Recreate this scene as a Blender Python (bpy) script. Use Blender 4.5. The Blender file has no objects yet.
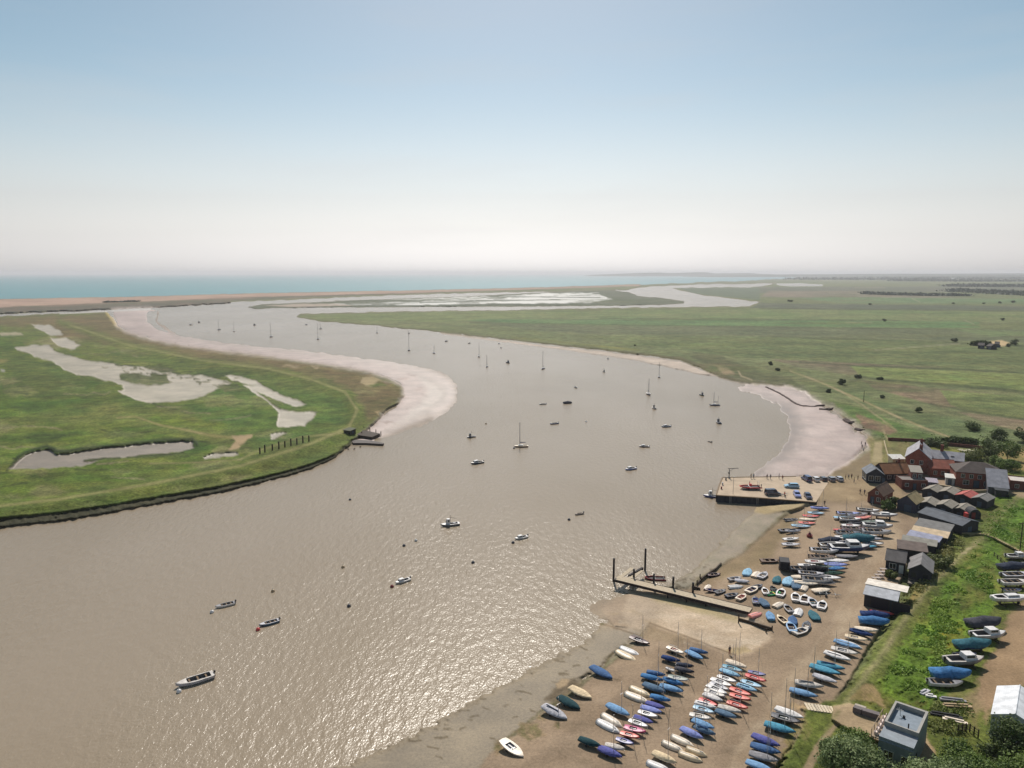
HAZE = 7.6e-5; EXPO = 0.08
import bpy, math, random
import numpy as np
from mathutils import Vector, Matrix
R = math.radians
rng = random.Random(7)
C = bpy.context.scene.collection
sc = bpy.context.scene

# ------------------------------------------------------------------ camera
CAMH, PITCH, F = 72.0, math.atan(111/725), 725.0
cam = bpy.data.cameras.new('camera'); co = bpy.data.objects.new('camera', cam); C.objects.link(co)
co.location = (0, 0, CAMH); co.rotation_euler = (math.pi/2 - PITCH, 0, 0)
cam.sensor_width = 36; cam.lens = F/1024*36; cam.clip_start = 0.5; cam.clip_end = 200000
sc.camera = co
CT, ST = math.cos(PITCH), math.sin(PITCH)

def G(u, v, z=0.0):
    """where the line of sight through photo point (u, v) meets the level z"""
    dx = (u-512)/F; dy = (384-v)/F
    t = (z-CAMH)/(-ST + CT*dy)
    return Vector((dx*t, (CT + ST*dy)*t, z))
def px_per_m(v, z=0):
    p = G(512, v, z); return F/(p.y*CT + (CAMH-z)*ST)

# ------------------------------------------------------------------ noise in numpy
def _hash(ix, iy, s):
    h = (ix.astype(np.int64)*374761393 + iy.astype(np.int64)*668265263 + s*974634777) & 0xffffffff
    h = ((h ^ (h >> 13))*1274126177) & 0xffffffff
    return ((h ^ (h >> 16)) & 0xffff)/65535.0
def vnoise(x, y, s=0):
    ix = np.floor(x); iy = np.floor(y); fx = x-ix; fy = y-iy
    fx = fx*fx*(3-2*fx); fy = fy*fy*(3-2*fy)
    a = _hash(ix, iy, s); b = _hash(ix+1, iy, s); c = _hash(ix, iy+1, s); d = _hash(ix+1, iy+1, s)
    return (a*(1-fx)+b*fx)*(1-fy) + (c*(1-fx)+d*fx)*fy
def fbm(x, y, s=0, o=4):
    r = 0; a = .5; t = 0
    for k in range(o):
        r = r + a*vnoise(x*2**k, y*2**k, s+k*17); t += a; a *= .55
    return r/t                      # 0..1
def sdist(u, v, poly, closed=True):
    """signed distance (positive inside) for arrays u, v"""
    n = len(poly); d = np.full(u.shape, 1e9); ins = np.zeros(u.shape, bool)
    for i in range(n if closed else n-1):
        x0, y0 = poly[i][:2]; x1, y1 = poly[(i+1) % n][:2]
        ex, ey = x1-x0, y1-y0; L = ex*ex+ey*ey+1e-9
        t = np.clip(((u-x0)*ex+(v-y0)*ey)/L, 0, 1)
        w = 0
        if not closed and len(poly[i]) > 2: w = poly[i][2]*(1-t)+poly[(i+1) % n][2]*t
        dd = np.hypot(u-x0-t*ex, v-y0-t*ey) - w
        d = np.minimum(d, dd)
        if closed and y0 != y1:
            c = ((y0 > v) != (y1 > v)) & (u < ex*(v-y0)/(y1-y0)+x0)
            ins ^= c
    return np.where(ins, d, -d) if closed else -d
def srgb(c):
    c = np.array(c, float)/255
    return np.where(c <= .04045, c/12.92, ((c+.055)/1.055)**2.4)

# ------------------------------------------------------------------ materials
MATS = {}
def mat(key, color, rough=.6, spec=.4, metal=0, var=.18, scale=1.5, bump=0, bscale=8, dist=None, coat=0):
    """painted or weathered surface: one own colour, mottled by noise"""
    if key in MATS: return MATS[key]
    m = bpy.data.materials.new(key); m.use_nodes = True; nt = m.node_tree; N = nt.nodes; Lk = nt.links
    b = N['Principled BSDF']; b.inputs['Roughness'].default_value = rough
    b.inputs['Specular IOR Level'].default_value = spec; b.inputs['Metallic'].default_value = metal
    b.inputs['Coat Weight'].default_value = coat
    tc = N.new('ShaderNodeTexCoord'); n = N.new('ShaderNodeTexNoise'); n.inputs['Scale'].default_value = scale
    n.inputs['Detail'].default_value = 5
    Lk.new(tc.outputs['Object'], n.inputs['Vector'])
    mp = N.new('ShaderNodeMapRange'); mp.inputs['From Min'].default_value = .3; mp.inputs['From Max'].default_value = .7
    mp.inputs['To Min'].default_value = 1-var; mp.inputs['To Max'].default_value = 1+var*.5
    Lk.new(n.outputs['Fac'], mp.inputs['Value'])
    h = N.new('ShaderNodeVectorMath'); h.operation = 'SCALE'; h.inputs[0].default_value = color[:3]
    Lk.new(mp.outputs[0], h.inputs['Scale']); Lk.new(h.outputs[0], b.inputs['Base Color'])
    if bump:
        n2 = N.new('ShaderNodeTexNoise'); n2.inputs['Scale'].default_value = bscale; Lk.new(tc.outputs['Object'], n2.inputs['Vector'])
        bp = N.new('ShaderNodeBump'); bp.inputs['Strength'].default_value = bump; bp.inputs['Distance'].default_value = .1
        Lk.new(n2.outputs['Fac'], bp.inputs['Height']); Lk.new(bp.outputs[0], b.inputs['Normal'])
    MATS[key] = m; return m
def pattern_mat(key, c1, c2, kind='brick', scale=4, rough=.8, axis='z'):
    """brick, tile or board pattern in object space"""
    if key in MATS: return MATS[key]
    m = bpy.data.materials.new(key); m.use_nodes = True; nt = m.node_tree; N = nt.nodes; Lk = nt.links
    b = N['Principled BSDF']; b.inputs['Roughness'].default_value = rough; b.inputs['Specular IOR Level'].default_value = .25
    tc = N.new('ShaderNodeTexCoord')
    if kind == 'brick':
        sep = N.new('ShaderNodeSeparateXYZ'); cb = N.new('ShaderNodeCombineXYZ'); ad = N.new('ShaderNodeMath'); ad.operation = 'ADD'
        Lk.new(tc.outputs['Object'], sep.inputs[0]); Lk.new(sep.outputs[0], ad.inputs[0]); Lk.new(sep.outputs[1], ad.inputs[1])
        Lk.new(ad.outputs[0], cb.inputs[0]); Lk.new(sep.outputs[2], cb.inputs[1])
        t = N.new('ShaderNodeTexBrick'); t.inputs['Scale'].default_value = scale
        t.inputs['Color1'].default_value = (*c1, 1); t.inputs['Color2'].default_value = (*[x*.75 for x in c1], 1); t.inputs['Mortar'].default_value = (*c2, 1)
        Lk.new(cb.outputs[0], t.inputs['Vector']); out = t.outputs['Color']
    else:
        t = N.new('ShaderNodeTexWave'); t.bands_direction = axis.upper(); t.inputs['Scale'].default_value = scale; t.inputs['Distortion'].default_value = .4
        Lk.new(tc.outputs['Object'], t.inputs['Vector'])
        mx = N.new('ShaderNodeMix'); mx.data_type = 'RGBA'; mx.inputs[6].default_value = (*c1, 1); mx.inputs[7].default_value = (*c2, 1)
        Lk.new(t.outputs['Fac'], mx.inputs[0]); out = mx.outputs[2]
    n = N.new('ShaderNodeTexNoise'); n.inputs['Scale'].default_value = .7; n.inputs['Detail'].default_value = 6; Lk.new(tc.outputs['Object'], n.inputs['Vector'])
    mp = N.new('ShaderNodeMapRange'); mp.inputs['From Min'].default_value = .3; mp.inputs['From Max'].default_value = .7; mp.inputs['To Min'].default_value = .72; mp.inputs['To Max'].default_value = 1.15
    Lk.new(n.outputs['Fac'], mp.inputs['Value'])
    h = N.new('ShaderNodeVectorMath'); h.operation = 'SCALE'; Lk.new(out, h.inputs[0]); Lk.new(mp.outputs[0], h.inputs['Scale'])
    Lk.new(h.outputs[0], b.inputs['Base Color']); MATS[key] = m; return m

# ------------------------------------------------------------------ meshes
class MB:
    def __init__(s): s.v = []; s.f = []
    def add(s, vs, fs):
        o = len(s.v); s.v += [tuple(p) for p in vs]; s.f += [tuple(i+o for i in q) for q in fs]; return s
    def box(s, x0, x1, y0, y1, z0, z1):
        return s.add([(x0,y0,z0),(x1,y0,z0),(x1,y1,z0),(x0,y1,z0),(x0,y0,z1),(x1,y0,z1),(x1,y1,z1),(x0,y1,z1)],
                     [(3,2,1,0),(4,5,6,7),(0,1,5,4),(1,2,6,5),(2,3,7,6),(3,0,4,7)])
    def tube(s, a, b, r, r2=None, n=6):
        a = Vector(a); b = Vector(b); r2 = r if r2 is None else r2
        d = (b-a).normalized(); p = d.orthogonal().normalized(); q = d.cross(p)
        vs = [a+(p*math.cos(k*2*math.pi/n)+q*math.sin(k*2*math.pi/n))*r for k in range(n)] + [b+(p*math.cos(k*2*math.pi/n)+q*math.sin(k*2*math.pi/n))*r2 for k in range(n)]
        fs = [(k,(k+1)%n,n+(k+1)%n,n+k) for k in range(n)] + [tuple(range(n-1,-1,-1)), tuple(range(n,2*n))]
        return s.add(vs, fs)
    def loft(s, rows, closed=False, cap=False):
        n = len(rows[0]); o = []
        for r in rows: o += r
        fs = []
        for i in range(len(rows)-1):
            for j in range(n if closed else n-1):
                k = (j+1) % n; fs.append((i*n+j, i*n+k, (i+1)*n+k, (i+1)*n+j))
        if cap: fs += [tuple(range(n-1,-1,-1)), tuple(range((len(rows)-1)*n, len(rows)*n))]
        return s.add(o, fs)
    def mesh(s, name, m, smooth=False):
        me = bpy.data.meshes.new(name); me.from_pydata(s.v, [], s.f); me.materials.append(m)
        if smooth: me.polygons.foreach_set('use_smooth', [True]*len(me.polygons))
        me.update(); return me
MESH = {}
def cached(key, fn):
    if key not in MESH: MESH[key] = fn()
    return MESH[key]
def link(name, me, parent=None, label=None):
    o = bpy.data.objects.new(name, me); C.objects.link(o)
    if parent: o.parent = parent
    if label: o['label'] = label
    return o
def thing(name, label, cat, loc, rz=0, group=None, rot=None):
    o = bpy.data.objects.new(name, None); C.objects.link(o); o.empty_display_size = .5
    o.location = loc; o.rotation_euler = rot if rot else (0, 0, rz)
    o['label'] = label; o['category'] = cat
    if group: o['group'] = group
    return o
def tag(o, label, cat, group=None, kind=None):
    if label: o['label'] = label
    if cat: o['category'] = cat
    if group: o['group'] = group
    if kind: o['kind'] = kind
    return o
# ------------------------------------------------------------------ ground
K = .66
# each region: outline in photo points, colour, second colour, how much it mottles, edge softness, outline wander, height, plant cover, wetness
REG = []
def reg(poly, c, c2=None, n=(18, 4), soft=1.5, warp=2.0, z=None, veg=0, wet=0, line=False, amt=1.0, bump=0, w=1.0):
    REG.append(dict(poly=poly, c=srgb(c)*K, c2=srgb(c2 or c)*K, n=n, soft=soft, warp=warp, z=z, veg=veg, wet=wet, line=line, amt=amt, bump=bump, w=w))

# --- right-hand plain, from the river to the horizon
reg([(296,317),(300,314),(330,313.2),(400,311.5),(512,310),(600,308),(690,307),(735,306.5),(750,306),(760,302),(724,297.3),(700,295),(680,290.5),(672,288.5),(690,288),(760,287),(775,283),(700,284.5),(640,287),(627,290),
     (560,291.5),(480,293),(400,295),(330,298),(256,301),(200,303),(112,309),(0,314),(-500,326),(-500,309),(0,300.2),(130,297.8),(256,294),(400,291.5),(512,289),(640,284.5),(700,282.5),(760,280),(800,278.2),(860,275),(900,273.3),(1524,273.3),
     (1524,620),(1060,760),(1060,1400),(480,1400),(480,768),(500,745),(515,735),(530,720),(545,705),(565,690),(590,678),(605,665),(620,650),(635,640),(648,624),(735,655),(770,640),(745,612),(690,590),(705,562),(735,535),(760,515),(790,503),(815,501),(830,475),
     (850,462),(868,448),(868,436),(856,428),(846,418),(830,408),(812,399),(800,390),(784,386),(765,386),(740,383),(722,378),(700,368),(680,360),(640,354.5),(600,350),(560,345.5),(512,340),(440,332),(380,326),(320,321.5)],
    (128,134,90), (116,126,80), n=(60,6), soft=1.6, warp=1.0, z=.95, veg=1)
# shingle bar, shore side brown scrub
reg([(-500,325),(0,313),(110,308),(200,302),(256,300),(400,294),(512,290),(640,286),(512,289.5),(400,291.5),(256,294.5),(130,299.5),(0,303.5),(-500,313)], (140,122,100), (112,110,84), n=(30,2), soft=.7, warp=.5, z=2.2, veg=.3)
reg([(-500,309),(0,299.3),(130,297),(256,293.4),(400,290.8),(512,288.4),(640,284.6),(640,286),(512,290),(400,293),(256,297),(130,302),(0,307),(-500,318)], (205,172,150), (188,156,136), n=(40,1.5), soft=.6, warp=.4, z=3.0)
reg([(0,308),(60,306.5),(160,303),(230,300.5),(230,303),(160,307),(60,311),(0,313),(-500,325),(-500,319)], (104,102,82), (128,112,92), n=(16,1.5), soft=.7, warp=.7, z=2.2, veg=.5)
# tidal creek inside the bar
# --- far marsh island with lagoons
reg([(246,307),(262,304.5),(300,302.8),(340,301),(400,298.5),(470,296.5),(512,294),(560,292),(612,290.5),(628,292),(637,296),(662,297.8),(684,301.5),(684,303.5),(650,305),(612,305.6),(512,306.6),(400,307),(330,307.5),(280,308),(256,309)],
    (118,122,98), (100,108,80), n=(26,1.3), soft=.6, warp=.6, z=1.0, veg=.6)
reg([(262,306),(300,303.8),(340,303.4),(352,305.5),(300,307)], (196,178,160), n=(12,1), soft=.5, warp=.6)
for p in ([(330,304.5),(420,301),(512,297.5),(560,294.5),(600,295),(612,299),(590,302.5),(512,304),(420,305)], [(500,296),(560,292.8),(600,292.8),(590,294.3),(520,296.8)], [(380,300),(440,298),(500,296.3),(470,298.5)]):
    reg(p, (190,188,180), n=(20,1), soft=.9, warp=1.5, z=.4, wet=.7, w=.8)
for p in ([(420,302.6,.4),(500,300.8,.4),(560,299.6,.3)], [(512,296.8,.3),(600,297.6,.4)], [(440,304.9,.5),(600,303.9,.5)], [(360,305.6,.4),(470,305.3,.4)]):
    reg(p, (96,104,84), soft=.4, warp=.8, line=True, z=.8, veg=.5)
for k in range(70):
    x = rng.uniform(330,615); y = rng.uniform(294 if x > 480 else 300,305); reg([(x,y,rng.uniform(.1,.4)),(x+rng.uniform(5,40),y+rng.uniform(-.5,.5),.1)], (110,114,92), soft=.45, warp=.6, line=True, z=.8, veg=.5, w=.8)
# --- left marsh
LM = [(-500,334),(0,316.5),(60,313.8),(105,311.5),(112,318),(118,327),(130,333),(150,339),(180,345),(215,350),(256,355),(290,359),(330,365),(370,372),(390,379),(403,387),(405,395),(398,404),(385,411),(378,420),(370,428),(362,434),(354,440),(348,447),(335,455),(310,465),(290,471),(256,480),(220,488),(160,498),(110,507),(60,515),(0,522),(-500,585)]
reg(LM, (98,116,50), (116,124,62), n=(28,7), soft=1.3, warp=1.2, z=1.5, veg=1)
reg([(-500,334),(0,318),(60,315.5),(105,313),(118,328),(150,340),(215,351),(290,360),(370,373),(400,388),(402,397),(380,414),(368,420),(350,395),(300,378),(240,366),(180,356),(120,346),(60,338),(50,326),(0,326),(-500,345)], (116,108,66), (132,116,76), n=(20,3), soft=3, warp=2.5, veg=.8)
reg([(0,330),(-500,350),(-500,470),(0,420),(60,410),(110,402),(40,360),(30,340)], (100,126,46), (82,108,40), n=(30,5), soft=6, warp=5, veg=1)
reg([(0,430),(120,420),(200,440),(250,455),(120,490),(0,505),(-500,560),(-500,450)], (90,116,38), (118,132,58), n=(30,5), soft=5, warp=4, veg=1)
reg([(300,385),(345,400),(355,420),(330,437),(260,445),(200,420),(180,400),(230,385)], (82,112,44), (100,122,52), n=(26,5), soft=5, warp=4, veg=1)
reg([(0,350),(40,352),(90,372),(130,392),(60,400),(0,395)], (86,104,44), (104,118,56), n=(20,4), soft=4, warp=4, veg=1, amt=.8)
for k in range(150):
    x = rng.uniform(-60,400); y = rng.uniform(340,505)
    c = rng.choice([(78,104,36),(118,134,60),(134,138,84),(98,112,46),(70,92,38),(146,142,94),(110,128,44)]); a = rng.uniform(5,26); b = a*rng.uniform(.14,.3)
    if sdist(np.array([x]), np.array([y]), LM)[0] < 3: continue
    reg([(x-a,y+rng.uniform(-1,1)),(x-a*.4,y-b),(x+a*.5,y-b*.8),(x+a,y),(x+a*.4,y+b),(x-a*.5,y+b*.9)], c, soft=2.2, warp=3.5, veg=1, w=rng.uniform(.4,.85))
for k in range(34):
    x = rng.uniform(-30,330); y = rng.uniform(345,495); pts = []; dx = rng.choice([-1,1])
    if sdist(np.array([x]), np.array([y]), LM)[0] < 14: continue
    for j in range(rng.randint(3,7)): pts.append((x,y,rng.uniform(.15,.6)*(y-300)/110)); x += dx*rng.uniform(4,16); y += rng.uniform(-2.6,2.6)
    reg(pts, rng.choice([(52,64,30),(60,72,34),(150,142,104),(46,58,28)]), soft=.8, warp=1.2, line=True, veg=1, w=.85)
for k in range(26):
    x = rng.uniform(130,395); y = 348+(x-130)*.13+rng.uniform(-3,12)
    reg([(x,y,.3),(x+rng.uniform(2,8),y+rng.uniform(-.5,1),.2)], rng.choice([(178,160,128),(150,128,92),(84,92,50)]), soft=1, warp=1.6, line=True, w=.6)
# sea wall on the marsh: a low bank with its crest path
reg([(60,322,2),(130,346,3),(200,361,3),(270,370,3.5),(310,380,4),(345,393,5),(358,410,6),(350,428,6),(310,446,6),(240,468,6),(150,486,6),(60,501,6),(0,508,6),(-500,566,10)], (112,124,58), (98,116,48), n=(10,4), soft=5, warp=1, line=True, z=2.6, veg=1)
reg([(70,325,.3),(130,345.5,.4),(200,360,.4),(270,369,.5),(310,379,.6),(345,392,.8),(357,410,1),(349,427,1),(310,444,1),(240,466,1),(150,484,1),(60,499,1),(0,506,1),(-500,563,1.5)], (178,168,112), (152,146,92), n=(10,3), soft=1.5, warp=.8, line=True, amt=.7, w=.85)
# bare patches and brown edge
for p, c in (([(362,378),(372,376),(382,379),(376,383),(366,386),(360,382)], (190,170,130)), ([(285,364),(300,366),(296,368),(283,366)], (176,158,122)), ([(311,366),(320,367),(316,369)], (180,160,130)), ([(375,412),(381,411),(378,415)], (190,165,120)),
             ([(0,333),(20,333),(22,335),(0,336)], (190,176,150)), ([(-60,355),(10,360),(0,364),(-60,364)], (150,140,80)), ([(105,312),(112,311),(115,320),(120,329),(112,324)], (200,178,110)), ([(0,369.5),(6,370),(5,372),(0,372)], (185,180,170))):
    reg(p, c, soft=1.2, warp=1.5, w=.85)
# field tracks on the marsh
reg([(117,418,.5),(135,416.5,.6),(160,425,.8),(190,431,1),(215,436,1.2),(238,438,1.2)], (178,160,110), (150,140,84), n=(8,3), soft=1, warp=.6, line=True, w=.85)
reg([(232,436),(245,435),(252,434),(250,438),(243,443),(238,449),(228,450),(236,441)], (198,172,132), soft=1.2, warp=1.2)
reg([(150,463.5,.6),(200,462.5,.8),(240,459.5,.8),(256,452,.7),(300,437,.7),(345,433,.7)], (170,158,110), (140,136,80), n=(9,3), soft=1, warp=.5, line=True, w=.8)
# pools
POOL = (196,182,158)
pools = [
 [(14,347),(25,346),(50,344),(54,349),(60,354),(85,360),(108,363),(125,365),(145,368),(168,368),(178,374),(202,375),(215,378),(232,382),(222,388),(200,397),(185,401),(150,403),(135,400),(118,392),(124,389),(122,385),(105,380),(96,377),(76,374),(62,369),(56,362),(40,358),(20,351)],
 [(31,325),(48,324.5),(60,330),(62,334.5),(50,336),(40,330)], [(50,338),(66,337),(80,345),(75,349),(62,348),(52,341)],
 [(225,375),(240,376),(256,380),(262,386),(248,385),(232,380)],
 [(244,386),(262,385.5),(272,390),(284,396),(307,404.5),(296,407),(288,404),(272,398),(264,394),(258,392),(270,402),(280,409),(296,412),(317,412),(312,420),(305,426),(278,427),(277,420),(278,412),(268,402),(256,394)],
 [(8,469),(18,459),(34,452),(50,449),(56,455),(90,450),(140,444),(192,440.5),(194,447),(188,450),(150,455),(100,460),(84,466),(50,468)],
 [(203,457),(212,454),(238,451.5),(239,455),(205,459.5)], [(272,434),(284,432),(287,433),(276,438),(270,440)]]
for p in pools: reg(p, POOL if p[0][1] < 460 else (158,142,124), (170,158,134) if p[0][1] < 460 else (148,134,116), n=(30,4), soft=.9, warp=1.6, z=.95, wet=.55)
for p in ([(115,364.5,.6),(140,366,.8)], [(85,460.5,1.1),(120,458,1.2)], [(127,457.5,1.2),(160,455,1.3),(182,453,1.1)], [(152,375,1.4),(166,376,1.6)], [(172,372,.8),(180,373.5,.9)]):
    reg(p, (72,84,44), soft=.8, warp=1.0, line=True, z=1.2, veg=1)
for p in ([(120,374),(135,373),(150,376),(168,377),(170,383),(150,386),(132,383),(118,379)], [(140,366),(160,365),(178,371),(165,373),(150,370)], [(215,386),(232,384),(240,388),(225,392)]):
    reg(p, (84,98,50), (110,112,70), n=(8,3), soft=1.2, warp=1.8, z=1.0, veg=1, amt=1, w=.95)
for k in range(60):
    x = rng.uniform(100,240); y = 366+(x-100)*.10+rng.uniform(-4,9); L_ = rng.uniform(1,7); reg([(x,y,rng.uniform(.2,.9)),(x+L_,y+rng.uniform(-.6,.8),.2)], (84,92,50), soft=.8, warp=1.4, line=True, z=1.2, veg=1, w=1)
# reed fringes of the long pool
reg([(8,470,.8),(18,457,1.6),(34,449,1.6),(48,446,2),(58,452,1.8),(90,448,1.2),(140,442,1.2),(192,438.5,1.2),(197,445,1.5)], (46,60,24), soft=1.8, warp=1.2, line=True, veg=1, w=1, z=1.9)
# river wall of the left marsh: stones and dark weed
reg([(352,441,1),(335,456.5,1.6),(310,467,2),(290,473,2.2),(256,481.5,2.6),(220,489.5,3),(160,500,3.4),(110,509,3.8),(60,517,4.2),(0,523,4.6),(-500,590,8)], (66,66,46), (88,84,62), n=(5,2), soft=1.4, warp=.8, line=True, z=.5, veg=.3, bump=.3)
# mud flats of the left marsh: wet, with sky sheen put into the pale colour
reg([(112,309),(150,307.5),(168,309),(150,313),(149,320),(158,328),(178,335),(215,341.5),(256,346),(300,350),(350,357),(400,363),(428,371),(446,379),(453,388),(454,397),(445,408),(426,418),(404,427),(388,434),(372,443),(352,445),(357,438),(366,431),(374,424),(382,414),(396,406),(403,396),(401,386),(390,379),(370,372.5),(330,365.5),(290,359.5),(256,355.5),(215,350.5),(180,345.5),(150,339.5),(130,333.5),(118,327.5),(112,318)],
    (200,176,166), (184,160,150), n=(24,4), soft=4.0, warp=1.4, z=.2, wet=.5)
for k in range(26):
    x = rng.uniform(380,452); y = rng.uniform(372,432); reg([(x,y,.4),(x+rng.uniform(3,14),y+rng.uniform(-2,5),.2)], (178,158,146), soft=1.2, warp=2.5, line=True, w=.5)
for k in range(30):
    x = rng.uniform(796,862); y = rng.uniform(405,470); reg([(x,y,.5),(x+rng.uniform(4,16),y+rng.uniform(-3,2),.2)], rng.choice([(176,158,148),(230,214,202)]), soft=1.8, warp=3, line=True, w=.45)
reg([(60,313.5,.5),(110,311,.8),(150,309,1)], (205,196,186), soft=.8, warp=.4, line=True, z=.1, wet=.6)
reg([(395,425),(425,415),(445,405),(452,395),(445,385),(420,375),(428,388),(425,400),(410,412)], (205,186,172), (190,174,160), n=(14,4), soft=5, warp=3, wet=.6, w=.8)
reg([(158,313,2.5),(156,322,2.5),(178,337,2.5),(215,343,2.2),(256,347.5,2.2),(300,351.5,2.4),(350,358.5,2.6),(400,365,3),(426,373,7),(443,381,9),(450,390,9),(449,400,9),(440,409,8),(420,420,8),(398,429,6),(380,436,4)], (160,136,118), (150,128,110), n=(16,4), soft=2.6, warp=1.6, line=True, z=.09, wet=.6, w=.55)
reg([(146,313,2),(148,322,2),(168,334,2),(210,343,2),(256,347.2,2),(300,351,2),(350,358,2.4),(398,364,3),(428,372,4),(446,381,5),(452,390,5),(450,402,5),(436,414,6)], (216,194,184), (196,172,162), n=(18,4), soft=4, warp=1.6, line=True, wet=.6, w=.5)
# --- river edge of the plain (wet rims first)
reg([(760,384),(800,388),(868,440),(850,464),(832,475),(795,479),(748,480),(756,468),(778,452),(788,436),(786,420),(776,406),(758,396),(730,388)], (172,146,128), (160,136,118), n=(22,6), soft=3, warp=3, z=.10, wet=.8)
reg([(440,332.5),(512,341),(560,346.5),(600,351),(640,355.5),(680,361),(700,369),(720,377),(700,374.5),(680,370),(640,361.5),(600,355.5),(560,349.5),(512,343.5),(440,334.2)], (216,196,178), (204,184,166), n=(20,3), soft=1.1, warp=.8, z=.3, wet=.2)
reg([(722,379),(740,384),(765,387),(784,387),(800,391),(812,400),(830,409),(846,419),(856,429),(868,437),(868,448),(850,462),(832,473),(795,477),(765,476),(775,466),(795,452),(804,436),(802,418),(792,405),(772,396),(750,390),(730,384)], (212,187,176), (194,168,157), n=(26,8), soft=10, warp=4, z=.3, wet=.6)
reg([(868,452),(850,463),(835,470),(830,476),(862,478),(885,462),(880,446)], (164,144,112), (150,132,104), n=(14,5), soft=2.5, warp=1.5, z=1.1)
# brushwood groynes on the mud stay as objects; dark bank under the plain
reg([(320,322,.6),(380,326.5,.6),(440,332,.7),(512,340,.8),(600,349.5,1),(680,358.5,1.4),(702,366.5,2.2),(722,375,2.6),(735,380,1.6),(784,385,.8)], (108,104,72), (120,114,78), n=(8,2), soft=1.2, warp=.9, line=True, veg=.6)
reg([(700,352),(722,356),(740,364),(760,372),(790,378),(805,388),(784,384),(745,380),(725,374),(705,364),(690,356)], (110,112,74), (92,98,62), n=(14,4), soft=2, warp=1.5, veg=.8)
reg([(716,366),(728,368),(734,374),(724,374)], (172,150,116), soft=1.5, warp=1.5)
reg([(512,337.5,.5),(560,342,.6),(600,346.5,.7),(640,350,.7)], (156,150,70), (120,122,64), n=(10,2), soft=1, warp=.8, line=True, w=.8)
reg([(738,371,.6),(741,376,.7),(752,380,.6)], (176,160,124), soft=.8, warp=.4, line=True)
# --- fields, far to near
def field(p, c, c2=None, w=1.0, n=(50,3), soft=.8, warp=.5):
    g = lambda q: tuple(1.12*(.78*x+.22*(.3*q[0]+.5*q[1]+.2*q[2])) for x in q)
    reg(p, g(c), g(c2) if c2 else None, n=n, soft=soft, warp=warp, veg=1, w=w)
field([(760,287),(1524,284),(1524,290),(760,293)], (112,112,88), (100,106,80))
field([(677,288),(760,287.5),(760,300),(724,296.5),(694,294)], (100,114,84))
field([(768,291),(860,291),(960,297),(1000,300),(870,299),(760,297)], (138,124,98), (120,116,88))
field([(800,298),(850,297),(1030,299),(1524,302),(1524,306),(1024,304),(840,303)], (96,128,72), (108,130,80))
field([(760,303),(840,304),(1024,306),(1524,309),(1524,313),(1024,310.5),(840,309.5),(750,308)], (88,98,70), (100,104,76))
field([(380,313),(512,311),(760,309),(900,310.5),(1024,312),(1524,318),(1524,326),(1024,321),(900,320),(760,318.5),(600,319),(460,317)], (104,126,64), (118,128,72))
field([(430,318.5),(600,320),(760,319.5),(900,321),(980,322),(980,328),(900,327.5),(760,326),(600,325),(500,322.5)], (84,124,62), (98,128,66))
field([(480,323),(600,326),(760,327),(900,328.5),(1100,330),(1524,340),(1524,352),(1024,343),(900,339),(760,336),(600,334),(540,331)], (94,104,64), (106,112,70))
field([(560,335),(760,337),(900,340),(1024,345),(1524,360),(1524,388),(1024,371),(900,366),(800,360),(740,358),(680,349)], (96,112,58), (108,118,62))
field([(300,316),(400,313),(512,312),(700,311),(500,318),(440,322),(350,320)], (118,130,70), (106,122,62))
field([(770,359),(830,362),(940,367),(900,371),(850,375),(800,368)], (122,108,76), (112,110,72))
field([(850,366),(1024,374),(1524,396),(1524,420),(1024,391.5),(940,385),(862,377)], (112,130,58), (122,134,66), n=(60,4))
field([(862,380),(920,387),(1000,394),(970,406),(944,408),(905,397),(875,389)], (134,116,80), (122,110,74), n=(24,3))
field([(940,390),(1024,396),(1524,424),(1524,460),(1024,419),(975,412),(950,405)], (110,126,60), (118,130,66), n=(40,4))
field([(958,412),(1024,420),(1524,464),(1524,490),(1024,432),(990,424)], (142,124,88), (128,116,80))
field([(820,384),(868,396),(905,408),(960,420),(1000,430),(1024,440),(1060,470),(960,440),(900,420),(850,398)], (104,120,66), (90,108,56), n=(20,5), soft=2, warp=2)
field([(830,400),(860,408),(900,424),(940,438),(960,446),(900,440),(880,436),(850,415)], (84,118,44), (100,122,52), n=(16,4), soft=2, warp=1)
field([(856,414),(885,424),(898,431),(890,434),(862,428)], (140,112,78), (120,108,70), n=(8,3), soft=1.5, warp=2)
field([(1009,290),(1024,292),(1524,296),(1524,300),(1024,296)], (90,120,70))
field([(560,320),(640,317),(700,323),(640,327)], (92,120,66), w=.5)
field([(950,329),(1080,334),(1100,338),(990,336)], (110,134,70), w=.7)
for k in range(70):
    x = rng.uniform(560,1060); y = 290+130*rng.random()**1.3
    if y > 345+(x-600)*.18: continue
    c = rng.choice([(96,108,66),(118,124,74),(128,118,80),(88,102,60),(106,122,64)]); a = rng.uniform(20,90)*(.6 if y < 310 else 1); b = rng.uniform(.4,1.6)*(y-275)/60
    reg([(x-a,y+rng.uniform(-.4,.2)),(x-a*.6,y-b),(x+a*.8,y-b*.7),(x+a,y+.5),(x+a*.5,y+b),(x-a*.7,y+b)], c, soft=.9, warp=.9, veg=1, w=rng.uniform(.3,.6))
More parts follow.
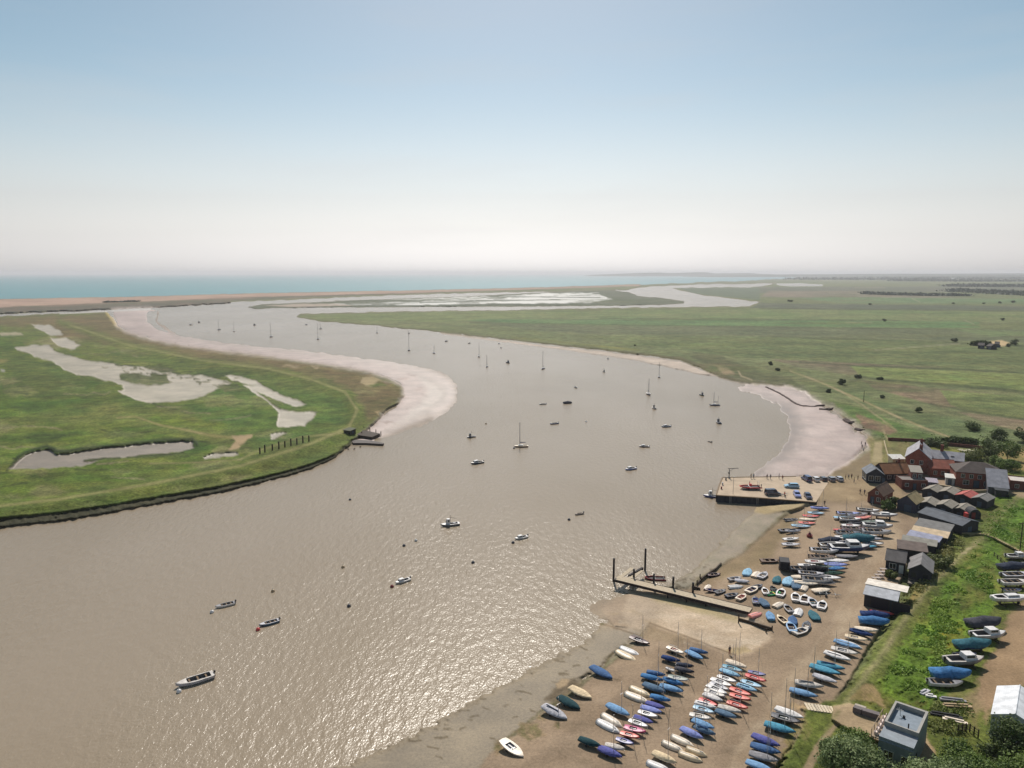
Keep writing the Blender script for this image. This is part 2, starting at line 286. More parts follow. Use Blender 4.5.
# drains and hedges drawn as dark low growth
for p in ([(800,362,.5),(860,366,.7),(960,369.5,.8),(1024,373,.9),(1524,396,2)], [(855,376.5,.9),(880,379.5,1.1),(960,386,1.2),(1024,391.5,1.3),(1524,420,3)], [(760,336.5,.4),(900,340.5,.5),(1024,346,.5)], [(470,322.8,.3),(760,326.8,.3),(960,329.3,.3)], [(760,308.5,.3),(1024,311,.4)], [(930,404,.6),(975,412,.7),(1024,419,.8)], [(950,441.5,1.6),(975,443,1.6)], [(880,439.5,.8),(910,440,.9),(950,441.5,1)], [(600,318.5,.3),(900,320.5,.3)]):
    reg(p, (62,74,44), (86,92,56), n=(5,2), soft=.9, warp=.6, line=True, veg=1, w=.85)
for p in ([(790,371,.5),(815,380,.7),(840,391,.8),(870,404,.8),(900,418,.9),(925,428,.9),(950,437.5,1)],):
    reg(p, (196,176,134), (150,140,90), n=(9,3), soft=.9, warp=.4, line=True, w=.85)
for p in ([(842,392,.4),(862,405,.5),(880,418,.5),(896,430,.6)], [(883,430,.8),(887,438,.8),(892,455,.9)], [(870,440,4),(877,450,5),(876,462,6)]):
    reg(p, (190,170,130), (160,146,104), n=(6,4), soft=1.2, warp=.5, line=True, w=.85)
reg([(990,341),(1003,340.5),(1010,343),(1006,346),(995,347),(988,344)], (214,186,140), soft=.8, warp=1)
for p in ([(912,298.5,.3),(920,302,.3)], [(964,320,.3),(974,324,.4)], [(846,322.3,.2),(872,322.3,.2)], [(875,350,.3),(960,343.5,.4)], [(855,287.8,.3),(885,287.6,.3)]):
    reg(p, (176,164,132), soft=.5, warp=.3, line=True, w=.7)
for p in ([(776,283.8),(800,283.4),(823,284.6),(822,286),(790,286.2),(778,285.2)],):
    reg(p, (200,200,196), soft=.4, warp=.3, z=-.3, wet=.9)
for p in ([(965,276.3,.3),(990,276.5,.4),(1015,276.8,.3)], [(945,277,.5),(952,277,.5)]):
    reg(p, (215,212,204), soft=.3, warp=.1, line=True)

# --- near shore: wet foreshore, hard, boat park
reg([(600,625),(585,640),(560,652),(530,668),(500,683),(470,700),(440,718),(410,735),(370,752),(330,768),(250,800),(100,870),(100,1400),(560,1400),(500,790),(520,740),(560,700),(600,672),(640,640),(650,622),(625,622)],
    (168,150,122), (152,136,112), n=(40,14), soft=9, warp=4, z=.42, wet=.35)
reg([(690,572),(705,558),(718,545),(735,528),(752,512),(765,508),(790,510),(760,540),(730,565),(700,580),(690,590),(672,592),(660,588)], (166,148,124), (142,130,102), n=(14,8), soft=5, warp=3, z=.5, wet=.35)
reg([(756,507),(790,502),(815,500),(825,504),(790,511),(765,514),(755,512)], (206,184,144), (188,166,126), n=(12,4), soft=1.6, warp=.8, z=lambda s,u,v: np.clip((u-748)/66*2.0,.1,2.1))
PARK = [(650,622),(640,640),(622,655),(606,668),(585,683),(566,700),(545,712),(525,728),(505,742),(488,756),(475,775),(440,830),(300,1400),(740,1400),(775,768),(800,735),(812,712),(835,700),(850,680),(866,652),(884,622),(892,600),(904,575),(915,548),(945,520),(960,500),(960,478),(900,470),(862,476),(820,500),(790,512),(768,530),(745,552),(722,566),(705,578),(690,589),(640,592),(600,606),(615,628),(640,626)]
reg(PARK, (186,162,136), (168,145,120), n=(40,20), soft=2.2, warp=1.2, z=lambda s,u,v: np.minimum(.5+np.clip(-sdist(u,v,[(440,830),(488,756),(545,712),(606,668),(640,640),(648,628)],False)/28,0,1)*1.3, .1+np.clip(-sdist(u,v,[(560,626),(600,604),(640,592),(692,590),(722,566),(768,530),(795,508)],False)/26,0,1)*1.7))
reg([(745,552),(768,530),(790,512),(800,516),(780,545),(765,565),(735,575),(705,585),(700,580),(722,566)], (158,136,104), (148,130,96), n=(20,10), soft=5, warp=3, w=.8)
for k in range(120):
    x = rng.uniform(500,900); y = rng.uniform(505,768)
    if sdist(np.array([x]), np.array([y]), PARK)[0] < 3: continue
    a = rng.uniform(3,16); reg([(x-a,y),(x,y-a*.3),(x+a,y-a*.1),(x+a*.3,y+a*.35)], rng.choice([(150,126,100),(196,174,146),(170,146,124),(140,122,98),(204,184,160)]), soft=3, warp=4, w=rng.uniform(.2,.5))
for k in range(7):
    o = k*6-18; reg([(893+o*.3,530,.5),(870+o*.6,580,.6),(845+o,630,.7),(800+o,690,.8),(760+o,745,1),(735+o,800,1)], (150,126,100) if k%2 else (206,186,160), soft=1.4, warp=2.5, line=True, w=.4)
# tracks worn through the park
reg([(895,520,8),(890,545,8),(870,575,8),(850,605,9),(835,640,8),(800,670,8),(780,700,7),(750,740,7),(735,768,7),(700,860,8)], (206,184,156), (184,160,132), n=(30,14), soft=7, warp=4, line=True, w=.75)
reg([(815,488,7),(850,486,9),(900,500,7),(915,512,7)], (190,166,130), (176,152,120), n=(16,6), soft=4, warp=2, line=True, w=.8)
reg([(800,480),(832,477),(900,482),(905,500),(880,500),(845,503),(816,501),(800,499)], (186,162,128), (172,148,116), n=(16,6), soft=3, warp=.6, z=2.16)
reg([(856,506),(880,505),(905,512),(912,520),(890,516),(860,511)], (142,122,98), n=(8,3), soft=3, warp=2, w=.6)
# the pale hard between pontoon and dinghies
reg([(628,630),(622,612),(630,594),(650,590),(690,598),(742,613),(768,629),(772,638),(752,651),(738,655.5),(722,650),(690,638),(650,623.5),(640,630),(622,627),(596,622),(580,622)], (230,207,180), (214,190,162), n=(26,5), soft=3.5, warp=1.0, z=lambda s,u,v: np.clip((u-588-(v-600)*.15)/150*1.15, -.3, 1.3))
reg([(655,595),(700,604),(745,618),(735,622),(690,610),(650,600)], (186,170,116), n=(10,3), soft=3, warp=2, w=.6)
reg([(722,650),(738,655.5),(752,651),(745,646)], (204,180,140), soft=2, warp=1)
for p in ([(596,622,.6),(622,630,.6),(640,636,.6)], [(650,623,.7),(690,638,.7),(735,655,.7)], [(650,623,.7),(640,636,.6),(622,652,.5)]):
    reg(p, (120,100,76), soft=.8, warp=.4, line=True, w=.8)
reg([(650,625),(690,639),(675,645),(655,640),(640,640)], (160,140,108), n=(10,6), soft=4, warp=2, w=.5)
reg([(560,612),(590,598),(640,590),(660,600),(650,622),(640,632),(622,627),(596,622)], (190,164,134), (174,148,118), n=(14,5), soft=8, warp=4, z=lambda s,u,v: np.clip((u-588-(v-600)*.15)/150*1.15, -.3, 1.3), wet=.5, w=.55)
for k in range(40):
    x = rng.uniform(605,760); y = 594+(x-605)*.18+rng.uniform(0,34); reg([(x,y,.5),(x+rng.uniform(4,18),y+rng.uniform(0,4),.3)], rng.choice([(206,182,150),(250,232,206),(190,168,130)]), soft=1.6, warp=2.5, line=True, w=.4)
# wrack line and weed tufts on the foreshore
for p in ([(498,746,1.5),(515,733,1),(530,722,.6),(540,712,.8),(556,703,1.6),(570,690,1.6),(585,680,.8),(604,668,1.2),(612,655,1.2),(625,645,.6)],):
    reg(p, (84,92,52), (130,116,84), n=(5,5), soft=1.8, warp=2.4, line=True, veg=.5, w=.85)
reg([(545,700),(552,690),(562,683),(575,678),(582,684),(572,692),(558,702)], (126,110,88), n=(5,4), soft=2.5, warp=2, w=.8)
reg([(555,684),(563,679),(569,680),(567,685),(558,688)], (206,180,146), soft=1.5, warp=1)
for p in ([(520,722),(538,724),(545,735),(528,742),(516,734)], [(538,716),(546,715),(544,721),(538,720)], [(555,722),(560,721),(560,727),(556,728)], [(494,742),(500,740),(503,750),(495,756)], [(590,625),(602,621),(606,624),(596,628)]):
    reg(p, (104,106,56), (160,138,104), n=(4,4), soft=2, warp=2.4, veg=.6, w=.7)
for k in range(46):      # scattered weed on the flats
    a = rng.random(); x = 430+a*180+rng.uniform(-40,20); y = 735-a*95+rng.uniform(-6,38)
    s = rng.uniform(.5,1.6)
    reg([(x,y,s*.5),(x+rng.uniform(2,9)*s,y+rng.uniform(-2,3)*s,s*.4)], (112,98,76), soft=.8, warp=1.5, line=True, w=.7)
for k in range(22):
    x = 672+rng.random()*45; y = 585-(x-672)*.42+rng.uniform(-7,8); s = rng.uniform(.4,1.1)
    reg([(x,y,s*.6),(x+rng.uniform(2,5),y+rng.uniform(-1,1),s*.4)], (96,82,62), soft=.8, warp=1.2, line=True, w=.8)
# --- grass verge, levee, yard
GR = [(1060,468),(1010,466),(985,500),(968,505),(950,520),(935,545),(925,562),(916,585),(905,603),(892,622),(874,650),(862,668),(850,686),(836,700),(800,708),(806,716),(800,735),(785,758),(770,790),(740,1400),(1300,1400),(1524,900),(1524,470)]
reg(GR, (118,128,58), (104,116,52), n=(14,8), soft=2.5, warp=2.5, z=2.3, veg=1)
reg([(984,500),(1005,505),(990,535),(960,565),(935,600),(905,640),(880,690),(895,702),(930,712),(955,690),(968,655),(985,625),(994,602),(1000,570),(1002,545),(1024,555),(1060,560),(1060,490),(1010,480)], (112,146,50), (96,128,44), n=(9,6), soft=4, warp=4, z=2.2, veg=1, bump=.2)
reg([(990,560),(1000,575),(985,600),(965,610),(950,600),(965,580)], (116,112,56), (100,112,46), n=(7,5), soft=5, warp=4, veg=1, bump=.2, w=.8)
reg([(940,630),(960,622),(965,640),(948,655),(930,655)], (140,136,44), (100,120,44), n=(6,5), soft=5, warp=4, veg=1, bump=.2, w=.8)
reg([(925,548),(945,542),(955,552),(935,572),(918,575)], (112,108,58), (126,122,64), n=(8,5), soft=4, warp=3, veg=1, bump=.15)
reg([(920,578),(932,572),(940,575),(928,592),(915,600),(908,604),(914,590)], (196,162,104), (160,144,84), n=(6,4), soft=2, warp=2, w=.9)
reg([(925,573,.9),(935,572,1.2),(940,574,.5)], (190,170,140), soft=1.2, warp=.6, line=True)
reg([(785,722),(800,728),(790,750),(778,768),(786,745)], (168,148,96), (130,130,66), n=(6,6), soft=3, warp=3, w=.8)
reg([(805,742),(812,735),(808,722),(800,718),(798,735)], (176,156,108), (130,130,66), n=(5,5), soft=3, warp=3, w=.7)
reg([(1026,490,3),(1005,510,3),(984,537,3.5),(969,549,3.5),(952,564,3.6),(935,581,3.8),(921,598,4),(906,618,4.3),(892,639,4.6),(880,658,4.8),(867,673,5),(857,690,5),(846,703,5)], (138,140,82), (122,130,70), n=(12,7), soft=12, warp=1.5, line=True, z=2.75, veg=.9)
reg([(1026,490,1.2),(1005,510,1.2),(984,537,1.5),(969,549,1.7),(952,564,2),(935,581,2.2),(921,598,2.4),(906,618,2.6),(892,639,2.9),(880,658,3),(867,673,3.2),(857,690,3.4),(846,703,3.6)], (176,164,120), (150,146,98), n=(6,6), soft=3, warp=1.0, line=True, veg=.4, w=.75)
for x, y in ((969,549),(964,553),(952,564),(972,535)): reg([(x-2,y,.8),(x+2,y-.6,.8)], (208,190,150), soft=1, warp=.6, line=True, w=.8)
reg([(962,533,.7),(972,533.5,.8),(984,534,1),(995,538,1.1),(1010,546,1.1),(1024,553,1.2),(1100,590,2)], (208,186,148), (190,168,130), n=(5,5), soft=.9, warp=.3, line=True, z=3.0)
reg([(1000,548),(1018,546),(1040,560),(1060,1400),(1524,1400),(1524,560),(1200,540),(1060,530)], (140,134,74), (118,126,60), n=(12,8), soft=4, warp=4, veg=.8)
reg([(1060,560),(1030,566),(1026,600),(1010,612),(1000,640),(986,660),(978,680),(972,705),(985,722),(994,706),(1001,690),(1024,686),(1200,700),(1400,640),(1300,560)], (186,156,122), (170,142,110), n=(20,14), soft=4, warp=3, z=2.2)
reg([(955,685),(975,690),(985,715),(970,738),(945,728),(940,706)], (150,140,86), (120,128,58), n=(8,7), soft=4, warp=4, veg=.6, w=.85)
reg([(962,697),(980,690),(984,706),(972,716),(962,708)], (176,150,118), n=(8,6), soft=4, warp=3, w=.7)
reg([(1008,480),(1024,482),(1060,490),(1060,500),(1024,498),(1006,494)], (196,172,140), (170,152,120), n=(10,4), soft=2, warp=1, w=.9)
reg([(996,452),(1024,448),(1060,452),(1060,470),(1010,470)], (200,166,110), (150,140,80), n=(6,4), soft=2, warp=2, w=.9)
reg([(928,446),(984,450),(984,459),(935,457)], (150,150,70), (126,132,60), n=(7,3), soft=1.2, warp=.8, w=.9, veg=.7)
reg([(868,438),(912,441),(906,462),(872,462)], (134,132,78), (150,140,88), n=(6,6), soft=2, warp=1.5, w=.8, veg=.8)
reg([(875,442),(882,442),(882,462),(872,462)], (192,174,134), n=(6,6), soft=1.2, warp=.6, w=.9)
for k in range(90):
    t_ = rng.random(); y = 500+t_*225; x = 1012-t_*115+rng.uniform(-38,38)
    if sdist(np.array([x]), np.array([y]), GR)[0] < 8: continue
    c = rng.choice([(70,100,32),(112,138,46),(140,138,66),(92,120,40),(62,88,34),(150,132,78)]); a = rng.uniform(2.5,9)
    reg([(x-a,y+a*.2),(x-a*.2,y-a*.5),(x+a,y-a*.3),(x+a*.3,y+a*.5)], c, soft=2.5, warp=3.5, veg=1, w=rng.uniform(.3,.6), bump=.25)
# paths by the steps
reg([(833,706),(850,703),(876,712),(888,722),(888,745),(868,738),(845,728),(832,720)], (206,180,144), (190,166,132), n=(14,8), soft=1.2, warp=.6, z=3.0)
reg([(848,700),(858,690),(866,683),(872,684),(880,694),(886,708),(878,704),(866,700)], (190,160,118), (160,140,90), n=(5,5), soft=1.5, warp=1.2, w=.8)
reg([(838,722,2),(828,734,2.6),(818,748,4),(808,768,4.5),(790,820,6)], (188,164,130), (170,150,118), n=(8,8), soft=1.6, warp=.8, line=True)
reg([(838,712,2),(826,732,2)], (140,136,84), soft=3, warp=1, line=True, w=.6)
reg([(792,705,2.6),(800,708,2.4),(812,707,1.6)], (196,168,130), soft=2, warp=1, line=True)
reg([(922,722),(928,742),(936,752),(925,768),(918,780),(905,760)], (206,176,138), (190,160,124), n=(8,6), soft=2, warp=1.5)
reg([(930,700),(945,696),(958,700),(958,716),(940,714)], (140,136,90), (110,118,60), n=(4,3), soft=2, warp=3, w=.7)

def evaluate(u, v):
    """colour, height, plant cover, wetness of the ground at photo points (arrays)"""
    n = u.size
    col = np.tile(srgb((150,134,112))*K, (n,1)); z = np.full(n, -.8); veg = np.zeros(n); wet = np.zeros(n); bmp = np.zeros(n)
    asp = np.where(v < 330, .25, .5)
    for i, r in enumerate(REG):
        P = r['poly']; xs = [p[0] for p in P]; ys = [p[1] for p in P]
        m = r['soft']*2 + r['warp']*2 + (max(p[2] for p in P) if r['line'] else 0) + 2
        sel = np.nonzero((u > min(xs)-m) & (u < max(xs)+m) & (v > min(ys)-m) & (v < max(ys)+m))[0]
        if not len(sel): continue
        uu = u[sel]; vv = v[sel]
        k = r['warp']
        wy = min(1.0, .35 if r['line'] and k < 1 else 1.0)
        au = (fbm(uu/7, vv/3.5, 11)-.5)*2*k*1.6; av = (fbm(uu/7, vv/3.5, 53)-.5)*2*k*wy
        s = sdist(uu+au, vv+av, P, not r['line'])
        t = np.clip(s/r['soft']*.5+.5, 0, 1); t = t*t*(3-2*t)
        t0 = t*r['w']
        a, b = r['n']; q = fbm(uu/a+i*3.1, vv/b, 90+i)
        q = np.clip((q-.5)*2.6*r['amt']+.5, 0, 1)[:,None]
        cc = r['c']*(1-q) + r['c2']*q
        col[sel] = col[sel]*(1-t0[:,None]) + cc*t0[:,None]
        veg[sel] = veg[sel]*(1-t0)+r['veg']*t0; wet[sel] = wet[sel]*(1-t0)+r['wet']*t0
        bmp[sel] = bmp[sel]*(1-t)+r['bump']*t
        if r['z'] is not None:
            zz = r['z'](s, uu, vv) if callable(r['z']) else r['z']
            z[sel] = z[sel]*(1-t) + zz*t
    return col, z, veg, wet, bmp

def ax(*spans):
    o = []
    for a, b, s in spans: o += list(np.arange(a, b, s))
    return np.array(o)
US = ax((-500,-16,9),(-16,1040,1.0),(1040,1530,9)); VS = ax((273.25,276,.35),(276,300,.45),(300,330,.6),(330,790,1.0),(790,900,4),(900,1400,14))
UU, VV = np.meshgrid(US, VS); uf = UU.ravel(); vf = VV.ravel()
gcol, gz, gveg, gwet, gb = evaluate(uf, vf)
# rough growth stands up in tussocks
bz = gb*((fbm(uf/5, vf/3.2, 5, 3)-.35)*2.4 + (vnoise(uf/1.7, vf/1.2, 9)-.5)*.6)
gz = gz + bz + np.where(gz > 1, (fbm(uf/30, vf/14, 77, 3)-.5)*.25, 0)*(vf > 400)
def gpos(u, v, z):
    dx = (u-512)/F; dy = (384-v)/F; t = (z-CAMH)/(-ST+CT*dy)
    return np.stack([dx*t, (CT+ST*dy)*t, z], -1)
verts = gpos(uf, vf, gz)
nu, nv = len(US), len(VS)
me = bpy.data.meshes.new('ground')
me.vertices.add(len(verts)); me.vertices.foreach_set('co', verts.astype(np.float32).ravel())
i0 = (np.arange(nv-1)[:,None]*nu + np.arange(nu-1)[None,:]).ravel()
quads = np.stack([i0, i0+nu, i0+nu+1, i0+1], -1).astype(np.int32)
me.loops.add(quads.size); me.loops.foreach_set('vertex_index', quads.ravel())
me.polygons.add(len(quads)); me.polygons.foreach_set('loop_start', np.arange(0, quads.size, 4, dtype=np.int32)); me.polygons.foreach_set('loop_total', np.full(len(quads), 4, np.int32))
me.polygons.foreach_set('use_smooth', np.ones(len(quads), bool))
me.update(calc_edges=True)
a = me.color_attributes.new('soil', 'FLOAT_COLOR', 'POINT'); a.data.foreach_set('color', np.concatenate([gcol, gveg[:,None]], 1).astype(np.float32).ravel())
a = me.attributes.new('wet', 'FLOAT', 'POINT'); a.data.foreach_set('value', gwet.astype(np.float32))
ground = link('ground', me); tag(ground, None, None, kind='structure')
def ground_mat():
    m = bpy.data.materials.new('ground'); m.use_nodes = True; nt = m.node_tree; N = nt.nodes; L = nt.links; b = N['Principled BSDF']
    at = N.new('ShaderNodeAttribute'); at.attribute_name = 'soil'; aw = N.new('ShaderNodeAttribute'); aw.attribute_name = 'wet'
    tc = N.new('ShaderNodeTexCoord')
    def noise(s, d=6, r=.6):
        n = N.new('ShaderNodeTexNoise'); n.inputs['Scale'].default_value = s; n.inputs['Detail'].default_value = d; n.inputs['Roughness'].default_value = r
        L.new(tc.outputs['Object'], n.inputs['Vector']); return n.outputs['Fac']
    def rangeN(f, lo, hi, a=.3, z=.7):
        n = N.new('ShaderNodeMapRange'); n.inputs['From Min'].default_value = a; n.inputs['From Max'].default_value = z; n.inputs['To Min'].default_value = lo; n.inputs['To Max'].default_value = hi
        L.new(f, n.inputs['Value']); return n.outputs[0]
    def mth(op, a, b):
        n = N.new('ShaderNodeMath'); n.operation = op
        for k, x in enumerate((a, b)):
            if isinstance(x, (int, float)): n.inputs[k].default_value = x
            else: L.new(x, n.inputs[k])
        return n.outputs[0]
    # bare ground: stones and tracks
    fine = rangeN(noise(2.2, 8, .78), .77, 1.2, .36, .64); mid = rangeN(noise(.09, 6, .65), .84, 1.14, .36, .64); big = rangeN(noise(.006, 5, .6), .88, 1.12)
    bare = mth('MULTIPLY', mth('MULTIPLY', fine, mid), big)
    # growth: tussocks, stronger contrast
    v1 = rangeN(noise(1.1, 8, .75), .5, 1.5, .36, .64); v2 = rangeN(noise(.13, 7, .7), .64, 1.34, .36, .64); v3 = rangeN(noise(.018, 6, .65), .82, 1.17, .38, .62)
    green = mth('MULTIPLY', mth('MULTIPLY', v1, v2), v3)
    mx = N.new('ShaderNodeMix'); mx.data_type = 'FLOAT'; L.new(at.outputs['Alpha'], mx.inputs[0]); L.new(bare, mx.inputs[2]); L.new(green, mx.inputs[3])
    sc_ = N.new('ShaderNodeVectorMath'); sc_.operation = 'SCALE'; L.new(at.outputs['Color'], sc_.inputs[0]); L.new(mx.outputs[0], sc_.inputs['Scale'])
    # hue drift in growth (yellowing)
    hs = N.new('ShaderNodeHueSaturation'); L.new(sc_.outputs[0], hs.inputs['Color'])
    hv = rangeN(noise(.05, 5, .6), .47, .515); L.new(hv, hs.inputs['Hue'])
    mc = N.new('ShaderNodeMix'); mc.data_type = 'RGBA'; L.new(at.outputs['Alpha'], mc.inputs[0]); L.new(sc_.outputs[0], mc.inputs[6]); L.new(hs.outputs[0], mc.inputs[7])
    L.new(mc.outputs[2], b.inputs['Base Color'])
    L.new(rangeN(aw.outputs['Fac'], .92, .34, 0, .8), b.inputs['Roughness'])
    L.new(rangeN(aw.outputs['Fac'], .15, .6, 0, .8), b.inputs['Specular IOR Level'])
    bp = N.new('ShaderNodeBump'); bp.inputs['Distance'].default_value = .25
    L.new(noise(1.6, 6, .7), bp.inputs['Height']); L.new(rangeN(at.outputs['Alpha'], .22, .8, 0, 1), bp.inputs['Strength'])
    L.new(bp.outputs[0], b.inputs['Normal'])
    return m
me.materials.append(ground_mat())
# lookups for setting things down on the ground
_gz = gz.reshape(nv, nu)
def H(u, v):
    i = np.interp(v, VS, np.arange(nv)); j = np.interp(u, US, np.arange(nu))
    i0 = min(int(i), nv-2); j0 = min(int(j), nu-2); a = i-i0; b = j-j0
    return float((_gz[i0,j0]*(1-b)+_gz[i0,j0+1]*b)*(1-a) + (_gz[i0+1,j0]*(1-b)+_gz[i0+1,j0+1]*b)*a)
def on(u, v, dz=0):
    return G(u, v, H(u, v)+dz)
_us = [(x-512)/F for x in US]
def world_uv(x, y, z=0.0):
    dz_ = z-CAMH; fwd = y*CT - dz_*ST; up = y*ST + dz_*CT
    return 512+F*x/fwd, 384-F*up/fwd
def ground_at(x, y):
    z = 0.0
    for _ in range(4):
        u, v = world_uv(x, y, z); z = H(u, v)
    return z

# ------------------------------------------------------------------ water
S = [(-500,313),(0,303),(130,299.3),(256,295.6),(400,292.2),(512,289.6),(640,285.3),(700,283.2),(760,281),(860,277)]
def sheet(name, pts, m, label=None):
    me = bpy.data.meshes.new(name); me.from_pydata([tuple(G(*p)) for p in pts], [], [tuple(range(len(pts)))]); me.materials.append(m)
    import bmesh
    bm = bmesh.new(); bm.from_mesh(me); bmesh.ops.triangulate(bm, faces=bm.faces); bm.normal_update()
    for f in bm.faces:
        if f.normal.z < 0: f.normal_flip()
    bm.to_mesh(me); bm.free()
    o = link(name, me); return tag(o, label, None, kind='structure')
def water_mat(name, color, rough, waves, spec=.5, color2=None):
    m = bpy.data.materials.new(name); m.use_nodes = True; nt = m.node_tree; N = nt.nodes; L = nt.links; b = N['Principled BSDF']
    b.inputs['Roughness'].default_value = rough; b.inputs['IOR'].default_value = 1.33; b.inputs['Specular IOR Level'].default_value = spec
    tc = N.new('ShaderNodeTexCoord')
    def noise(s, st=(1,1,1), d=4, rot=0, r=.5):
        mp = N.new('ShaderNodeMapping'); mp.inputs['Scale'].default_value = st; mp.inputs['Rotation'].default_value = (0,0,R(rot)); L.new(tc.outputs['Object'], mp.inputs['Vector'])
        n = N.new('ShaderNodeTexNoise'); n.inputs['Scale'].default_value = s; n.inputs['Detail'].default_value = d; n.inputs['Roughness'].default_value = r; L.new(mp.outputs[0], n.inputs['Vector']); return n.outputs['Fac']
    # silt drifting in the stream
    mx = N.new('ShaderNodeMix'); mx.data_type = 'RGBA'; mx.inputs[6].default_value = (*color,1); mx.inputs[7].default_value = (*(color2 or [c*1.14 for c in color]),1)
    mr = N.new('ShaderNodeMapRange'); mr.inputs['From Min'].default_value = .36; mr.inputs['From Max'].default_value = .64; L.new(noise(.008, (1,.6,1), 5, 20), mr.inputs['Value']); L.new(mr.outputs[0], mx.inputs[0]); L.new(mx.outputs[2], b.inputs['Base Color'])
    prev = None
    gust = N.new('ShaderNodeMapRange'); gust.inputs['From Min'].default_value = .35; gust.inputs['From Max'].default_value = .65; gust.inputs['To Min'].default_value = .55; gust.inputs['To Max'].default_value = 1.25
    L.new(noise(.02, (1,.35,1), 4, -25), gust.inputs['Value'])
    for s, st, d, rot, dist in waves:
        bp = N.new('ShaderNodeBump'); bp.inputs['Distance'].default_value = dist
        L.new(gust.outputs[0], bp.inputs['Strength'])
        L.new(noise(s, st, d, rot), bp.inputs['Height'])
        if prev: L.new(prev, bp.inputs['Normal'])
        prev = bp.outputs[0]
    L.new(prev, b.inputs['Normal']); return m
river = sheet('river', S + [(1524,277),(1524,700),(1524,1420),(-500,1420)], water_mat('river_water', (.245,.186,.118), .26, [(.7,(1,.5,1),3,25,.25),(2.6,(1,.7,1),3,-15,.09)], spec=.46, color2=(.30,.238,.17)))
sea = sheet('sea', [(-500,273.35)] + [(860,273.35)] + S[::-1], water_mat('sea_water', (.015,.17,.185), .3, [(.25,(1,.4,1),3,10,.5)], spec=.3, color2=(.02,.21,.225)))
# ------------------------------------------------------------------ colours of paint and cloth
def P(*c): return tuple(float(x) for x in srgb(c))
COL = {
 'white': P(226,222,220), 'off-white': P(206,198,190), 'cream': P(222,200,166), 'ivory': P(232,216,196), 'grey': P(140,138,142), 'pale grey': P(186,184,190),
 'dark grey': P(76,76,84), 'slate': P(62,68,84), 'black': P(36,36,42), 'light blue': P(124,162,200), 'sky blue': P(150,190,216), 'blue': P(78,108,150), 'bright blue': P(76,126,176),
 'dark blue': P(42,64,112), 'navy': P(36,46,80), 'violet': P(96,98,160), 'pale violet': P(138,148,204), 'teal': P(64,112,124), 'dark teal': P(36,68,74), 'turquoise': P(84,150,176),
 'red': P(214,74,72), 'coral': P(224,104,90), 'dark red': P(128,34,40), 'maroon': P(72,34,44), 'pink': P(232,150,140), 'magenta': P(196,60,120), 'green': P(50,160,92), 'dark green': P(38,66,52),
 'grey-green': P(120,132,124), 'tan': P(176,152,120), 'brown': P(96,66,46), 'orange': P(220,110,50), 'grey-blue': P(92,116,140), 'yellow': P(220,190,80)}
def paint(c): return mat('paint_'+c.replace(' ', '_').replace('-', '_'), COL[c], rough=.42, spec=.45, var=.28, scale=1.3)
def cloth(c): return mat('cloth_'+c.replace(' ', '_').replace('-', '_'), COL[c], rough=.85, spec=.15, var=.34, scale=1.9, bump=1.0, bscale=3.5)
GALV = mat('galvanised', (.32,.33,.34), rough=.45, metal=.7); RUB = mat('rubber', (.025,.025,.028), rough=.8); ALU = mat('aluminium', (.45,.45,.46), rough=.35, metal=.8)
WOOD = mat('old_wood', P(120,100,78), rough=.85, var=.35, scale=3); DWOOD = mat('dark_wood', P(66,54,44), rough=.85, var=.35, scale=2)
GLASS = mat('dark_glass', (.02,.025,.03), rough=.08, spec=.6, var=0)
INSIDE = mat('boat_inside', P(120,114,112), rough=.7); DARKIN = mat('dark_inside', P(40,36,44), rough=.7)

def outline(L, B, tr=.72, n=12, full=2.3, mid=.42):
    o = []
    for i in range(n+1):
        t = i/n
        if t <= mid: b = tr+(1-tr)*(1-((mid-t)/mid)**2)
        else: b = 1-((t-mid)/(1-mid))**full
        o.append((-L/2+L*t, max(.015, b)*B/2, t))
    return o
def sheer(t, z, Hh): return z+Hh*(1+.16*max(0,(t-.35)/.65)**2)
def hull_mesh(L, B, Hh, z, m, tr=.72, full=2.3, name='hull'):
    def mk():
        q = MB(); rows = []
        for x, b, t in outline(L, B, tr, full=full):
            k = z+Hh*.7*max(0,(t-.62)/.38)**2.2+Hh*.06*(1-t); s = sheer(t, z, Hh)
            rows.append([(x,b,s),(x,b*.96,k+(s-k)*.55),(x,b*.72,k+(s-k)*.2),(x,0,k),(x,-b*.72,k+(s-k)*.2),(x,-b*.96,k+(s-k)*.55),(x,-b,s)])
        q.loft(rows); n = len(q.v)
        q.f.append(tuple(range(6,-1,-1)))
        return q.mesh(name, m, True)
    return cached(('hull',L,B,Hh,z,m.name,tr,full), mk)
def deck_mesh(L, B, Hh, z, m, c0=.22, c1=.6, wid=.56, tr=.72, full=2.3, name='deck'):
    def mk():
        q = MB(); rows = []
        for x, b, t in outline(L, B, tr, n=24, full=full):
            s = sheer(t, z, Hh); b *= .985; inn = b*wid if c0 <= t <= c1 else 0.0
            cam_ = .05*B*(1-(inn/b if b > .02 else 0))
            rows.append([(x,b,s+.005),(x,inn,s+cam_),(x,-inn,s+cam_),(x,-b,s+.005)])
        fs = MB(); n = 4
        for r in rows: fs.v += r
        for i in range(len(rows)-1):
            a = i*4; bb = a+4; op = c0 <= (i/24) and ((i+1)/24) <= c1
            fs.f += [(a,a+1,bb+1,bb),(a+2,a+3,bb+3,bb+2)]
            if not op: fs.f.append((a+1,a+2,bb+2,bb+1))
        return fs.mesh(name, m, True)
    return cached(('deck',L,B,Hh,z,m.name,c0,c1,wid,tr,full), mk)
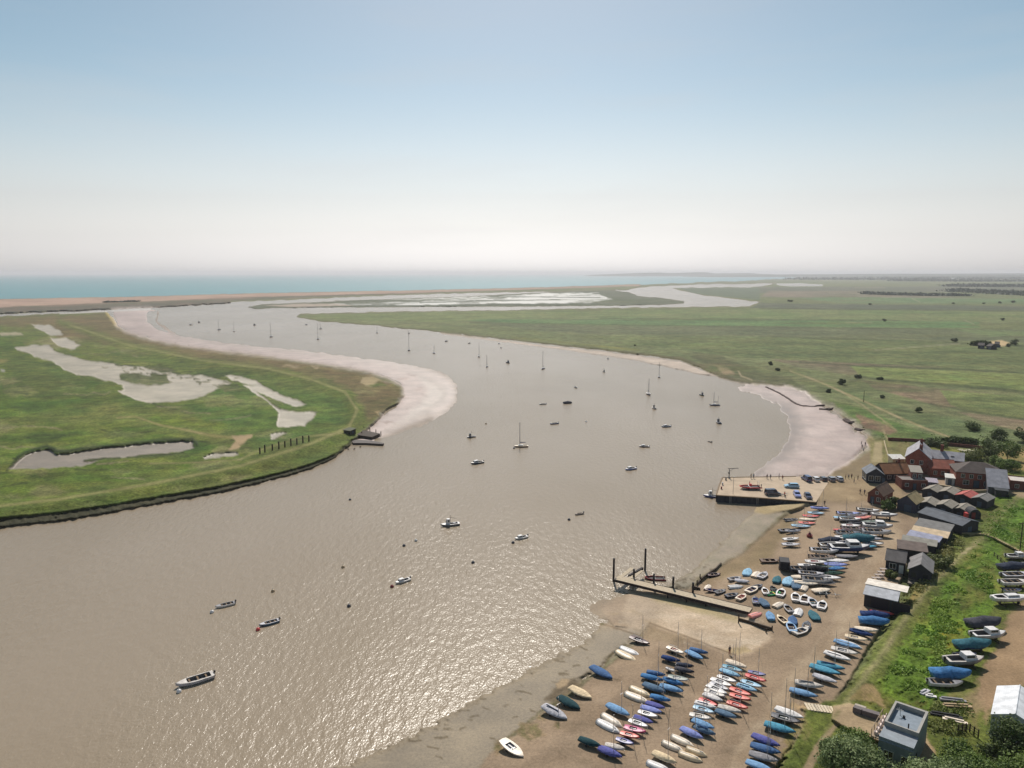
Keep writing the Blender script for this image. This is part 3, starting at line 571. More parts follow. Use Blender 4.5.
def well_mesh(L, B, Hh, z, m, c0=.22, c1=.6, wid=.56, tr=.72, full=2.3, depth=.55, name='cockpit'):
    def mk():
        q = MB(); rows = []
        O = [o for o in outline(L, B, tr, n=24, full=full) if c0-.001 <= o[2] <= c1+.001]
        for x, b, t in O:
            s = sheer(t, z, Hh); i = b*wid*.98; f = s-Hh*depth
            rows.append([(x,i,s+.01),(x,i*.9,f),(x,-i*.9,f),(x,-i,s+.01)])
        q.loft(rows); q.f += [(0,1,2,3), tuple(range(len(q.v)-1, len(q.v)-5, -1))]
        return q.mesh(name, m)
    return cached(('well',L,B,Hh,z,m.name,c0,c1,wid,tr,full,depth), mk)
def cover_mesh(L, B, Hh, z, m, peak=.42, pk=.55, tr=.72, full=2.3, name='cover'):
    def mk():
        q = MB(); rows = []; r = random.Random(int(L*100)+int(peak*100))
        for x, b, t in outline(L*1.02, B*1.05, tr, full=full):
            s = sheer(t, z, Hh); h = peak*(1-abs(t-pk)/(pk if t < pk else 1-pk)*.75)+.03; h *= (1 if b > .1 else .4)
            sag = r.uniform(-.07,.05)*min(1,peak*3+.3); s2 = r.uniform(-.07,.05)*min(1,peak*3+.3); hem = Hh*r.uniform(.2,.5)
            rows.append([(x,b*1.01,s-hem),(x,b,s+.02),(x,b*.5,s+h*.5+sag),(x,0,s+h+sag*.3),(x,-b*.5,s+h*.5+s2),(x,-b,s+.02),(x,-b*1.01,s-hem)])
        q.loft(rows); q.f += [tuple(range(6,-1,-1)), tuple(range(len(q.v)-7, len(q.v)))]
        return q.mesh(name, m, True)
    return cached(('cover',L,B,Hh,z,m.name,peak,pk,tr,full), mk)
def upturned_mesh(L, B, Hh, m, tr=.72, full=2.3):
    def mk():
        q = MB(); rows = []
        for x, b, t in outline(L, B, tr, full=full):
            k = Hh*(1.0-.75*max(0,(t-.62)/.38)**2.2); s = .04
            rows.append([(x,b,s),(x,b*.96,s+(k-s)*.5),(x,b*.74,s+(k-s)*.86),(x,0,k+.03),(x,-b*.74,s+(k-s)*.86),(x,-b*.96,s+(k-s)*.5),(x,-b,s)])
        q.loft(rows); q.f += [(0,1,2,3,4,5,6), tuple(range(len(q.v)-1,len(q.v)-8,-1))]
        return q.mesh('hull', m, True)
    return cached(('up',L,B,Hh,m.name,tr,full), mk)
def tube_path(pts, r, m, name, n=6):
    q = MB()
    for a, b in zip(pts, pts[1:]): q.tube(a, b, r, n=n)
    return q.mesh(name, m, True)

def add_trolley(root, L, B):
    def mk():
        q = MB(); q.tube((-.1*L,-B*.36,.2),(-.1*L,B*.36,.2),.03).tube((-.1*L,0,.2),(L*.48,0,.36),.03).tube((L*.47,0,.1),(L*.47,0,.4),.025)
        for s in (-1,1): q.box(-.3*L,.1*L,s*B*.2-.03,s*B*.2+.03,.22,.34)
        return q.mesh('trolley', GALV)
    t = link('trolley', cached(('trolley',L,B), mk), root)
    def wh():
        q = MB(); q.tube((0,-.05,0),(0,.05,0),.2,n=10); return q.mesh('wheel', RUB)
    for s in (-1,1):
        w_ = link('wheel', cached('wheel', wh), t); w_.location = (-.1*L, s*B*.4, .2)
def add_mast(root, x, z, h, m=None, boom=None, sail=None, rig=None, lean=0, r=.045):
    q = MB(); q.tube((x,0,z),(x+lean,0,z+h),r,r*.7,n=6)
    q.tube((x+lean*.6,-.35,z+h*.6),(x+lean*.6,.35,z+h*.6),r*.45,n=4)
    ms = link('mast', q.mesh('mast', m or ALU), root)
    if rig:
        L, B, s = rig; g = MB()
        for a in ((x+.46*L*.98 if False else L*.46,0,s),(x-.25,B*.46,s),(x-.25,-B*.46,s)): g.tube(a, (x+lean*.8,0,z+h*.88), .012, n=3)
        if L > 6: g.tube((-L*.48,0,s),(x+lean*.95,0,z+h*.98),.012,n=3)
        link('rigging', g.mesh('rigging', GALV), ms)
    if boom:
        b = MB(); b.tube((x-.05,0,z+boom[1]),(x-boom[0],0,z+boom[1]*.96),.05,n=5); bo = link('boom', b.mesh('boom', ALU), root)
        if sail:
            s_ = MB(); s_.tube((x-.1,0,z+boom[1]+.13),(x-boom[0]*.95,0,z+boom[1]+.08),.17,.08,n=8); link('sail_cover', s_.mesh('sail_cover', cloth(sail), True), bo)
    return ms

def racing_dinghy(root, L, col, col2, kind, mast, hullc='white'):
    """kind C: boom-up cover, F: taut flat cover, D: open deck, U: upside down"""
    L = round(L*.98*5)/5; B = round(L*.365*20)/20; Hh = .42; z = .3
    if kind == 'U':
        link('hull', upturned_mesh(L, B, .5, paint(col)), root)
        def kb():
            q = MB(); q.box(-L*.08, L*.04, -.025, .025, .49, .56); q.box(-L*.46, L*.3, -.035, .035, .50, .545); return q.mesh('keel_strip', paint(col2 or 'pale grey'))
        link('keel_strip', cached(('ks',L,col2), kb), root)
        return
    add_trolley(root, L, B)
    link('hull', hull_mesh(L, B, Hh, z, paint(hullc)), root)
    if kind == 'D':
        link('deck', deck_mesh(L, B, Hh, z, paint(col)), root)
        ck = link('cockpit', well_mesh(L, B, Hh, z, mat('cockpit_'+(col2 or 'dark grey').replace(' ','_'), COL[col2 or 'dark grey'], rough=.6)), root)
        def th():
            q = MB(); q.box(-L*.02, L*.03, -B*.27, B*.27, z+Hh*.72, z+Hh*.78); q.box(-L*.2, L*.06, -.06, .06, z+Hh*.5, z+Hh*.95); return q.mesh('thwart', paint('white'))
        link('thwart', cached(('th',L), th), ck)
    else:
        link('cover', cover_mesh(L, B, Hh, z, cloth(col), .38 if kind == 'C' else .10, .55), root)
        if col2:
            def stripe():
                q = MB(); q.loft([[(x, b*.12+.01, sheer(t,z,Hh)+.10+(.30 if kind=='C' else .02)), (x, -b*.12-.01, sheer(t,z,Hh)+.10+(.30 if kind=='C' else .02))] for x, b, t in outline(L*.5, B)]); return q.mesh('rolled_sail', cloth(col2))
            def roll():
                q = MB(); hh = z+Hh+(.43 if kind == 'C' else .15)
                q.tube((-L*.38,0,hh-.08),(L*.12,0,hh),.09,n=6); return q.mesh('rolled_sail', cloth(col2))
            link('rolled_sail', cached(('roll',L,kind,col2), roll), root)
    if mast:
        add_mast(root, L*.14, z+.3, mast, boom=(L*.5,.75) if kind == 'D' else None, rig=(L,B,z+Hh), lean=-.1)

def tender(root, L, col, col2, kind):
    """T open rowing tender, U upside down, C covered, R inflatable"""
    if 2.5 < L < 4.5: L *= 1.14
    L = round(L*5)/5; B = round(L*.46*20)/20; Hh = .46
    if kind == 'U':
        link('hull', upturned_mesh(L, B, .5, paint(col), tr=.8), root)
        def kb():
            q = MB(); q.box(-L*.46, L*.28, -.03, .03, .48, .57); return q.mesh('keel_strip', paint('pale grey'))
        link('keel_strip', cached(('ks2',L), kb), root); return
    if kind == 'R':
        def tubes():
            q = MB(); r = .2; w_ = B/2-.16
            q.tube((-L/2,w_,r),(L*.18,w_,r+.02),r*.8,r,n=8).tube((-L/2,-w_,r),(L*.18,-w_,r+.02),r*.8,r,n=8)
            q.tube((L*.18,w_,r+.02),(L*.46,w_*.3,r+.12),r,r*.9,n=8).tube((L*.18,-w_,r+.02),(L*.46,-w_*.3,r+.12),r,r*.9,n=8).tube((L*.45,-w_*.42,r+.12),(L*.45,w_*.42,r+.12),r*.9,n=8)
            return q.mesh('inflated_tube', mat('hypalon_'+col, COL[col], rough=.6), True)
        link('inflated_tube', cached(('rib',L,col), tubes), root)
        def fl():
            q = MB(); q.box(-L*.46,L*.4,-B/2+.2,B/2-.2,.08,.14); return q.mesh('floor_boards', DARKIN)
        link('floor_boards', cached(('ribf',L), fl), root)
        def tt():
            q = MB(); q.box(-L*.02,L*.06,-B/2+.15,B/2-.15,.32,.38); return q.mesh('seat', paint(col2 or 'pale grey'))
        link('seat', cached(('ribt',L,col2), tt), root)
        link('transom', cached(('ribb',L), lambda: MB().box(-L*.42,-L*.38,-B/2+.2,B/2-.2,.1,.5).mesh('transom', DARKIN)), root); return
    link('hull', hull_mesh(L, B, Hh, .04, paint(col), tr=.8, full=2.6), root)
    if kind == 'C':
        link('cover', cover_mesh(L, B, Hh, .04, cloth(col2 or col), .2, .5, tr=.8, full=2.6), root); return
    link('gunwale', deck_mesh(L, B, Hh, .04, paint(col), .14, .78, .70, tr=.8, full=2.6, name='gunwale'), root)
    ins = link('inside', well_mesh(L, B, Hh, .04, mat('inside_'+(col2 or 'grey').replace(' ','_'), COL[col2 or 'grey'], rough=.7), .14, .78, .70, tr=.8, full=2.6, depth=.85, name='inside'), root)
    def th():
        q = MB(); q.box(-L*.05,L*.05,-B*.345,B*.345,.36,.40); return q.mesh('thwart', WOOD)
    def th2():
        q = MB(); q.box(-L*.33,-L*.22,-B*.32,B*.32,.36,.40); return q.mesh('thwart', WOOD)
    link('thwart', cached(('t1',L), th), ins); link('thwart', cached(('t2',L), th2), ins)

def cabin(root, x0, x1, B, z, h, m=None, rake=.35, name='cabin', glass=True):
    q = MB(); b = B/2
    q.loft([[(x0,-b,z),(x0,b,z),(x0,b*.86,z+h),(x0,-b*.86,z+h)], [(x1-rake*h,-b*.98,z),(x1-rake*h,b*.98,z),(x1-rake*h-.1,b*.8,z+h),(x1-rake*h-.1,-b*.8,z+h)],
            [(x1+rake*h*.5,-b*.62,z),(x1+rake*h*.5,b*.62,z),(x1-rake*h*.4,b*.5,z+h*.72),(x1-rake*h*.4,-b*.5,z+h*.72)]], closed=True, cap=True)
    c = link(name, q.mesh(name, m or paint('white')), root)
    if glass:
        g = MB()
        for s in (-1,1): g.loft([[(x0+.2,s*(b*.95+.02),z+h*.45),(x0+.2,s*(b*.89+.02),z+h*.85)], [(x1-rake*h-.25,s*(b*.93+.02),z+h*.45),(x1-rake*h-.3,s*(b*.85+.02),z+h*.82)]])
        xa = x1+rake*h*.35; xb = x1-rake*h*.35
        g.add([(xa+.06,-b*.5,z+h*.25),(xa+.06,b*.5,z+h*.25),(xb+.07,b*.44,z+h*.68),(xb+.07,-b*.44,z+h*.68)], [(0,1,2,3)])
        link('window', g.mesh('window', GLASS), c)
    return c
def outboard(root, x, z, col='black'):
    q = MB(); q.box(x-.32,x-.04,-.16,.16,z+.15,z+.52).box(x-.24,x-.1,-.06,.06,z-.5,z+.15).box(x-.34,x-.08,-.03,.03,z-.55,z-.45)
    return link('outboard_motor', q.mesh('outboard_motor', paint(col)), root)
def stands(root, L, B, z):
    """chocks and props that carry a boat ashore"""
    q = MB()
    for x in (-L*.28, L*.22): q.box(x-.15,x+.15,-.2,.2,0,z+.12)
    for x in (-L*.25, L*.15):
        for s in (-1,1): q.tube((x,s*B*.62,0),(x,s*B*.33,z+.45),.05,n=4)
    q.box(-L*.3,L*.24,-.08,.08,0,.14)
    for x in (-L*.25, L*.15): q.box(x-.06,x+.06,-B*.64,B*.64,.0,.1)
    return link('boat_stand', q.mesh('boat_stand', DWOOD), root)
def motor_boat(root, L, col, col2, kind, afloat=True):
    """M cabin cruiser, K working boat with wheelhouse, O open launch, T tarpaulin over everything"""
    B = L*.36; Hh = L*.15; z = -.28*Hh if afloat else (.22 if L < 6.6 else .5)
    link('hull', hull_mesh(L, B, Hh, z, paint(col), tr=.85, full=2.6), root)
    if not afloat: stands(root, L, B, z)
    top = z+Hh
    if kind == 'T':
        link('tarpaulin', cover_mesh(L, B*1.08, Hh*1.3, z-.05, cloth(col2), L*.15, .42, tr=.9, full=3.2, name='tarpaulin'), root); return
    link('deck', deck_mesh(L, B, Hh, z, paint(col2), .06, .5 if kind != 'O' else .74, .78, tr=.85, full=2.6), root)
    wl = link('cockpit', well_mesh(L, B, Hh, z, INSIDE, .06, .5 if kind != 'O' else .74, .78, tr=.85, full=2.6, depth=.6), root)
    if kind == 'M':
        cabin(root, -L*.06, L*.26, B*.72, top+.02, L*.13, paint('white')); outboard(root, -L/2, top-.1)
    elif kind == 'K':
        cabin(root, L*.02, L*.2, B*.56, top-.02, 1.5, paint(col2), rake=.1, name='wheelhouse')
        q = MB(); q.tube((-L*.02,0,top+.2),(-L*.02,0,top+2.6),.05,n=5).tube((-L*.02,0,top+1.9),(-L*.36,0,top+1.3),.04,n=4); link('derrick', q.mesh('derrick', DWOOD), root)
        q = MB(); q.box(-L*.3,-L*.16,-B*.16,B*.16,top-Hh*.55,top+.15); link('engine_box', q.mesh('engine_box', paint('grey')), root)
    else:
        for x in (-.3,-.08,.14): link('thwart', MB().box(x*L-.14,x*L+.14,-B*.38,B*.38,top-.16,top-.1).mesh('thwart', WOOD), wl)
        outboard(root, -L/2, top-.1)
def yacht(root, L, col, col2, mast, afloat=True, sail='dark blue', ketch=False):
    B = L*.32; Hh = L*.13; z = -.25*Hh if afloat else .7
    link('hull', hull_mesh(L, B, Hh, z, paint(col), tr=.62, full=2.2), root)
    link('deck', deck_mesh(L, B, Hh, z, paint(col2), .08, .34, .6, tr=.62, full=2.2), root)
    link('cockpit', well_mesh(L, B, Hh, z, INSIDE, .08, .34, .6, tr=.62, full=2.2), root)
    cabin(root, -L*.14, L*.2, B*.56, z+Hh+.03, L*.055, paint('white'))
    if not afloat: stands(root, L, B, z)
    if mast:
        add_mast(root, L*.08, z+Hh, mast, m=paint('dark grey') if mast > 8.5 else None, boom=(L*.42, 1.3), sail=sail, rig=(L,B,z+Hh), r=.13 if afloat else .08)
        if ketch: q = MB(); q.tube((-L*.34,0,z+Hh),(-L*.34,0,z+Hh+mast*.72),.075,.05); link('mizzen_mast', q.mesh('mizzen_mast', ALU), root)

ORD = ['', 'first','second','third','fourth','fifth','sixth','seventh','eighth','ninth','tenth','eleventh','twelfth','thirteenth','fourteenth','fifteenth','sixteenth','seventeenth','eighteenth','nineteenth','twentieth',
 'twenty-first','twenty-second','twenty-third','twenty-fourth','twenty-fifth','twenty-sixth','twenty-seventh','twenty-eighth','twenty-ninth','thirtieth']
# ------------------------------------------------------------------ dinghies drawn up ashore
def park_boat(u0, v0, u1, v1, col, kind, name, label, group, col2=None, mast=0, hullc='white', fn='d'):
    a = on(u0, v0, .5); b = on(u1, v1, .5); mid = (a+b)/2; L = (a-b).length
    g = ground_at(mid.x, mid.y)
    rz = math.atan2(b.y-a.y, b.x-a.x)
    t = thing(name, label, 'boat', (mid.x, mid.y, g), rz, group)
    if fn == 'd': racing_dinghy(t, min(L, 5.4), col, col2, kind, mast, hullc)
    return t
KIND = {'C': 'peak-covered dinghy', 'F': 'flat-covered dinghy', 'D': 'open dinghy', 'U': 'upturned dinghy'}
def rank(rows, where, group):
    n = len(rows)
    for i, r in enumerate(rows):
        u0, v0, u1, v1, col, kind = r[:6]; o = dict(r[6]) if len(r) > 6 else {}
        if not o.get('mast') and kind in 'CD' and (i*7+n) % 5 < 2: o['mast'] = 5.2+(i % 3)*.5
        lab = (o.get('lab') or KIND[kind]) + (', mast up' if o.get('mast') else '')
        lab = f"{col} {lab}, {ORD[i+1]} {where}"
        if n == 1: lab = f"{col} {o.get('lab') or KIND[kind]} {where}"
        park_boat(u0, v0, u1, v1, col, kind, {'C':'covered_dinghy','F':'covered_dinghy','D':'racing_dinghy','U':'upturned_dinghy'}[kind], lab, group, o.get('c2'), o.get('mast', 0), o.get('h', 'white'))
G1 = 'dinghies drawn up on the boat park'
rank([(630,638,650,643,'maroon','D',dict(mast=5.5,c2='slate',h='maroon')), (620,647,641,653,'white','U'), (616,651,638,658.5,'cream','U'), (591,668,613,678,'blue','C',dict(h='dark blue')),
      (570,689.5,592,697.5,'cream','F',dict(c2=None)), (559,699,580,708,'dark teal','C',dict(h='dark teal')), (543,708,568,718,'pale grey','C',dict(mast=3,c2='slate',h='grey')), (501,743,525,756,'ivory','D',dict(c2='grey'))],
     'from the slipway along the weedy shore edge', G1)
rank([(607,705,630,716.5,'light blue','C'), (602,713,623,725,'ivory','U'), (597,719,621,731,'white','U',dict(c2='grey')), (579,739,601,747,'dark teal','C',dict(h='dark green')), (605,745,625,750,'off-white','F'), (599,748,622,758,'violet','C',dict(h='navy'))],
     'from the slipway in the small shoreward huddle', G1)
rank([(667,648,684,654,'ivory','D',dict(mast=5.8,c2='orange')), (686,651,703,660,'light blue','F',dict(h='blue')), (690,649,708,654,'blue','C',dict(mast=4.5,h='blue')), (662,657,680,662,'dark blue','C',dict(h='navy')), (676,664,694,667,'slate','C',dict(h='black')),
      (675,668,694,673,'dark grey','C',dict(h='black')), (666,668,675,672,'grey','D'), (647,672,665,676,'blue','C',dict(mast=6,h='blue')), (641,675.5,662,681,'bright blue','C',dict(h='dark blue')), (668,677,689,681,'grey-green','D',dict(c2='white')),
      (663,679,683,685.5,'bright blue','C',dict(c2='pale grey',h='dark blue')), (660,686,683,692.5,'light blue','C',dict(h='grey-blue')), (643,684,666,693,'grey-blue','C',dict(h='grey-blue',mast=3)), (630,685,652,695,'cream','U'), (625,691,650,701,'ivory','U'), (650,696,671,701.5,'bright blue','C')],
     'down the jumbled cluster below the slipway', G1)
rank([(646,703,665,709,'violet','F',dict(h='pale violet')), (641,707.5,661.5,713,'pale violet','F',dict(h='violet')), (638,712,658,717.5,'white','D',dict(c2='navy')), (634,717,653,724,'violet','F',dict(h='violet')), (629,721,648,728,'white','D',dict(c2='dark green')),
      (624,727,646,733,'magenta','D',dict(c2='maroon',h='magenta')), (620,733,640,738.5,'coral','D',dict(c2='dark red',h='coral')), (616,739,634,745,'violet','D',dict(c2='navy',h='dark blue'))],
     'down the violet, white and pink rank', G1)
rank([(726,661,747,668,'ivory','F',dict(mast=6.2)), (722,666,743,672,'turquoise','D',dict(mast=6,c2='teal')), (720,670,740,677,'sky blue','F',dict(mast=5.6)), (717,676,737,683,'white','D',dict(c2='slate')), (711,679,732,687,'white','D',dict(c2='pale grey')),
      (710,683,729,691,'pale grey','D'), (707,686,727,695,'white','D',dict(c2='grey')), (704,690,726,697.5,'off-white','D',dict(c2='pale grey')), (703,694,723,702,'white','F'), (699,699,718,707,'red','D',dict(c2='dark red',h='red')),
      (695,702.5,716,709,'white','F',dict(c2='dark blue')), (693,707,714.5,714,'sky blue','D',dict(mast=6,c2='grey-blue')), (689,714.5,712,719.5,'off-white','D',dict(c2='tan')), (692,720,714.5,729,'light blue','F'), (694,727,716,735.5,'grey-blue','C',dict(h='blue',c2='blue')), (681,729,703,739.5,'pale violet','C',dict(mast=5,h='light blue'))],
     'down the long mostly white middle rank', G1)
rank([(748,672,766,676,'violet','D',dict(c2='navy',h='grey-blue')), (745,675,766,682,'red','D',dict(c2='coral',h='red')), (741,681,762,688,'sky blue','D',dict(c2='teal')), (737,685,757,692,'sky blue','F',dict(c2='dark blue')), (730,689,751,696,'coral','D',dict(c2='red',h='coral')),
      (729.5,695,751,700.5,'coral','D',dict(c2='dark red',h='red')), (727,702.5,748,709,'coral','D',dict(c2='red',h='red')), (718,707,741,712.5,'off-white','F'), (715,711,737,718.5,'grey-blue','F',dict(h='light blue'))],
     'down the short red and blue rank', G1)
rank([(671,734.5,695,745,'ivory','U'), (662,740,685,750,'ivory','U',dict()), (686,746,708,754,'cream','U'), (679,751,703,759.5,'cream','U'), (653,753,676.5,764,'cream','C',dict(mast=8)), (647,760,672,770,'white','U')],
     'down the cream boats nearest the camera', G1)
G2 = 'dinghies along the grass verge'
rank([(855,629,878,633.5,'ivory','F'), (849.5,630,873,636.5,'dark blue','C',dict(c2='blue',h='blue')), (844.5,636,868,641,'cream','D',dict(c2='tan')), (839,639,863,647,'white','U'), (834,641,860,649,'light blue','F',dict(c2='pale grey')), (831,648,858,654.5,'off-white','D',dict(mast=6,c2='grey')),
      (824,652,851,661,'white','F',dict(c2='slate')), (817,663,845,670,'turquoise','C',dict(c2='blue',mast=7,h='blue')), (810,666,840,675,'turquoise','F',dict(h='teal')), (813,675,837,683,'pale grey','F')],
     'from the sheds beside the levee', G2)
rank([(794.5,682,824,687.5,'off-white','C',dict(c2='grey',mast=7)), (789.5,689.5,818,697.5,'light blue','C',dict(h='dark blue')), (775,708,804,717.5,'white','F',dict(mast=8)), (771,715,801,723,'dark grey','D',dict(h='dark grey',c2='dark green')), (764.5,724,796,733.5,'turquoise','C',dict(mast=8.5,h='blue')),
      (752,736,780,747,'violet','C',dict(mast=8,h='violet')), (750,745.5,781,754,'blue','C',dict(h='teal')), (749,754,778,765,'grey','F',dict(mast=6)), (746,762,772,771,'light blue','F')],
     'down the verge past the concrete steps', G2)

# ------------------------------------------------------------------ small craft between the pontoon and the lane
G3 = 'small craft laid up by the pontoon'
NM = {'T':('rowing_tender','open tender'),'U':('upturned_tender','upturned tender'),'C':('covered_tender','covered tender'),'R':('inflatable_dinghy','inflatable dinghy')}
def tenders(rows, where, group=G3):
    for i, r in enumerate(rows):
        u, v, L, ang, col, kind = r[:6]; c2 = r[6] if len(r) > 6 else None
        p = on(u, v); p.z = ground_at(p.x, p.y)
        nm, ph = NM[kind]; shade = col + (f' and {c2}' if c2 and kind != 'U' and c2 != col else '')
        t = thing(nm, f"{shade} {ph}, {ORD[i+1]} {where}", 'boat', p, R(ang), group)
        tender(t, L, col, c2, kind)
tenders([(714,576,3,10,'maroon','T','dark grey'), (708,588,3,60,'ivory','U'), (712,592,3.2,160,'maroon','T','violet'), (720.5,593,2.8,30,'dark grey','T','white'), (732,596.5,3,20,'slate','T','grey'), (741.5,598.5,3.2,45,'ivory','T','pink'),
         (735,580,3.2,20,'grey','T','pale grey'), (742,582.5,2.8,-20,'white','C','pale grey'), (736,587.5,3.2,10,'white','U'), (747.5,573.5,3.8,62,'light blue','C','sky blue'), (756.5,575,3.6,55,'ivory','U'), (763,576.5,3.6,50,'pale grey','T','white')],
        'from the river beside the jetty')
tenders([(777,581,3.4,60,'dark teal','C','teal'), (752,591,3.6,40,'ivory','T','violet'), (757.5,588,2.8,30,'slate','T','grey'), (765,592.5,3,80,'white','T','maroon'), (774,590.5,2.8,90,'black','R','dark green'), (773.5,594.5,3,10,'green','R','yellow'),
         (781,594,3.6,60,'white','T','maroon'), (755.5,602,3.2,75,'slate','T','pale violet'), (763.5,604,3.4,92,'grey-blue','C','grey-blue'), (779,605.5,3.4,40,'ivory','U'), (756,615.5,3.2,30,'pink','U'), (770,617.5,3.2,80,'turquoise','C','light blue'),
         (782,621,3.2,100,'cream','T','maroon')],
        'from the river amid the tenders')
tenders([(788,582.5,4.2,60,'sky blue','C','sky blue'), (796.5,586,4.2,70,'grey-blue','C','grey-blue'), (804,588,3.6,55,'ivory','U'), (821.5,592,3.6,10,'ivory','C','ivory'), (795.5,598.5,3.8,70,'white','T','dark grey'), (804.5,600.5,3.8,65,'white','T','maroon'),
         (812.5,603.5,3.8,85,'pale grey','T','teal'), (822,606.5,3.8,60,'white','T','slate'), (788,610,3.2,90,'grey','T','black'), (798.5,612.5,3.6,60,'white','U'), (813.5,617,3.6,85,'dark teal','C','teal'), (792.5,622,3.4,70,'blue','C','blue'), (791,628.5,3.6,80,'light blue','T','navy'),
         (801,632.5,3.6,30,'off-white','T','grey'), (806.5,627,3.2,60,'slate','T','white')],
        'from the river, landward tenders')
# ------------------------------------------------------------------ boats ashore below the quay and beside the lane
def shore_boats(rows, where, group):
    for i, r in enumerate(rows):
        u, v, L, ang, col, kind, c2 = r[:7]; mast = r[7] if len(r) > 7 else 0
        p = on(u, v+1); p.z = ground_at(p.x, p.y)
        ph = {'M':'cabin boat','K':'wheelhouse boat','O':'open launch','T':'tarpaulined boat','Y':'yacht hull on stands','D':'open dinghy','F':'flat-covered dinghy','C':'dinghy with peaked cover','U':'upturned hull','R':'inflatable boat','TT':'small open boat'}[kind]
        nm = {'M':'cabin_boat','K':'working_boat','O':'open_launch','T':'tarpaulined_boat','Y':'laid_up_yacht','D':'racing_dinghy','F':'covered_dinghy','C':'covered_dinghy','U':'upturned_boat','R':'inflatable_boat','TT':'rowing_boat'}[kind]
        shade = col if c2 in (None, col) else f'{col} and {c2}'
        ph2 = f"{shade} {ph}, {ORD[i+1]} {where}"
        if 'yard behind' in where: L *= 1.02
        if 'lane-side' in where: L *= 1.25 if kind in 'MKOTY' else 1.15; mast = mast or (6.5 if i % 3 == 0 and kind in 'DCF' else 0)
        t = thing(nm, ph2, 'boat', p, R(ang), group)
        if kind in 'MKOT' and kind != 'TT': motor_boat(t, L, col, c2 or 'white', kind, False)
        elif kind == 'Y': yacht(t, L, col, c2 or 'white', mast, False)
        elif kind == 'R': tender(t, L, col, c2, 'R')
        elif kind == 'TT': tender(t, L, col, c2, 'T')
        else: racing_dinghy(t, min(L,5.4), col, c2 if c2 != col else None, kind, mast, 'white' if kind != 'U' else col)
shore_boats([(820,509,5.5,-12,'pale violet','C','slate',6),(816,514,5,-10,'sky blue','D','slate',5),(811,517,4.8,-8,'red','D','white'),(808,520.5,4.6,-8,'ivory','F','ivory'),(807,524,5,-8,'coral','D','dark red'),(791,519.5,3.6,5,'grey','R','dark grey'),
             (801,527,5.4,-12,'sky blue','D','white',5),(787,530.5,4.2,8,'dark grey','TT','black'),(793,532,4.2,0,'pale grey','C','slate',4),(791,540,4.6,10,'white','D','slate',5),(791,545.5,5,0,'pale grey','D','navy')],
            'down the loose group below the quay', 'boats in the group below the quay')
shore_boats([(848,515.5,5,-8,'white','O','pale violet'),(850,521,4.8,-6,'pale grey','O','white'),(864,518.5,5.6,18,'pink','F','pink'),(869,523,5,15,'grey-green','F','grey-green'),(851,526.5,5,-4,'white','D','red'),(853,530.5,5,-6,'white','O','maroon'),(877,529,6.2,-14,'pale grey','M','white'),
             (867,531.5,5,-8,'grey-green','D','tan'),(848,535,5.2,-8,'white','O','slate'),(876,535,6,-10,'white','O','grey'),(845,538.5,5.2,-10,'white','D','teal'),(872,540,5,-8,'pale grey','C','pink'),(859,543,6,-6,'teal','T','teal'),(873,544.5,5,-8,'white','D','grey'),(839,542.5,5,-8,'grey','O','pale grey')],
            'down the northern lane-side crowd', 'boats crowded beside the lane')
shore_boats([(831,548,5.4,8,'tan','O','white'),(849,552,8,-2,'dark blue','M','white'),(824,554,5.4,-8,'white','O','pale grey'),(834,557,3.4,5,'cream','U','cream'),(847,557.5,5.4,-4,'grey','F','grey'),(838,562,6,-4,'white','F','white'),(816,563,5.2,-6,'white','D','red',5),(836,566,5.4,-3,'pale violet','F','white'),
             (834,569.5,5.4,-3,'bright blue','F','bright blue'),(802,571,5,0,'dark grey','O','dark grey'),(815,572.5,4.6,-6,'dark grey','T','black'),(833,574.5,5,-4,'dark green','F','teal'),(803,578.5,4.4,0,'ivory','F','ivory'),(818,577.5,4.6,-10,'grey','C','slate'),(829,578.5,4.6,-16,'white','D','grey'),
             (817,582.5,5.2,-14,'white','O','dark grey'),(801,582.5,4,-20,'white','U','white')],
            'down the southern lane-side crowd', 'boats crowded beside the lane')
shore_boats([(843,518.8,4.6,-10,'sky blue','D','slate',6),(857,516.5,5,4,'white','O','grey'),(858,524,4.8,8,'dark grey','C','black',6),(843,531.5,4.8,-6,'red','D','white'),(860,535.5,5,-4,'tan','O','dark grey'),(867,537,4.8,-10,'white','C','slate',6.5),(846,544.5,5,6,'dark blue','C','navy',6),(830,543,4.6,10,'dark grey','T','slate'),
             (866,547.5,5,-6,'turquoise','F','white'),(827,550.5,4.6,0,'pale grey','D','slate',6),(822,559.5,5,-4,'ivory','O','brown'),(809,567,4.6,-6,'white','D','navy'),(824,568.5,4.8,-8,'grey-green','C','dark green'),(811,576,4.6,-12,'slate','O','pale grey'),(806,584.5,4.4,-16,'ivory','F','white'),(824,584,4.6,-8,'dark grey','D','maroon')],
            'tucked between the lane-side ranks', 'boats crowded beside the lane')
shore_boats([(770,562,4.8,0,'brown','TT','maroon')], 'and only one beside the black trailer', 'boats crowded beside the lane') if False else None
t = thing('rowing_boat', 'dark brown open boat alone beside the black box trailer', 'boat', on(770,562), 0); tender(t, 4.8, 'brown', 'maroon', 'T')
shore_boats([(882,612.5,4.6,-12,'red','U','white'),(875,618.5,5.4,-12,'grey-blue','T','dark blue'),(874,624.5,5.6,-12,'bright blue','T','bright blue')], 'out from the white-roofed shed', 'boats stored at the white-roofed shed')
shore_boats([(884,518,7,-12,'pale grey','Y','white',0),(868,512,6,-16,'grey','O','white')], 'along the lane by the brick cottage', 'boats by the cottage')
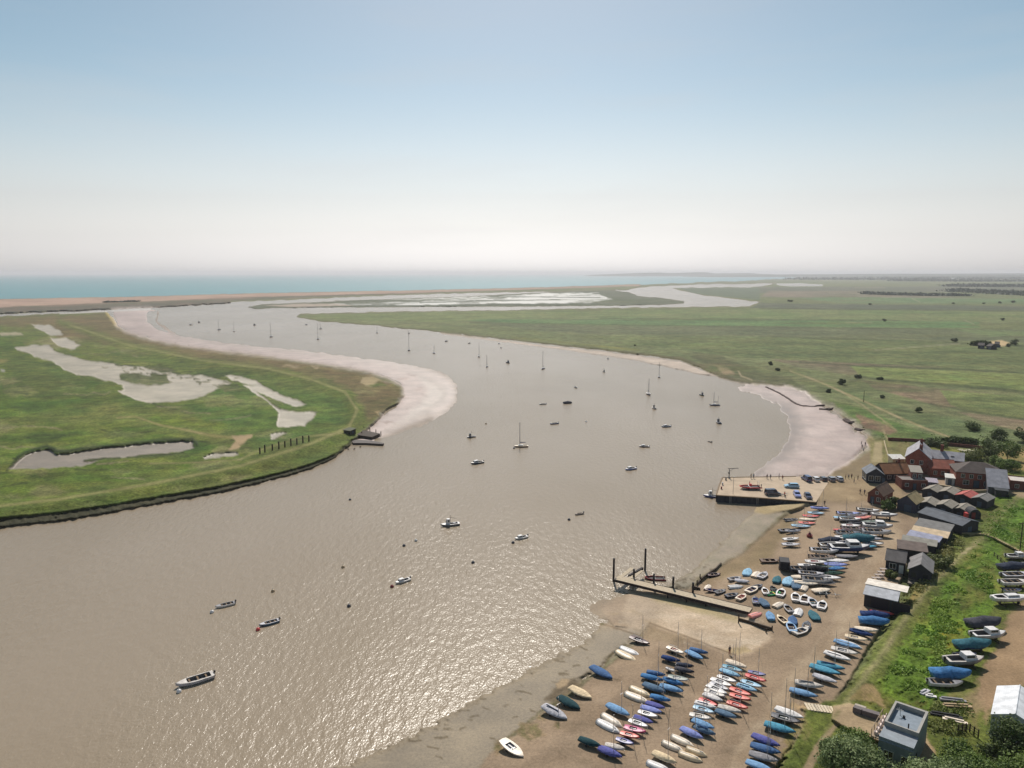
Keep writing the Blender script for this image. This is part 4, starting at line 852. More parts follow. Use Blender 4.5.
shore_boats([(1017,558,5.5,0,'white','M','white'),(1022,566,4.5,0,'red','O','white'),(1012,571,6.5,5,'dark grey','T','slate'),(1016,579,7,4,'grey','O','pale grey'),(1014,586,6.5,2,'white','O','off-white'),(1012,592,4,0,'white','O','navy'),(1010,603,8.0,3,'white','Y','white',0),(984,628,7,8,'slate','T','dark grey'),
             (988,639,6.8,6,'pale grey','M','white'),(973,650,6.6,4,'dark blue','T','teal'),(965,657.5,4.2,5,'white','O','navy'),(964,665,7,4,'grey','M','off-white'),(951,678,6.4,-3,'bright blue','T','bright blue'),(945,686,5.6,-4,'white','O','grey')],
            'down the yard behind the levee', 'boats laid up in the grassy yard')

# ------------------------------------------------------------------ boats afloat
G4 = 'boats lying at moorings in the river'
MO = [ # u, v, length, heading, type, colours, mast, label
 (195,682,8.6,208,'O','pale grey','off-white',0,'long pale grey open launch with a white foredeck moored nearest the camera'),
 (225,606,5.6,206,'O','white','grey',0,'white open launch moored beside a white buoy, upstream of the blue-grey one'),
 (269,624,5.6,208,'O','grey-blue','pale grey',0,'blue-grey open launch moored beside a red buoy'),
 (402.5,582,5.4,212,'M','white','white',0,'small cabin boat with a dark canopy moored alone in mid river'),
 (450,525.5,7.4,190,'K','grey','white',0,'grey working boat with a pink-white wheelhouse moored in mid river'),
 (521,538.5,5.6,205,'M','white','white',0,'white cabin boat moored between the working boat and the pontoon'),
 (579,514.5,4.0,200,'O','dark grey','brown',0,'little dark open boat moored off the quay head'),
 (630.5,469.5,6.6,200,'M','pale violet','white',0,'lilac-hulled cabin cruiser moored left of the quay crane'),
 (477,463.5,7.5,205,'M','slate','off-white',0,'slate-hulled cruiser with a pale deck moored off the marsh jetty'),
 (471,437.5,5.8,205,'K','dark grey','grey',0,'squat dark boat with a low wheelhouse, upstream of the slate cruiser'),
 (521,447,8.2,185,'Y','brown','cream',10,'brown-hulled sloop with a tall mast in mid river'),
 (554,424,6.4,200,'O','dark blue','grey',0,'dark blue open launch moored just upstream of the brown sloop'),
 (567,403.5,7,195,'T','slate','dark grey',0,'slate boat under a sheet moored beyond the blue launch'),
 (542.5,404.5,5.5,190,'O','grey','grey',0,'small grey boat moored left of the sheeted slate boat'),
 (576,387.8,5.5,200,'O','dark teal','pale grey',0,'small dark teal boat alone near the far strand'),
 (644,447,5.8,180,'M','maroon','white',0,'maroon-hulled boat with a bright white cabin'),
 (666,427,6.6,190,'M','grey-blue','pale grey',0,'grey-blue cruiser moored off the mud bay'),
 (654,408.5,6.6,95,'K','dark grey','off-white',0,'dark boat seen bow on with a white wheelhouse'),
 (718.5,423,7.4,90,'K','slate','grey',0,'broad slate fishing boat seen end on by the mud bay'),
 (714.5,405.5,8,185,'Y','dark blue','grey',7,'dark blue two-masted ketch near the mud bay'),
 (702,395.5,6,150,'K','dark green','grey',0,'stubby dark green boat nearest the mud bay bank'),
 (648.5,394.5,9.5,180,'Y','navy','off-white',9,'navy ketch with two masts in the middle of the reach'),
 (659,377.3,6.5,180,'Y','black','grey',10,'black sloop moored nearest the pale strand'),
 (709.5,442,3.2,120,'O','dark grey','brown',0,'tiny dark tender adrift of the slate fishing boat'),
 (608,359,5.5,190,'O','dark blue','grey',0,'low blue boat close under the pale strand'),
 (604,372,5.5,180,'K','grey','off-white',0,'small grey wheelhouse boat below the pale strand'),
 (543,369,8.5,180,'Y','navy','grey',13,'navy sloop with the tallest mast on the reach'),
 (508,363,8.5,180,'K','black','slate',0,'black working boat with two upright derricks'),
 (487,367,6.5,180,'Y','dark teal','grey',9,'dark teal sloop moored left of the black working boat'),
 (479,357,8,180,'Y','white','grey',12,'white sloop moored upstream of the dark teal sloop'),
 (499,343.8,7,180,'Y','dark grey','grey',0,'mastless grey yacht close under the far bank'),
 (501,348,5.5,180,'O','pale grey','grey',0,'pale grey launch just below the mastless yacht'),
 (469,343.5,7,180,'O','grey','grey',0,'low grey launch in the far pool below the field point'),
 (446,341.5,7,185,'M','slate','grey',0,'slate cruiser in the far pool below the field point'),
 (434,353.2,8,180,'Y','dark blue','white',8,'blue and white sloop inside the bend'),
 (409,350.5,9,180,'Y','slate','grey',18,'slate yacht with a very tall mast inside the bend'),
 (409,333.5,8,180,'O','grey','grey',0,'grey launch lying off the field point'),
 (377,333,8,180,'Y','dark green','grey',10,'dark green sloop off the field point'),
 (318,339.3,9.5,180,'Y','dark grey','grey',17,'dark grey yacht with a tall mast off the marsh mudflat'),
 (320.5,329,8,180,'Y','slate','grey',9,'slate sloop just off the tip of the field point'),
 (306,324.8,9,180,'O','dark blue','grey',0,'low blue boat above the tip of the field point'),
 (271,337,9.5,180,'Y','navy','white',18,'navy and white yacht off the marsh mudflat'),
 (254.5,325.3,10,180,'K','dark grey','grey',0,'dark working boat in the distant head of the reach'),
 (234,331.5,9,180,'Y','white','white',12,'white yacht among the distant moorings'),
 (219,330,9.5,180,'Y','dark grey','grey',14,'dark grey yacht among the distant moorings'),
 (199,322.6,9,180,'K','slate','grey',0,'slate boat at the head of the distant moorings'),
 (190.6,325,10,190,'M','white','white',0,'long white cruiser nearest the shingle bar'),
 (712,497,7.2,172,'K','violet','white',0,'violet-hulled boat lying against the end of the quay'),
]
for u, v, L, ang, ty, c1, c2, mast, lab in MO:
    if v > 400: L *= .74; ang += 8 if ang > 188 else 0
    else: L *= .8; ang = 250+(u*7 % 40)
    if 'against the end' in lab: L = 5.6; ang = 172
    p = G(u, v, 0); t = thing({'O':'open_launch','M':'cabin_cruiser','K':'working_boat','Y':'sailing_yacht','T':'sheeted_boat'}[ty], lab, 'boat', p, R(ang), G4)
    if ty == 'Y': yacht(t, L, c1, c2, mast, sail='dark blue' if mast else None, ketch='ketch' in lab)
    else: motor_boat(t, L, c1, c2, ty)
p = G(655,579,0); t = thing('inflatable_dinghy', 'dark inflatable dinghy tied to the side of the pontoon', 'boat', p, R(175)); tender(t, 5, 'dark red', 'black', 'R')
BU = [(212,612.5,'white','white mooring buoy ahead of the white open launch'),(258,630,'red','red mooring buoy ahead of the blue-grey launch'),(179,692,'white','white mooring buoy at the bow of the long grey launch'),(273,591.5,'tan','tan mooring buoy upstream of the two open launches'),
      (343,567.5,'tan','tan mooring buoy alone between the launches and the mid-river cabin boat'),(349,606.5,'dark grey','dark mooring buoy alone in the lower river'),(416,541,'white','large white mooring buoy between the two mid-river boats'),(404,546,'dark grey','dark mooring buoy beside the large white one'),
      (473,563,'dark grey','dark mooring buoy downstream of the white cabin boat'),(350,500,'dark grey','dark mooring buoy off the marsh river wall'),(569,520,'dark grey','dark mooring buoy at the bow of the little dark boat'),(392,587,'dark red','dark red mooring buoy at the bow of the small cabin boat'),
      (513,543,'dark grey','dark mooring buoy at the bow of the white cabin boat'),(514,448.5,'dark grey','dark mooring buoy ahead of the brown sloop'),(486,424,'tan','tan mooring buoy upstream of the squat dark boat'),(586,422,'white','white mooring buoy right of the dark blue launch')]
def buoy():
    q = MB(); rows = []
    for i in range(7):
        a = -math.pi/2+math.pi*i/6; rows.append([(math.cos(a)*.45*math.cos(k*math.pi/5)+0, math.cos(a)*.45*math.sin(k*math.pi/5), math.sin(a)*.42+.12) for k in range(10)])
    q.loft(rows, closed=True)
    return q
for u, v, c, lab in BU:
    t = thing('mooring_buoy', lab, 'buoy', G(u, v, 0), 0, 'mooring buoys in the river')
    link('float', cached(('buoy',c), lambda: buoy().mesh('float', paint(c), True)), t)
    def top():
        q = MB(); q.tube((0,0,.5),(0,0,.78),.04,n=5).tube((-.12,0,.78),(.12,0,.78),.035,n=4); return q.mesh('mooring_eye', GALV)
    link('mooring_eye', cached('eye', top), t)
# ------------------------------------------------------------------ buildings
TAR = mat('tarred_boards', P(52,52,58), rough=.8, var=.3); BRICK = pattern_mat('red_brick', P(150,76,62), P(160,130,112), scale=3.2); BRICK2 = pattern_mat('dark_brick', P(126,66,56), P(134,110,98), scale=3.2)
def tiles(n, c, k=.78): return pattern_mat('roof_'+n, P(*c), tuple(x*k for x in P(*c)), 'wave', 1.4, axis='y')
def sheetroof(n, c, k=.8): return pattern_mat('sheet_'+n, P(*c), tuple(x*k for x in P(*c)), 'wave', 1.1, rough=.7, axis='x')
PALEROOF = tiles('pale_slate', (172,170,176)); ORANGE = tiles('orange_pantile', (160,112,80)); REDT = tiles('red_tile', (150,88,72)); DARKT = tiles('brown_tile', (92,82,78)); TANF = mat('felt_tan', P(150,140,128), rough=.9, var=.2)
FRAMEW = mat('white_frame', P(214,212,206), rough=.5); DOORM = mat('door_blue_grey', P(70,84,100), rough=.6)
def opening(root, kind, face, W, D, c, z, w, h, pm=None):
    """a framed window or a door let into a wall: kind window/door; face f b l r; c = centre along the wall"""
    fr = MB(); pa = MB(); e = .05
    def bx(q, a0, a1, z0, z1, d0, d1):
        if face == 'f': q.box(a0, a1, -d1, -d0, z0, z1)
        elif face == 'b': q.box(a0, a1, D+d0, D+d1, z0, z1)
        elif face == 'l': q.box(-d1, -d0, a0, a1, z0, z1)
        else: q.box(W+d0, W+d1, a0, a1, z0, z1)
    t = .09
    bx(fr, c-w/2, c+w/2, z-t, z, -.02, e+.03); bx(fr, c-w/2, c+w/2, z+h, z+h+t, -.02, e); bx(fr, c-w/2-t, c-w/2, z-t, z+h+t, -.02, e); bx(fr, c+w/2, c+w/2+t, z-t, z+h+t, -.02, e)
    if kind == 'window': bx(fr, c-.03, c+.03, z, z+h, .0, e)
    bx(pa, c-w/2+.002, c+w/2-.002, z+.002, z+h-.002, -.02, .02)
    o = link(kind, fr.mesh(kind, FRAMEW if kind == 'window' else DWOOD), root)
    link('pane' if kind == 'window' else 'door_leaf', pa.mesh('pane', pm or (GLASS if kind == 'window' else DOORM)), o); return o
def roof_mesh(q, W, D, h, rise, kind, ov=.3, th=.14):
    e = h
    if kind == 'x':
        s = rise/(D/2); y0, y1 = -ov, D+ov; z0 = e-ov*s
        top = [(-ov,y0,z0),(-ov,D/2,e+rise),(-ov,y1,z0)]
    elif kind == 'y':
        s = rise/(W/2); z0 = e-ov*s
        top = [(-ov,-ov,z0),(W/2,-ov,e+rise),(W+ov,-ov,z0)]
        a = [(p[0],p[1],p[2]+th) for p in top]; b = [(p[0],D+ov,p[2]+th) for p in top]; a2 = top; b2 = [(p[0],D+ov,p[2]) for p in top]
        q.add(a+b+a2+b2, [(0,1,4,3),(1,2,5,4),(6,9,10,7),(7,10,11,8),(0,3,9,6),(2,8,11,5),(0,6,7,1),(1,7,8,2),(3,4,10,9),(4,5,11,10)]); return
    elif kind == 'm':     # one slope, high at the back
        top = [(-ov,-ov,e-ov*rise/D),(-ov,D+ov,e+rise+ov*rise/D)]
        a = [(p[0],p[1],p[2]+th) for p in top]; b = [(W+ov,p[1],p[2]+th) for p in top]; b2 = [(W+ov,p[1],p[2]) for p in top]
        q.add(a+b+top+b2, [(0,2,3,1),(4,5,7,6),(0,4,6,2),(1,3,7,5),(0,1,5,4),(2,6,7,3)]); return
    elif kind == 'h':
        k = D/2
        v = [(-ov,-ov,e),(W+ov,-ov,e),(W+ov,D+ov,e),(-ov,D+ov,e),(k,D/2,e+rise),(W-k,D/2,e+rise)]; v += [(p[0],p[1],p[2]-th) for p in v[:4]]
        q.add(v, [(0,1,5,4),(1,2,5),(2,3,4,5),(3,0,4),(0,6,7,1),(1,7,8,2),(2,8,9,3),(3,9,6,0),(9,8,7,6)]); return
    a = [(p[0],p[1],p[2]+th) for p in top]; b = [(W+ov,p[1],p[2]+th) for p in top]; b2 = [(W+ov,p[1],p[2]) for p in top]
    q.add(a+b+top+b2, [(0,3,4,1),(1,4,5,2),(6,7,10,9),(7,8,11,10),(0,6,9,3),(2,5,11,8),(0,1,7,6),(1,2,8,7),(3,9,10,4),(4,10,11,5)])
def building(name, label, cat, L0, R0, D, h, rise, kind, wallm, roofm, ops=(), chim=(), group=None, ov=.3, width=None, zg=None, ang=None, ridge=True, wall_label=None):
    """L0, R0: photo points of the two front corners at eave height h"""
    z = 2.2 if zg is None else zg
    for _ in range(3):
        A = G(L0[0], L0[1], z+h)
        if zg is None: z = ground_at(A.x, A.y)
    B = G(R0[0], R0[1], z+h); d = Vector((B.x-A.x, B.y-A.y, 0)); W = width or d.length; a = math.atan2(d.y, d.x) if ang is None else R(ang)
    t = thing(name, label, cat, (A.x, A.y, z), a, group)
    q = MB(); i = 0
    q.box(0, W, 0, D, -.8, h-.001)
    if kind == 'x':
        for x in (0, W): q.add([(x,0,h),(x,D,h),(x,D/2,h+rise)], [(0,1,2) if x else (0,2,1)])
    elif kind == 'y':
        for y in (0, D): q.add([(0,y,h),(W,y,h),(W/2,y,h+rise)], [(0,1,2) if not y else (0,2,1)])
    elif kind == 'm':
        q.add([(0,0,h),(0,D,h),(0,D,h+rise),(W,0,h),(W,D,h),(W,D,h+rise)], [(0,2,1),(3,4,5),(1,2,5,4)])
    link('wall', q.mesh('wall', wallm), t, wall_label)
    if kind == 'flat':
        q = MB(); q.box(.15, W-.15, .15, D-.15, h+.001, h+.04); r = link('roof', q.mesh('roof', roofm), t)
        q = MB()
        for b in ((0,W,0,.15),(0,W,D-.15,D),(0,.15,.15,D-.15),(W-.15,W,.15,D-.15)): q.box(*b, h+.002, h+.3)
        link('parapet', q.mesh('parapet', wallm), r)
    else:
        q = MB(); roof_mesh(q, W, D, h, rise, kind, ov); r = link('roof', q.mesh('roof', roofm), t)
        if ridge and kind in 'xy':
            g = MB()
            if kind == 'x': g.tube((-ov,D/2,h+rise+.14),(W+ov,D/2,h+rise+.14),.09,n=6)
            else: g.tube((W/2,-ov,h+rise+.14),(W/2,D+ov,h+rise+.14),.09,n=6)
            link('ridge_cap', g.mesh('ridge_cap', roofm), r)
    for c in chim:
        x, y, s, zt = c; q = MB(); q.box(x-s,x+s,y-s*.8,y+s*.8,h,zt).box(x-s-.06,x+s+.06,y-s*.8-.06,y+s*.8+.06,zt+.002,zt+.12)
        for k in (-.5,.5): q.tube((x+k*s,y,zt+.12),(x+k*s,y,zt+.5),.11,n=6)
        link('chimney', q.mesh('chimney', BRICK2), r)
    for o in ops: opening(t, o[0], o[1], W, D, *o[2:])
    return t, W, a
Wn, Dr = 'window', 'door'
# B1 house with the pale slate roof
t, W, a = building('brick_house', 'tall red brick house with pale grey slate roof and chimneys, gable facing the camera', 'house', (905.5,456.5), (931,459.5), 15, 5.6, 3.4, 'y', BRICK, PALEROOF,
    [(Wn,'f',2.2,3.4,1.0,1.3),(Wn,'f',5.0,3.4,1.0,1.3),(Wn,'f',7.6,3.4,1.0,1.3),(Wn,'f',2.2,.9,1.0,1.4),(Dr,'f',5,0,1.1,2.1),(Wn,'f',7.6,.9,1.0,1.4),(Wn,'l',4,3.4,1.0,1.3),(Wn,'l',9,3.4,1,1.3),(Wn,'l',6,.9,1,1.4)],
    [(4.6,1.2,.5,10.0),(4.3,11,.5,10.2)])
q = MB(); roof_mesh(q, 9.5, 7, 4.6, 2.2, 'x'); wing = link('roof', q.mesh('roof', PALEROOF), t); wing.location = (W+.3, 7.4, 0)
q = MB(); q.box(W+.001, W+9.5, 7.4, 14.4, -.5, 4.6); q.add([(W+9.5,7.4,4.6),(W+9.5,14.4,4.6),(W+9.5,10.9,6.8)], [(0,1,2)]); link('wall', q.mesh('wall', BRICK), t)
q = MB(); q.box(2.2, 3.2, 3.0, 4.0, 4.6, 9.0); link('chimney', q.mesh('chimney', BRICK2), wing)
q = MB(); q.box(5.6,6.6,1.2,2.2,5.3,5.75); link('roof_light', q.mesh('roof_light', GLASS), wing)
building('lean_to', 'small cream outbuilding against the left side of the tall brick house', 'outbuilding', (893,459), (905,459), 3.5, 2.6, .7, 'm', mat('cream_render', P(214,196,164), rough=.8), FRAMEW, [(Wn,'f',1.6,1,.9,1)])
# B2 dark boarded building
t, W, a = building('boarded_tearoom', 'long black boarded building with an orange-brown tiled roof beside the quay road', 'building', (885,473.5), (911.5,472.8), 7, 2.8, 2.6, 'x', TAR, ORANGE,
    [(Wn,'f',1.6,.9,1.2,1.2),(Wn,'f',4,.9,1.2,1.2),(Dr,'f',6.2,0,1.1,2.1),(Wn,'f',8.6,.9,1.2,1.2),(Dr,'f',10.3,0,1,2.1)], [(7,3.5,.35,6.6)])
t, W, a = building('glazed_hut', 'dark hut with big windows at the seaward end of the orange-roofed building', 'building', (867,473.5), (884,474.5), 6.5, 3.2, 1.8, 'y', mat('grey_boards', P(52,56,64), rough=.8), tiles('grey_felt', (128,132,140)),
    [(Wn,'f',1.4,.8,1.4,1.6),(Wn,'f',3.4,.8,1.4,1.6),(Wn,'l',2,.8,1.6,1.6),(Wn,'l',4.6,.8,1.6,1.6),(Dr,'f',5.2,0,1,2.1)])
# B3 low brick block
building('brick_store', 'low flat-topped red brick store in front of the tall brick house', 'building', (902,480.5), (928,481.5), 5.5, 2.9, 0, 'flat', BRICK2, mat('flat_roof_grey', P(130,122,118), rough=.9), [(Wn,'f',1.6,1,1,1),(Dr,'f',4,0,1,2),(Wn,'f',6.6,1,1,1)])
building('stone_tower', 'square pale-fronted two-storey block between the brick store and the tall house', 'building', (911.5,472), (922,472.8), 4.5, 5.2, 1.0, 'm', BRICK2, mat('lead_roof', P(150,142,132), rough=.8), [(Wn,'f',1.0,3.4,.9,1.2),(Wn,'f',2.6,3.4,.9,1.2)])
# B4 cottage
building('brick_cottage', 'small brick cottage with a brown tiled roof and blue door facing the boat park', 'cottage', (868,492.8), (883,496), 8.5, 2.9, 2.2, 'y', BRICK2, tiles('brown_pantile', (122,98,84)), [(Dr,'f',1.4,0,1,2.0),(Wn,'f',3.2,.9,.9,1.1),(Wn,'r',3,.9,1,1.1),(Wn,'f',2.6,3.1,.7,.8)])
# B5
building('boarded_shed', 'slate-grey gabled shed with buff-edged roof beside the brick cottage', 'shed', (897.5,500), (915.8,504), 6.5, 3.0, 2.0, 'y', mat('slate_boards', P(72,72,86), rough=.8), tiles('buff_tile', (168,150,112)), [(Dr,'f',3,0,2.2,2.3),(Wn,'r',3,1,1,1)])
# B6
building('brick_wing', 'red-tiled brick range joining the tall house to the big brown-roofed building', 'building', (930.5,468), (956.5,469.5), 8.5, 3.2, 2.2, 'x', BRICK, REDT, [(Wn,'f',1.6,1,1,1.2),(Wn,'f',4,1,1,1.2),(Dr,'f',5.8,0,1,2.1),(Wn,'f',7.8,1,1,1.2)])
# B7
building('brick_hall', 'big brick building with a hipped dark brown roof behind the small huts', 'building', (956.5,471.5), (1006,475.5), 10, 4.9, 2.7, 'h', BRICK, DARKT, [(Wn,'f',2+2.4*k,3,1,1.2) for k in range(6)]+[(Wn,'f',3,.8,1.6,1.4),(Dr,'f',6,0,1.6,2.3),(Wn,'f',9,.8,1.6,1.4),(Wn,'f',12,.8,1.6,1.4)])
# B8
t, W, a = building('slate_fronted_house', 'house with a long pale slate roof sweeping down towards the huts', 'house', (988.5,486), (1008.5,488.5), 7.5, 3.2, 3.9, 'm', mat('pale_boards', P(96,94,100), rough=.8), tiles('weathered_slate', (150,150,158)), [(Wn,'r',3,1,1,1.1)])
q = MB(); q.box(1.6,W-.4,-3,-.02,-.4,3.0); vr = link('porch', q.mesh('porch', TAR), t); q = MB(); q.box(1.4,W-.2,-3.3,-.02,3.01,3.14); link('porch_roof', q.mesh('porch_roof', mat('felt_dark', P(54,58,62), rough=.9)), vr)
for x in (2.6,4.8): q = MB(); q.box(x-.5,x+.5,-3.06,-3.0,1,2); link('window', q.mesh('window', GLASS), t)
building('low_annexe', 'low brick annexe with a pale flat roof at the right end of the hamlet', 'building', (1010,481), (1034,483.5), 7, 3, 0, 'flat', BRICK2, mat('pale_flat_roof', P(200,190,182), rough=.8), [(Wn,'f',2,1,1,1.1),(Dr,'f',4.5,0,1,2)])
# yards and walls in front
def wall_run(name, label, pts, h, m, w_=.25, cat='wall', n=1):
    pr = [on(u, v) for u, v in pts]; q = MB(); o = pr[0].copy()
    for a, b in zip(pr, pr[1:]):
        d = (b-a); s = Vector((-d.y, d.x, 0)).normalized()*w_/2; k = max(1, int(d.length/3)); prev = None
        for j in range(k):
            p0 = a+d*(j/k); p1 = a+d*((j+1)/k); p0.z = ground_at(p0.x,p0.y); p1.z = ground_at(p1.x,p1.y)
            vs = [p0+s,p0-s,p1-s,p1+s]; q.add([tuple(x-o-Vector((0,0,.4))) for x in vs]+[tuple(x-o+Vector((0,0,h))) for x in vs], [(3,2,1,0),(4,5,6,7),(0,1,5,4),(1,2,6,5),(2,3,7,6),(3,0,4,7)])
    ob = link(name, q.mesh(name, m)); ob.location = o; return tag(ob, label, cat)
wall_run('garden_wall', 'buff coping wall running along the front of the big brown-roofed building', [(936,487.5),(950,489.5),(988,493)], 1.2, mat('buff_wall', P(190,170,140), rough=.85), .5)
wall_run('garden_wall', 'dark brick wall closing the pub garden behind the tall brick house', [(888,440.5),(912,441.5),(950,446),(984,449.5)], 1.3, BRICK2, .35)
wall_run('garden_wall', 'low pale wall round the front lawn seaward of the tall brick house', [(884,442),(886,450),(889,460)], .8, mat('pale_wall', P(180,164,130), rough=.85), .3)
building('yard_shelter', 'small white lean-to with a curved roof between brick range and brown-roofed building', 'shelter', (946,477.5), (955,478.5), 3, 2.4, .5, 'm', mat('white_boards', P(170,170,170), rough=.7), FRAMEW, [(Dr,'f',1.2,0,.9,1.9)])
building('yard_store', 'lilac-grey flat store just right of the low brick block', 'outbuilding', (927.5,482), (937.5,483), 4, 2.2, .3, 'm', mat('lilac_boards', P(120,112,124), rough=.7), mat('lilac_roof', P(156,146,158), rough=.7), [(Dr,'f',1.6,0,.9,1.8)])
# small huts
huts = [((922.5,489.5),(937,492.5),'tan','leftmost of the back row of fishermen\'s huts, buff roof'),((938.5,491.8),(954,494.8),'tan','buff-roofed hut in the back row left of the red-roofed hut'),
        ((955,495),(971,498.5),'red','hut with the only faded red roof among the small huts'),((971.5,498),(987,501.5),'grey','right end hut of the back row with a grey and buff roof'),
        ((918.5,503),(935,506),'tan','leftmost of the front row of small huts, behind the long slate shed'),((935,505),(951.5,508.5),'tan','middle hut of the front row with a buff roof'),((951,508.8),(968.5,512.5),'tan','right hut of the front row, buff roof, by the big slate shed')]
HR = {'tan': tiles('buff_felt', (150,142,130), .9), 'red': tiles('faded_red', (186,98,92), .88), 'grey': tiles('grey_buff', (136,132,128), .86)}
for L0, R0, c, lab in huts:
    building('fishing_hut', lab, 'hut', L0, R0, 6.4, 2.5, .8, 'y', TAR, HR[c], [(Dr,'f',2.2,0,1.3,2.0)], group='small boarded huts in two rows', ov=.2)
t = thing('barrel_hut', 'round-topped black and red hut at the right foot of the small huts', 'hut', on(975,519), R(-8))
q = MB(); rows = []
for y in (0,3.2): rows.append([(1.5*math.cos(R(a)),y,1.3+1.5*math.sin(R(a))) for a in range(0,181,20)]+[(-1.5,y,-.3),(1.5,y,-.3)])
q.loft(rows, closed=True, cap=True); link('shell', q.mesh('shell', TAR), t)
q = MB(); q.box(-1.0,.0,-.08,-.001,0,1.9); link('door', q.mesh('door', paint('dark red')), t); q = MB(); q.box(-2.4,-1.7,.2,1.6,-.2,1.5); link('side_box', q.mesh('side_box', paint('red')), t)
# long sheds beside the lane
def shed(name, label, L0, R0, D, h, rise, kind, wm, rm, ops=()):
    return building(name, label, 'shed', L0, R0, D, h, rise, kind, wm, rm, ops, group='long sheds beside the lane', ov=.2)
SL = sheetroof('slate_blue', (88,94,104)); GB = sheetroof('grey_brown', (122,120,118)); CR = sheetroof('cream', (206,182,150), .9); BW = sheetroof('blue_white', (160,162,184), .82); GT = sheetroof('grey_tan', (142,138,128), .85); BRN = tiles('brown_felt', (112,98,92), .85)
shed('long_shed', 'largest long shed, slate-blue roof, between the small huts and the lane', (918.5,512.5), (962,526), 7.4, 2.9, 1.0, 'x', TAR, SL, [(Dr,'l',3.5,0,2.6,2.3),(Wn,'f',8,1,1,.8),(Dr,'r',3.6,0,2,2.2)])
shed('long_shed', 'long shed with a grey-brown roof directly below the slate-blue one', (914.5,526), (949,533), 6.0, 2.6, .5, 'm', TAR, GB, [(Dr,'l',3,0,2.4,2.2),(Dr,'r',3,0,1,2)])
shed('long_shed', 'long shed with a bright cream roof', (911.5,531.5), (947,538.5), 3.6, 2.4, .5, 'm', TAR, CR, [(Dr,'r',1.8,0,1,2)])
shed('long_shed', 'long shed with a streaked blue-white metal roof', (907,535.5), (938.5,542.5), 3.4, 2.3, .45, 'm', TAR, BW, [(Dr,'r',1.6,0,1,2)])
shed('long_shed', 'long shed with a dull grey-tan roof below the blue-white one', (902,541), (936,547), 3.6, 2.3, .4, 'm', TAR, GT, [(Dr,'r',1.8,0,1,2)])
shed('long_shed', 'shorter brown-roofed shed with dark panels for its shaded open front', (898.5,548.5), (927.5,552.5), 4.6, 2.5, .6, 'm', TAR, BRN, [(Dr,'f',2,0,2.4,2.1,DARKIN),(Dr,'f',5.4,0,2.2,2.1,DARKIN),(Dr,'r',2.2,0,1,2)])  # dark leaves on the closed front stand in for shade inside
# L shaped hut
t, W, a = building('clubhouse', 'black L-shaped hut with grey-brown roofs and white windows above the picnic tables', 'clubhouse', (886,559.5), (905,563), 5.6, 2.8, 1.7, 'x', TAR, tiles('clubhouse_roof', (122,116,114)), [(Wn,'f',1.5,.9,1.3,1.2),(Dr,'f',3.3,0,1,2.1,FRAMEW),(Wn,'l',2.8,1,1,1)], ov=.25)
q = MB(); q.box(5.0,9.6,-3.4,4.4,-.6,2.79); q.add([(5.0,-3.4,2.8),(9.6,-3.4,2.8),(7.3,-3.4,4.4)], [(0,1,2)]); q.add([(5.0,4.4,2.8),(9.6,4.4,2.8),(7.3,4.4,4.4)], [(0,2,1)]); link('wall', q.mesh('wall', TAR), t)
q = MB(); roof_mesh(q, 4.6, 7.8, 2.8, 1.6, 'y', .3); r = link('roof', q.mesh('roof', tiles('clubhouse_roof2', (138,134,134))), t); r.location = (5.0,-3.4,.05)
for x in (6.0,8.4): q = MB(); q.box(x-.5,x+.5,-3.46,-3.39,1,2.1); link('window', q.mesh('window', GLASS), t)
q = MB()
for x in (5.1,6.3,7.4,8.5,9.6): q.box(x-.05,x+.05,-5.2,-5.1,-.4,1.1)
q.box(5.1,9.6,-5.18,-5.12,1.0,1.08).box(5.0,9.6,-5.2,-3.402,-.3,.12); link('veranda', q.mesh('veranda', mat('grey_deck', P(120,112,104), rough=.8)), t)
# white roofed shed
t, W, a = building('boat_shed', 'black boat shed, dark panels for its shaded open front, two-tone white and pale grey roof', 'shed', (864.5,594), (896.5,601), 8.2, 2.7, .45, 'x', TAR, sheetroof('pale_grey', (176,178,184), .9), [(Dr,'f',3,0,3.4,2.3,DARKIN),(Dr,'f',7,0,3.2,2.3,DARKIN),(Dr,'r',2.8,0,1,2)], ov=.3)  # front leaves coloured dark to paint the shade of open bays
q = MB(); q.box(-.32,W+1.2,D_ if False else 3.86,8.0,3.1,3.2); q = MB(); q.add([(-.5,4.0,3.32),(W+1.6,4.0,3.32),(W+1.6,8.9,2.82),(-.5,8.9,2.82),(-.5,4.0,3.42),(W+1.6,4.0,3.42),(W+1.6,8.9,2.92),(-.5,8.9,2.92)], [(3,2,1,0),(4,5,6,7),(0,1,5,4),(1,2,6,5),(2,3,7,6),(3,0,4,7)])
link('roof_sheeting', q.mesh('roof_sheeting', sheetroof('white', (226,216,204), .93)), t, 'white back slope sheeting')
# picnic tables and benches by the clubhouse
def picnic(loc, rz, lab, grp, m):
    t = thing('picnic_table', lab, 'picnic table', loc, rz, grp)
    def a():
        q = MB(); q.box(-.9,.9,-.38,.38,.70,.75); return q.mesh('table_top', m)
    def b():
        q = MB(); q.box(-.9,.9,-.85,-.6,.42,.46); return q.mesh('bench', m)
    def c():
        q = MB(); q.box(-.9,.9,.6,.85,.42,.46); return q.mesh('bench', m)
    def d():
        q = MB()
        for x in (-.65,.65): q.box(x-.04,x+.04,-.8,.8,.34,.42).tube((x,-.55,0),(x,-.2,.7),.05,n=4).tube((x,.55,0),(x,.2,.7),.05,n=4)
        return q.mesh('leg_frame', m)
    for n, f in (('table_top',a),('bench',b),('bench',c),('leg_frame',d)): link(n, cached(('pic',m.name,f.__name__), f), t)
PT = mat('picnic_grey', P(178,164,156), rough=.8); PW = mat('picnic_white', P(230,222,196), rough=.7)
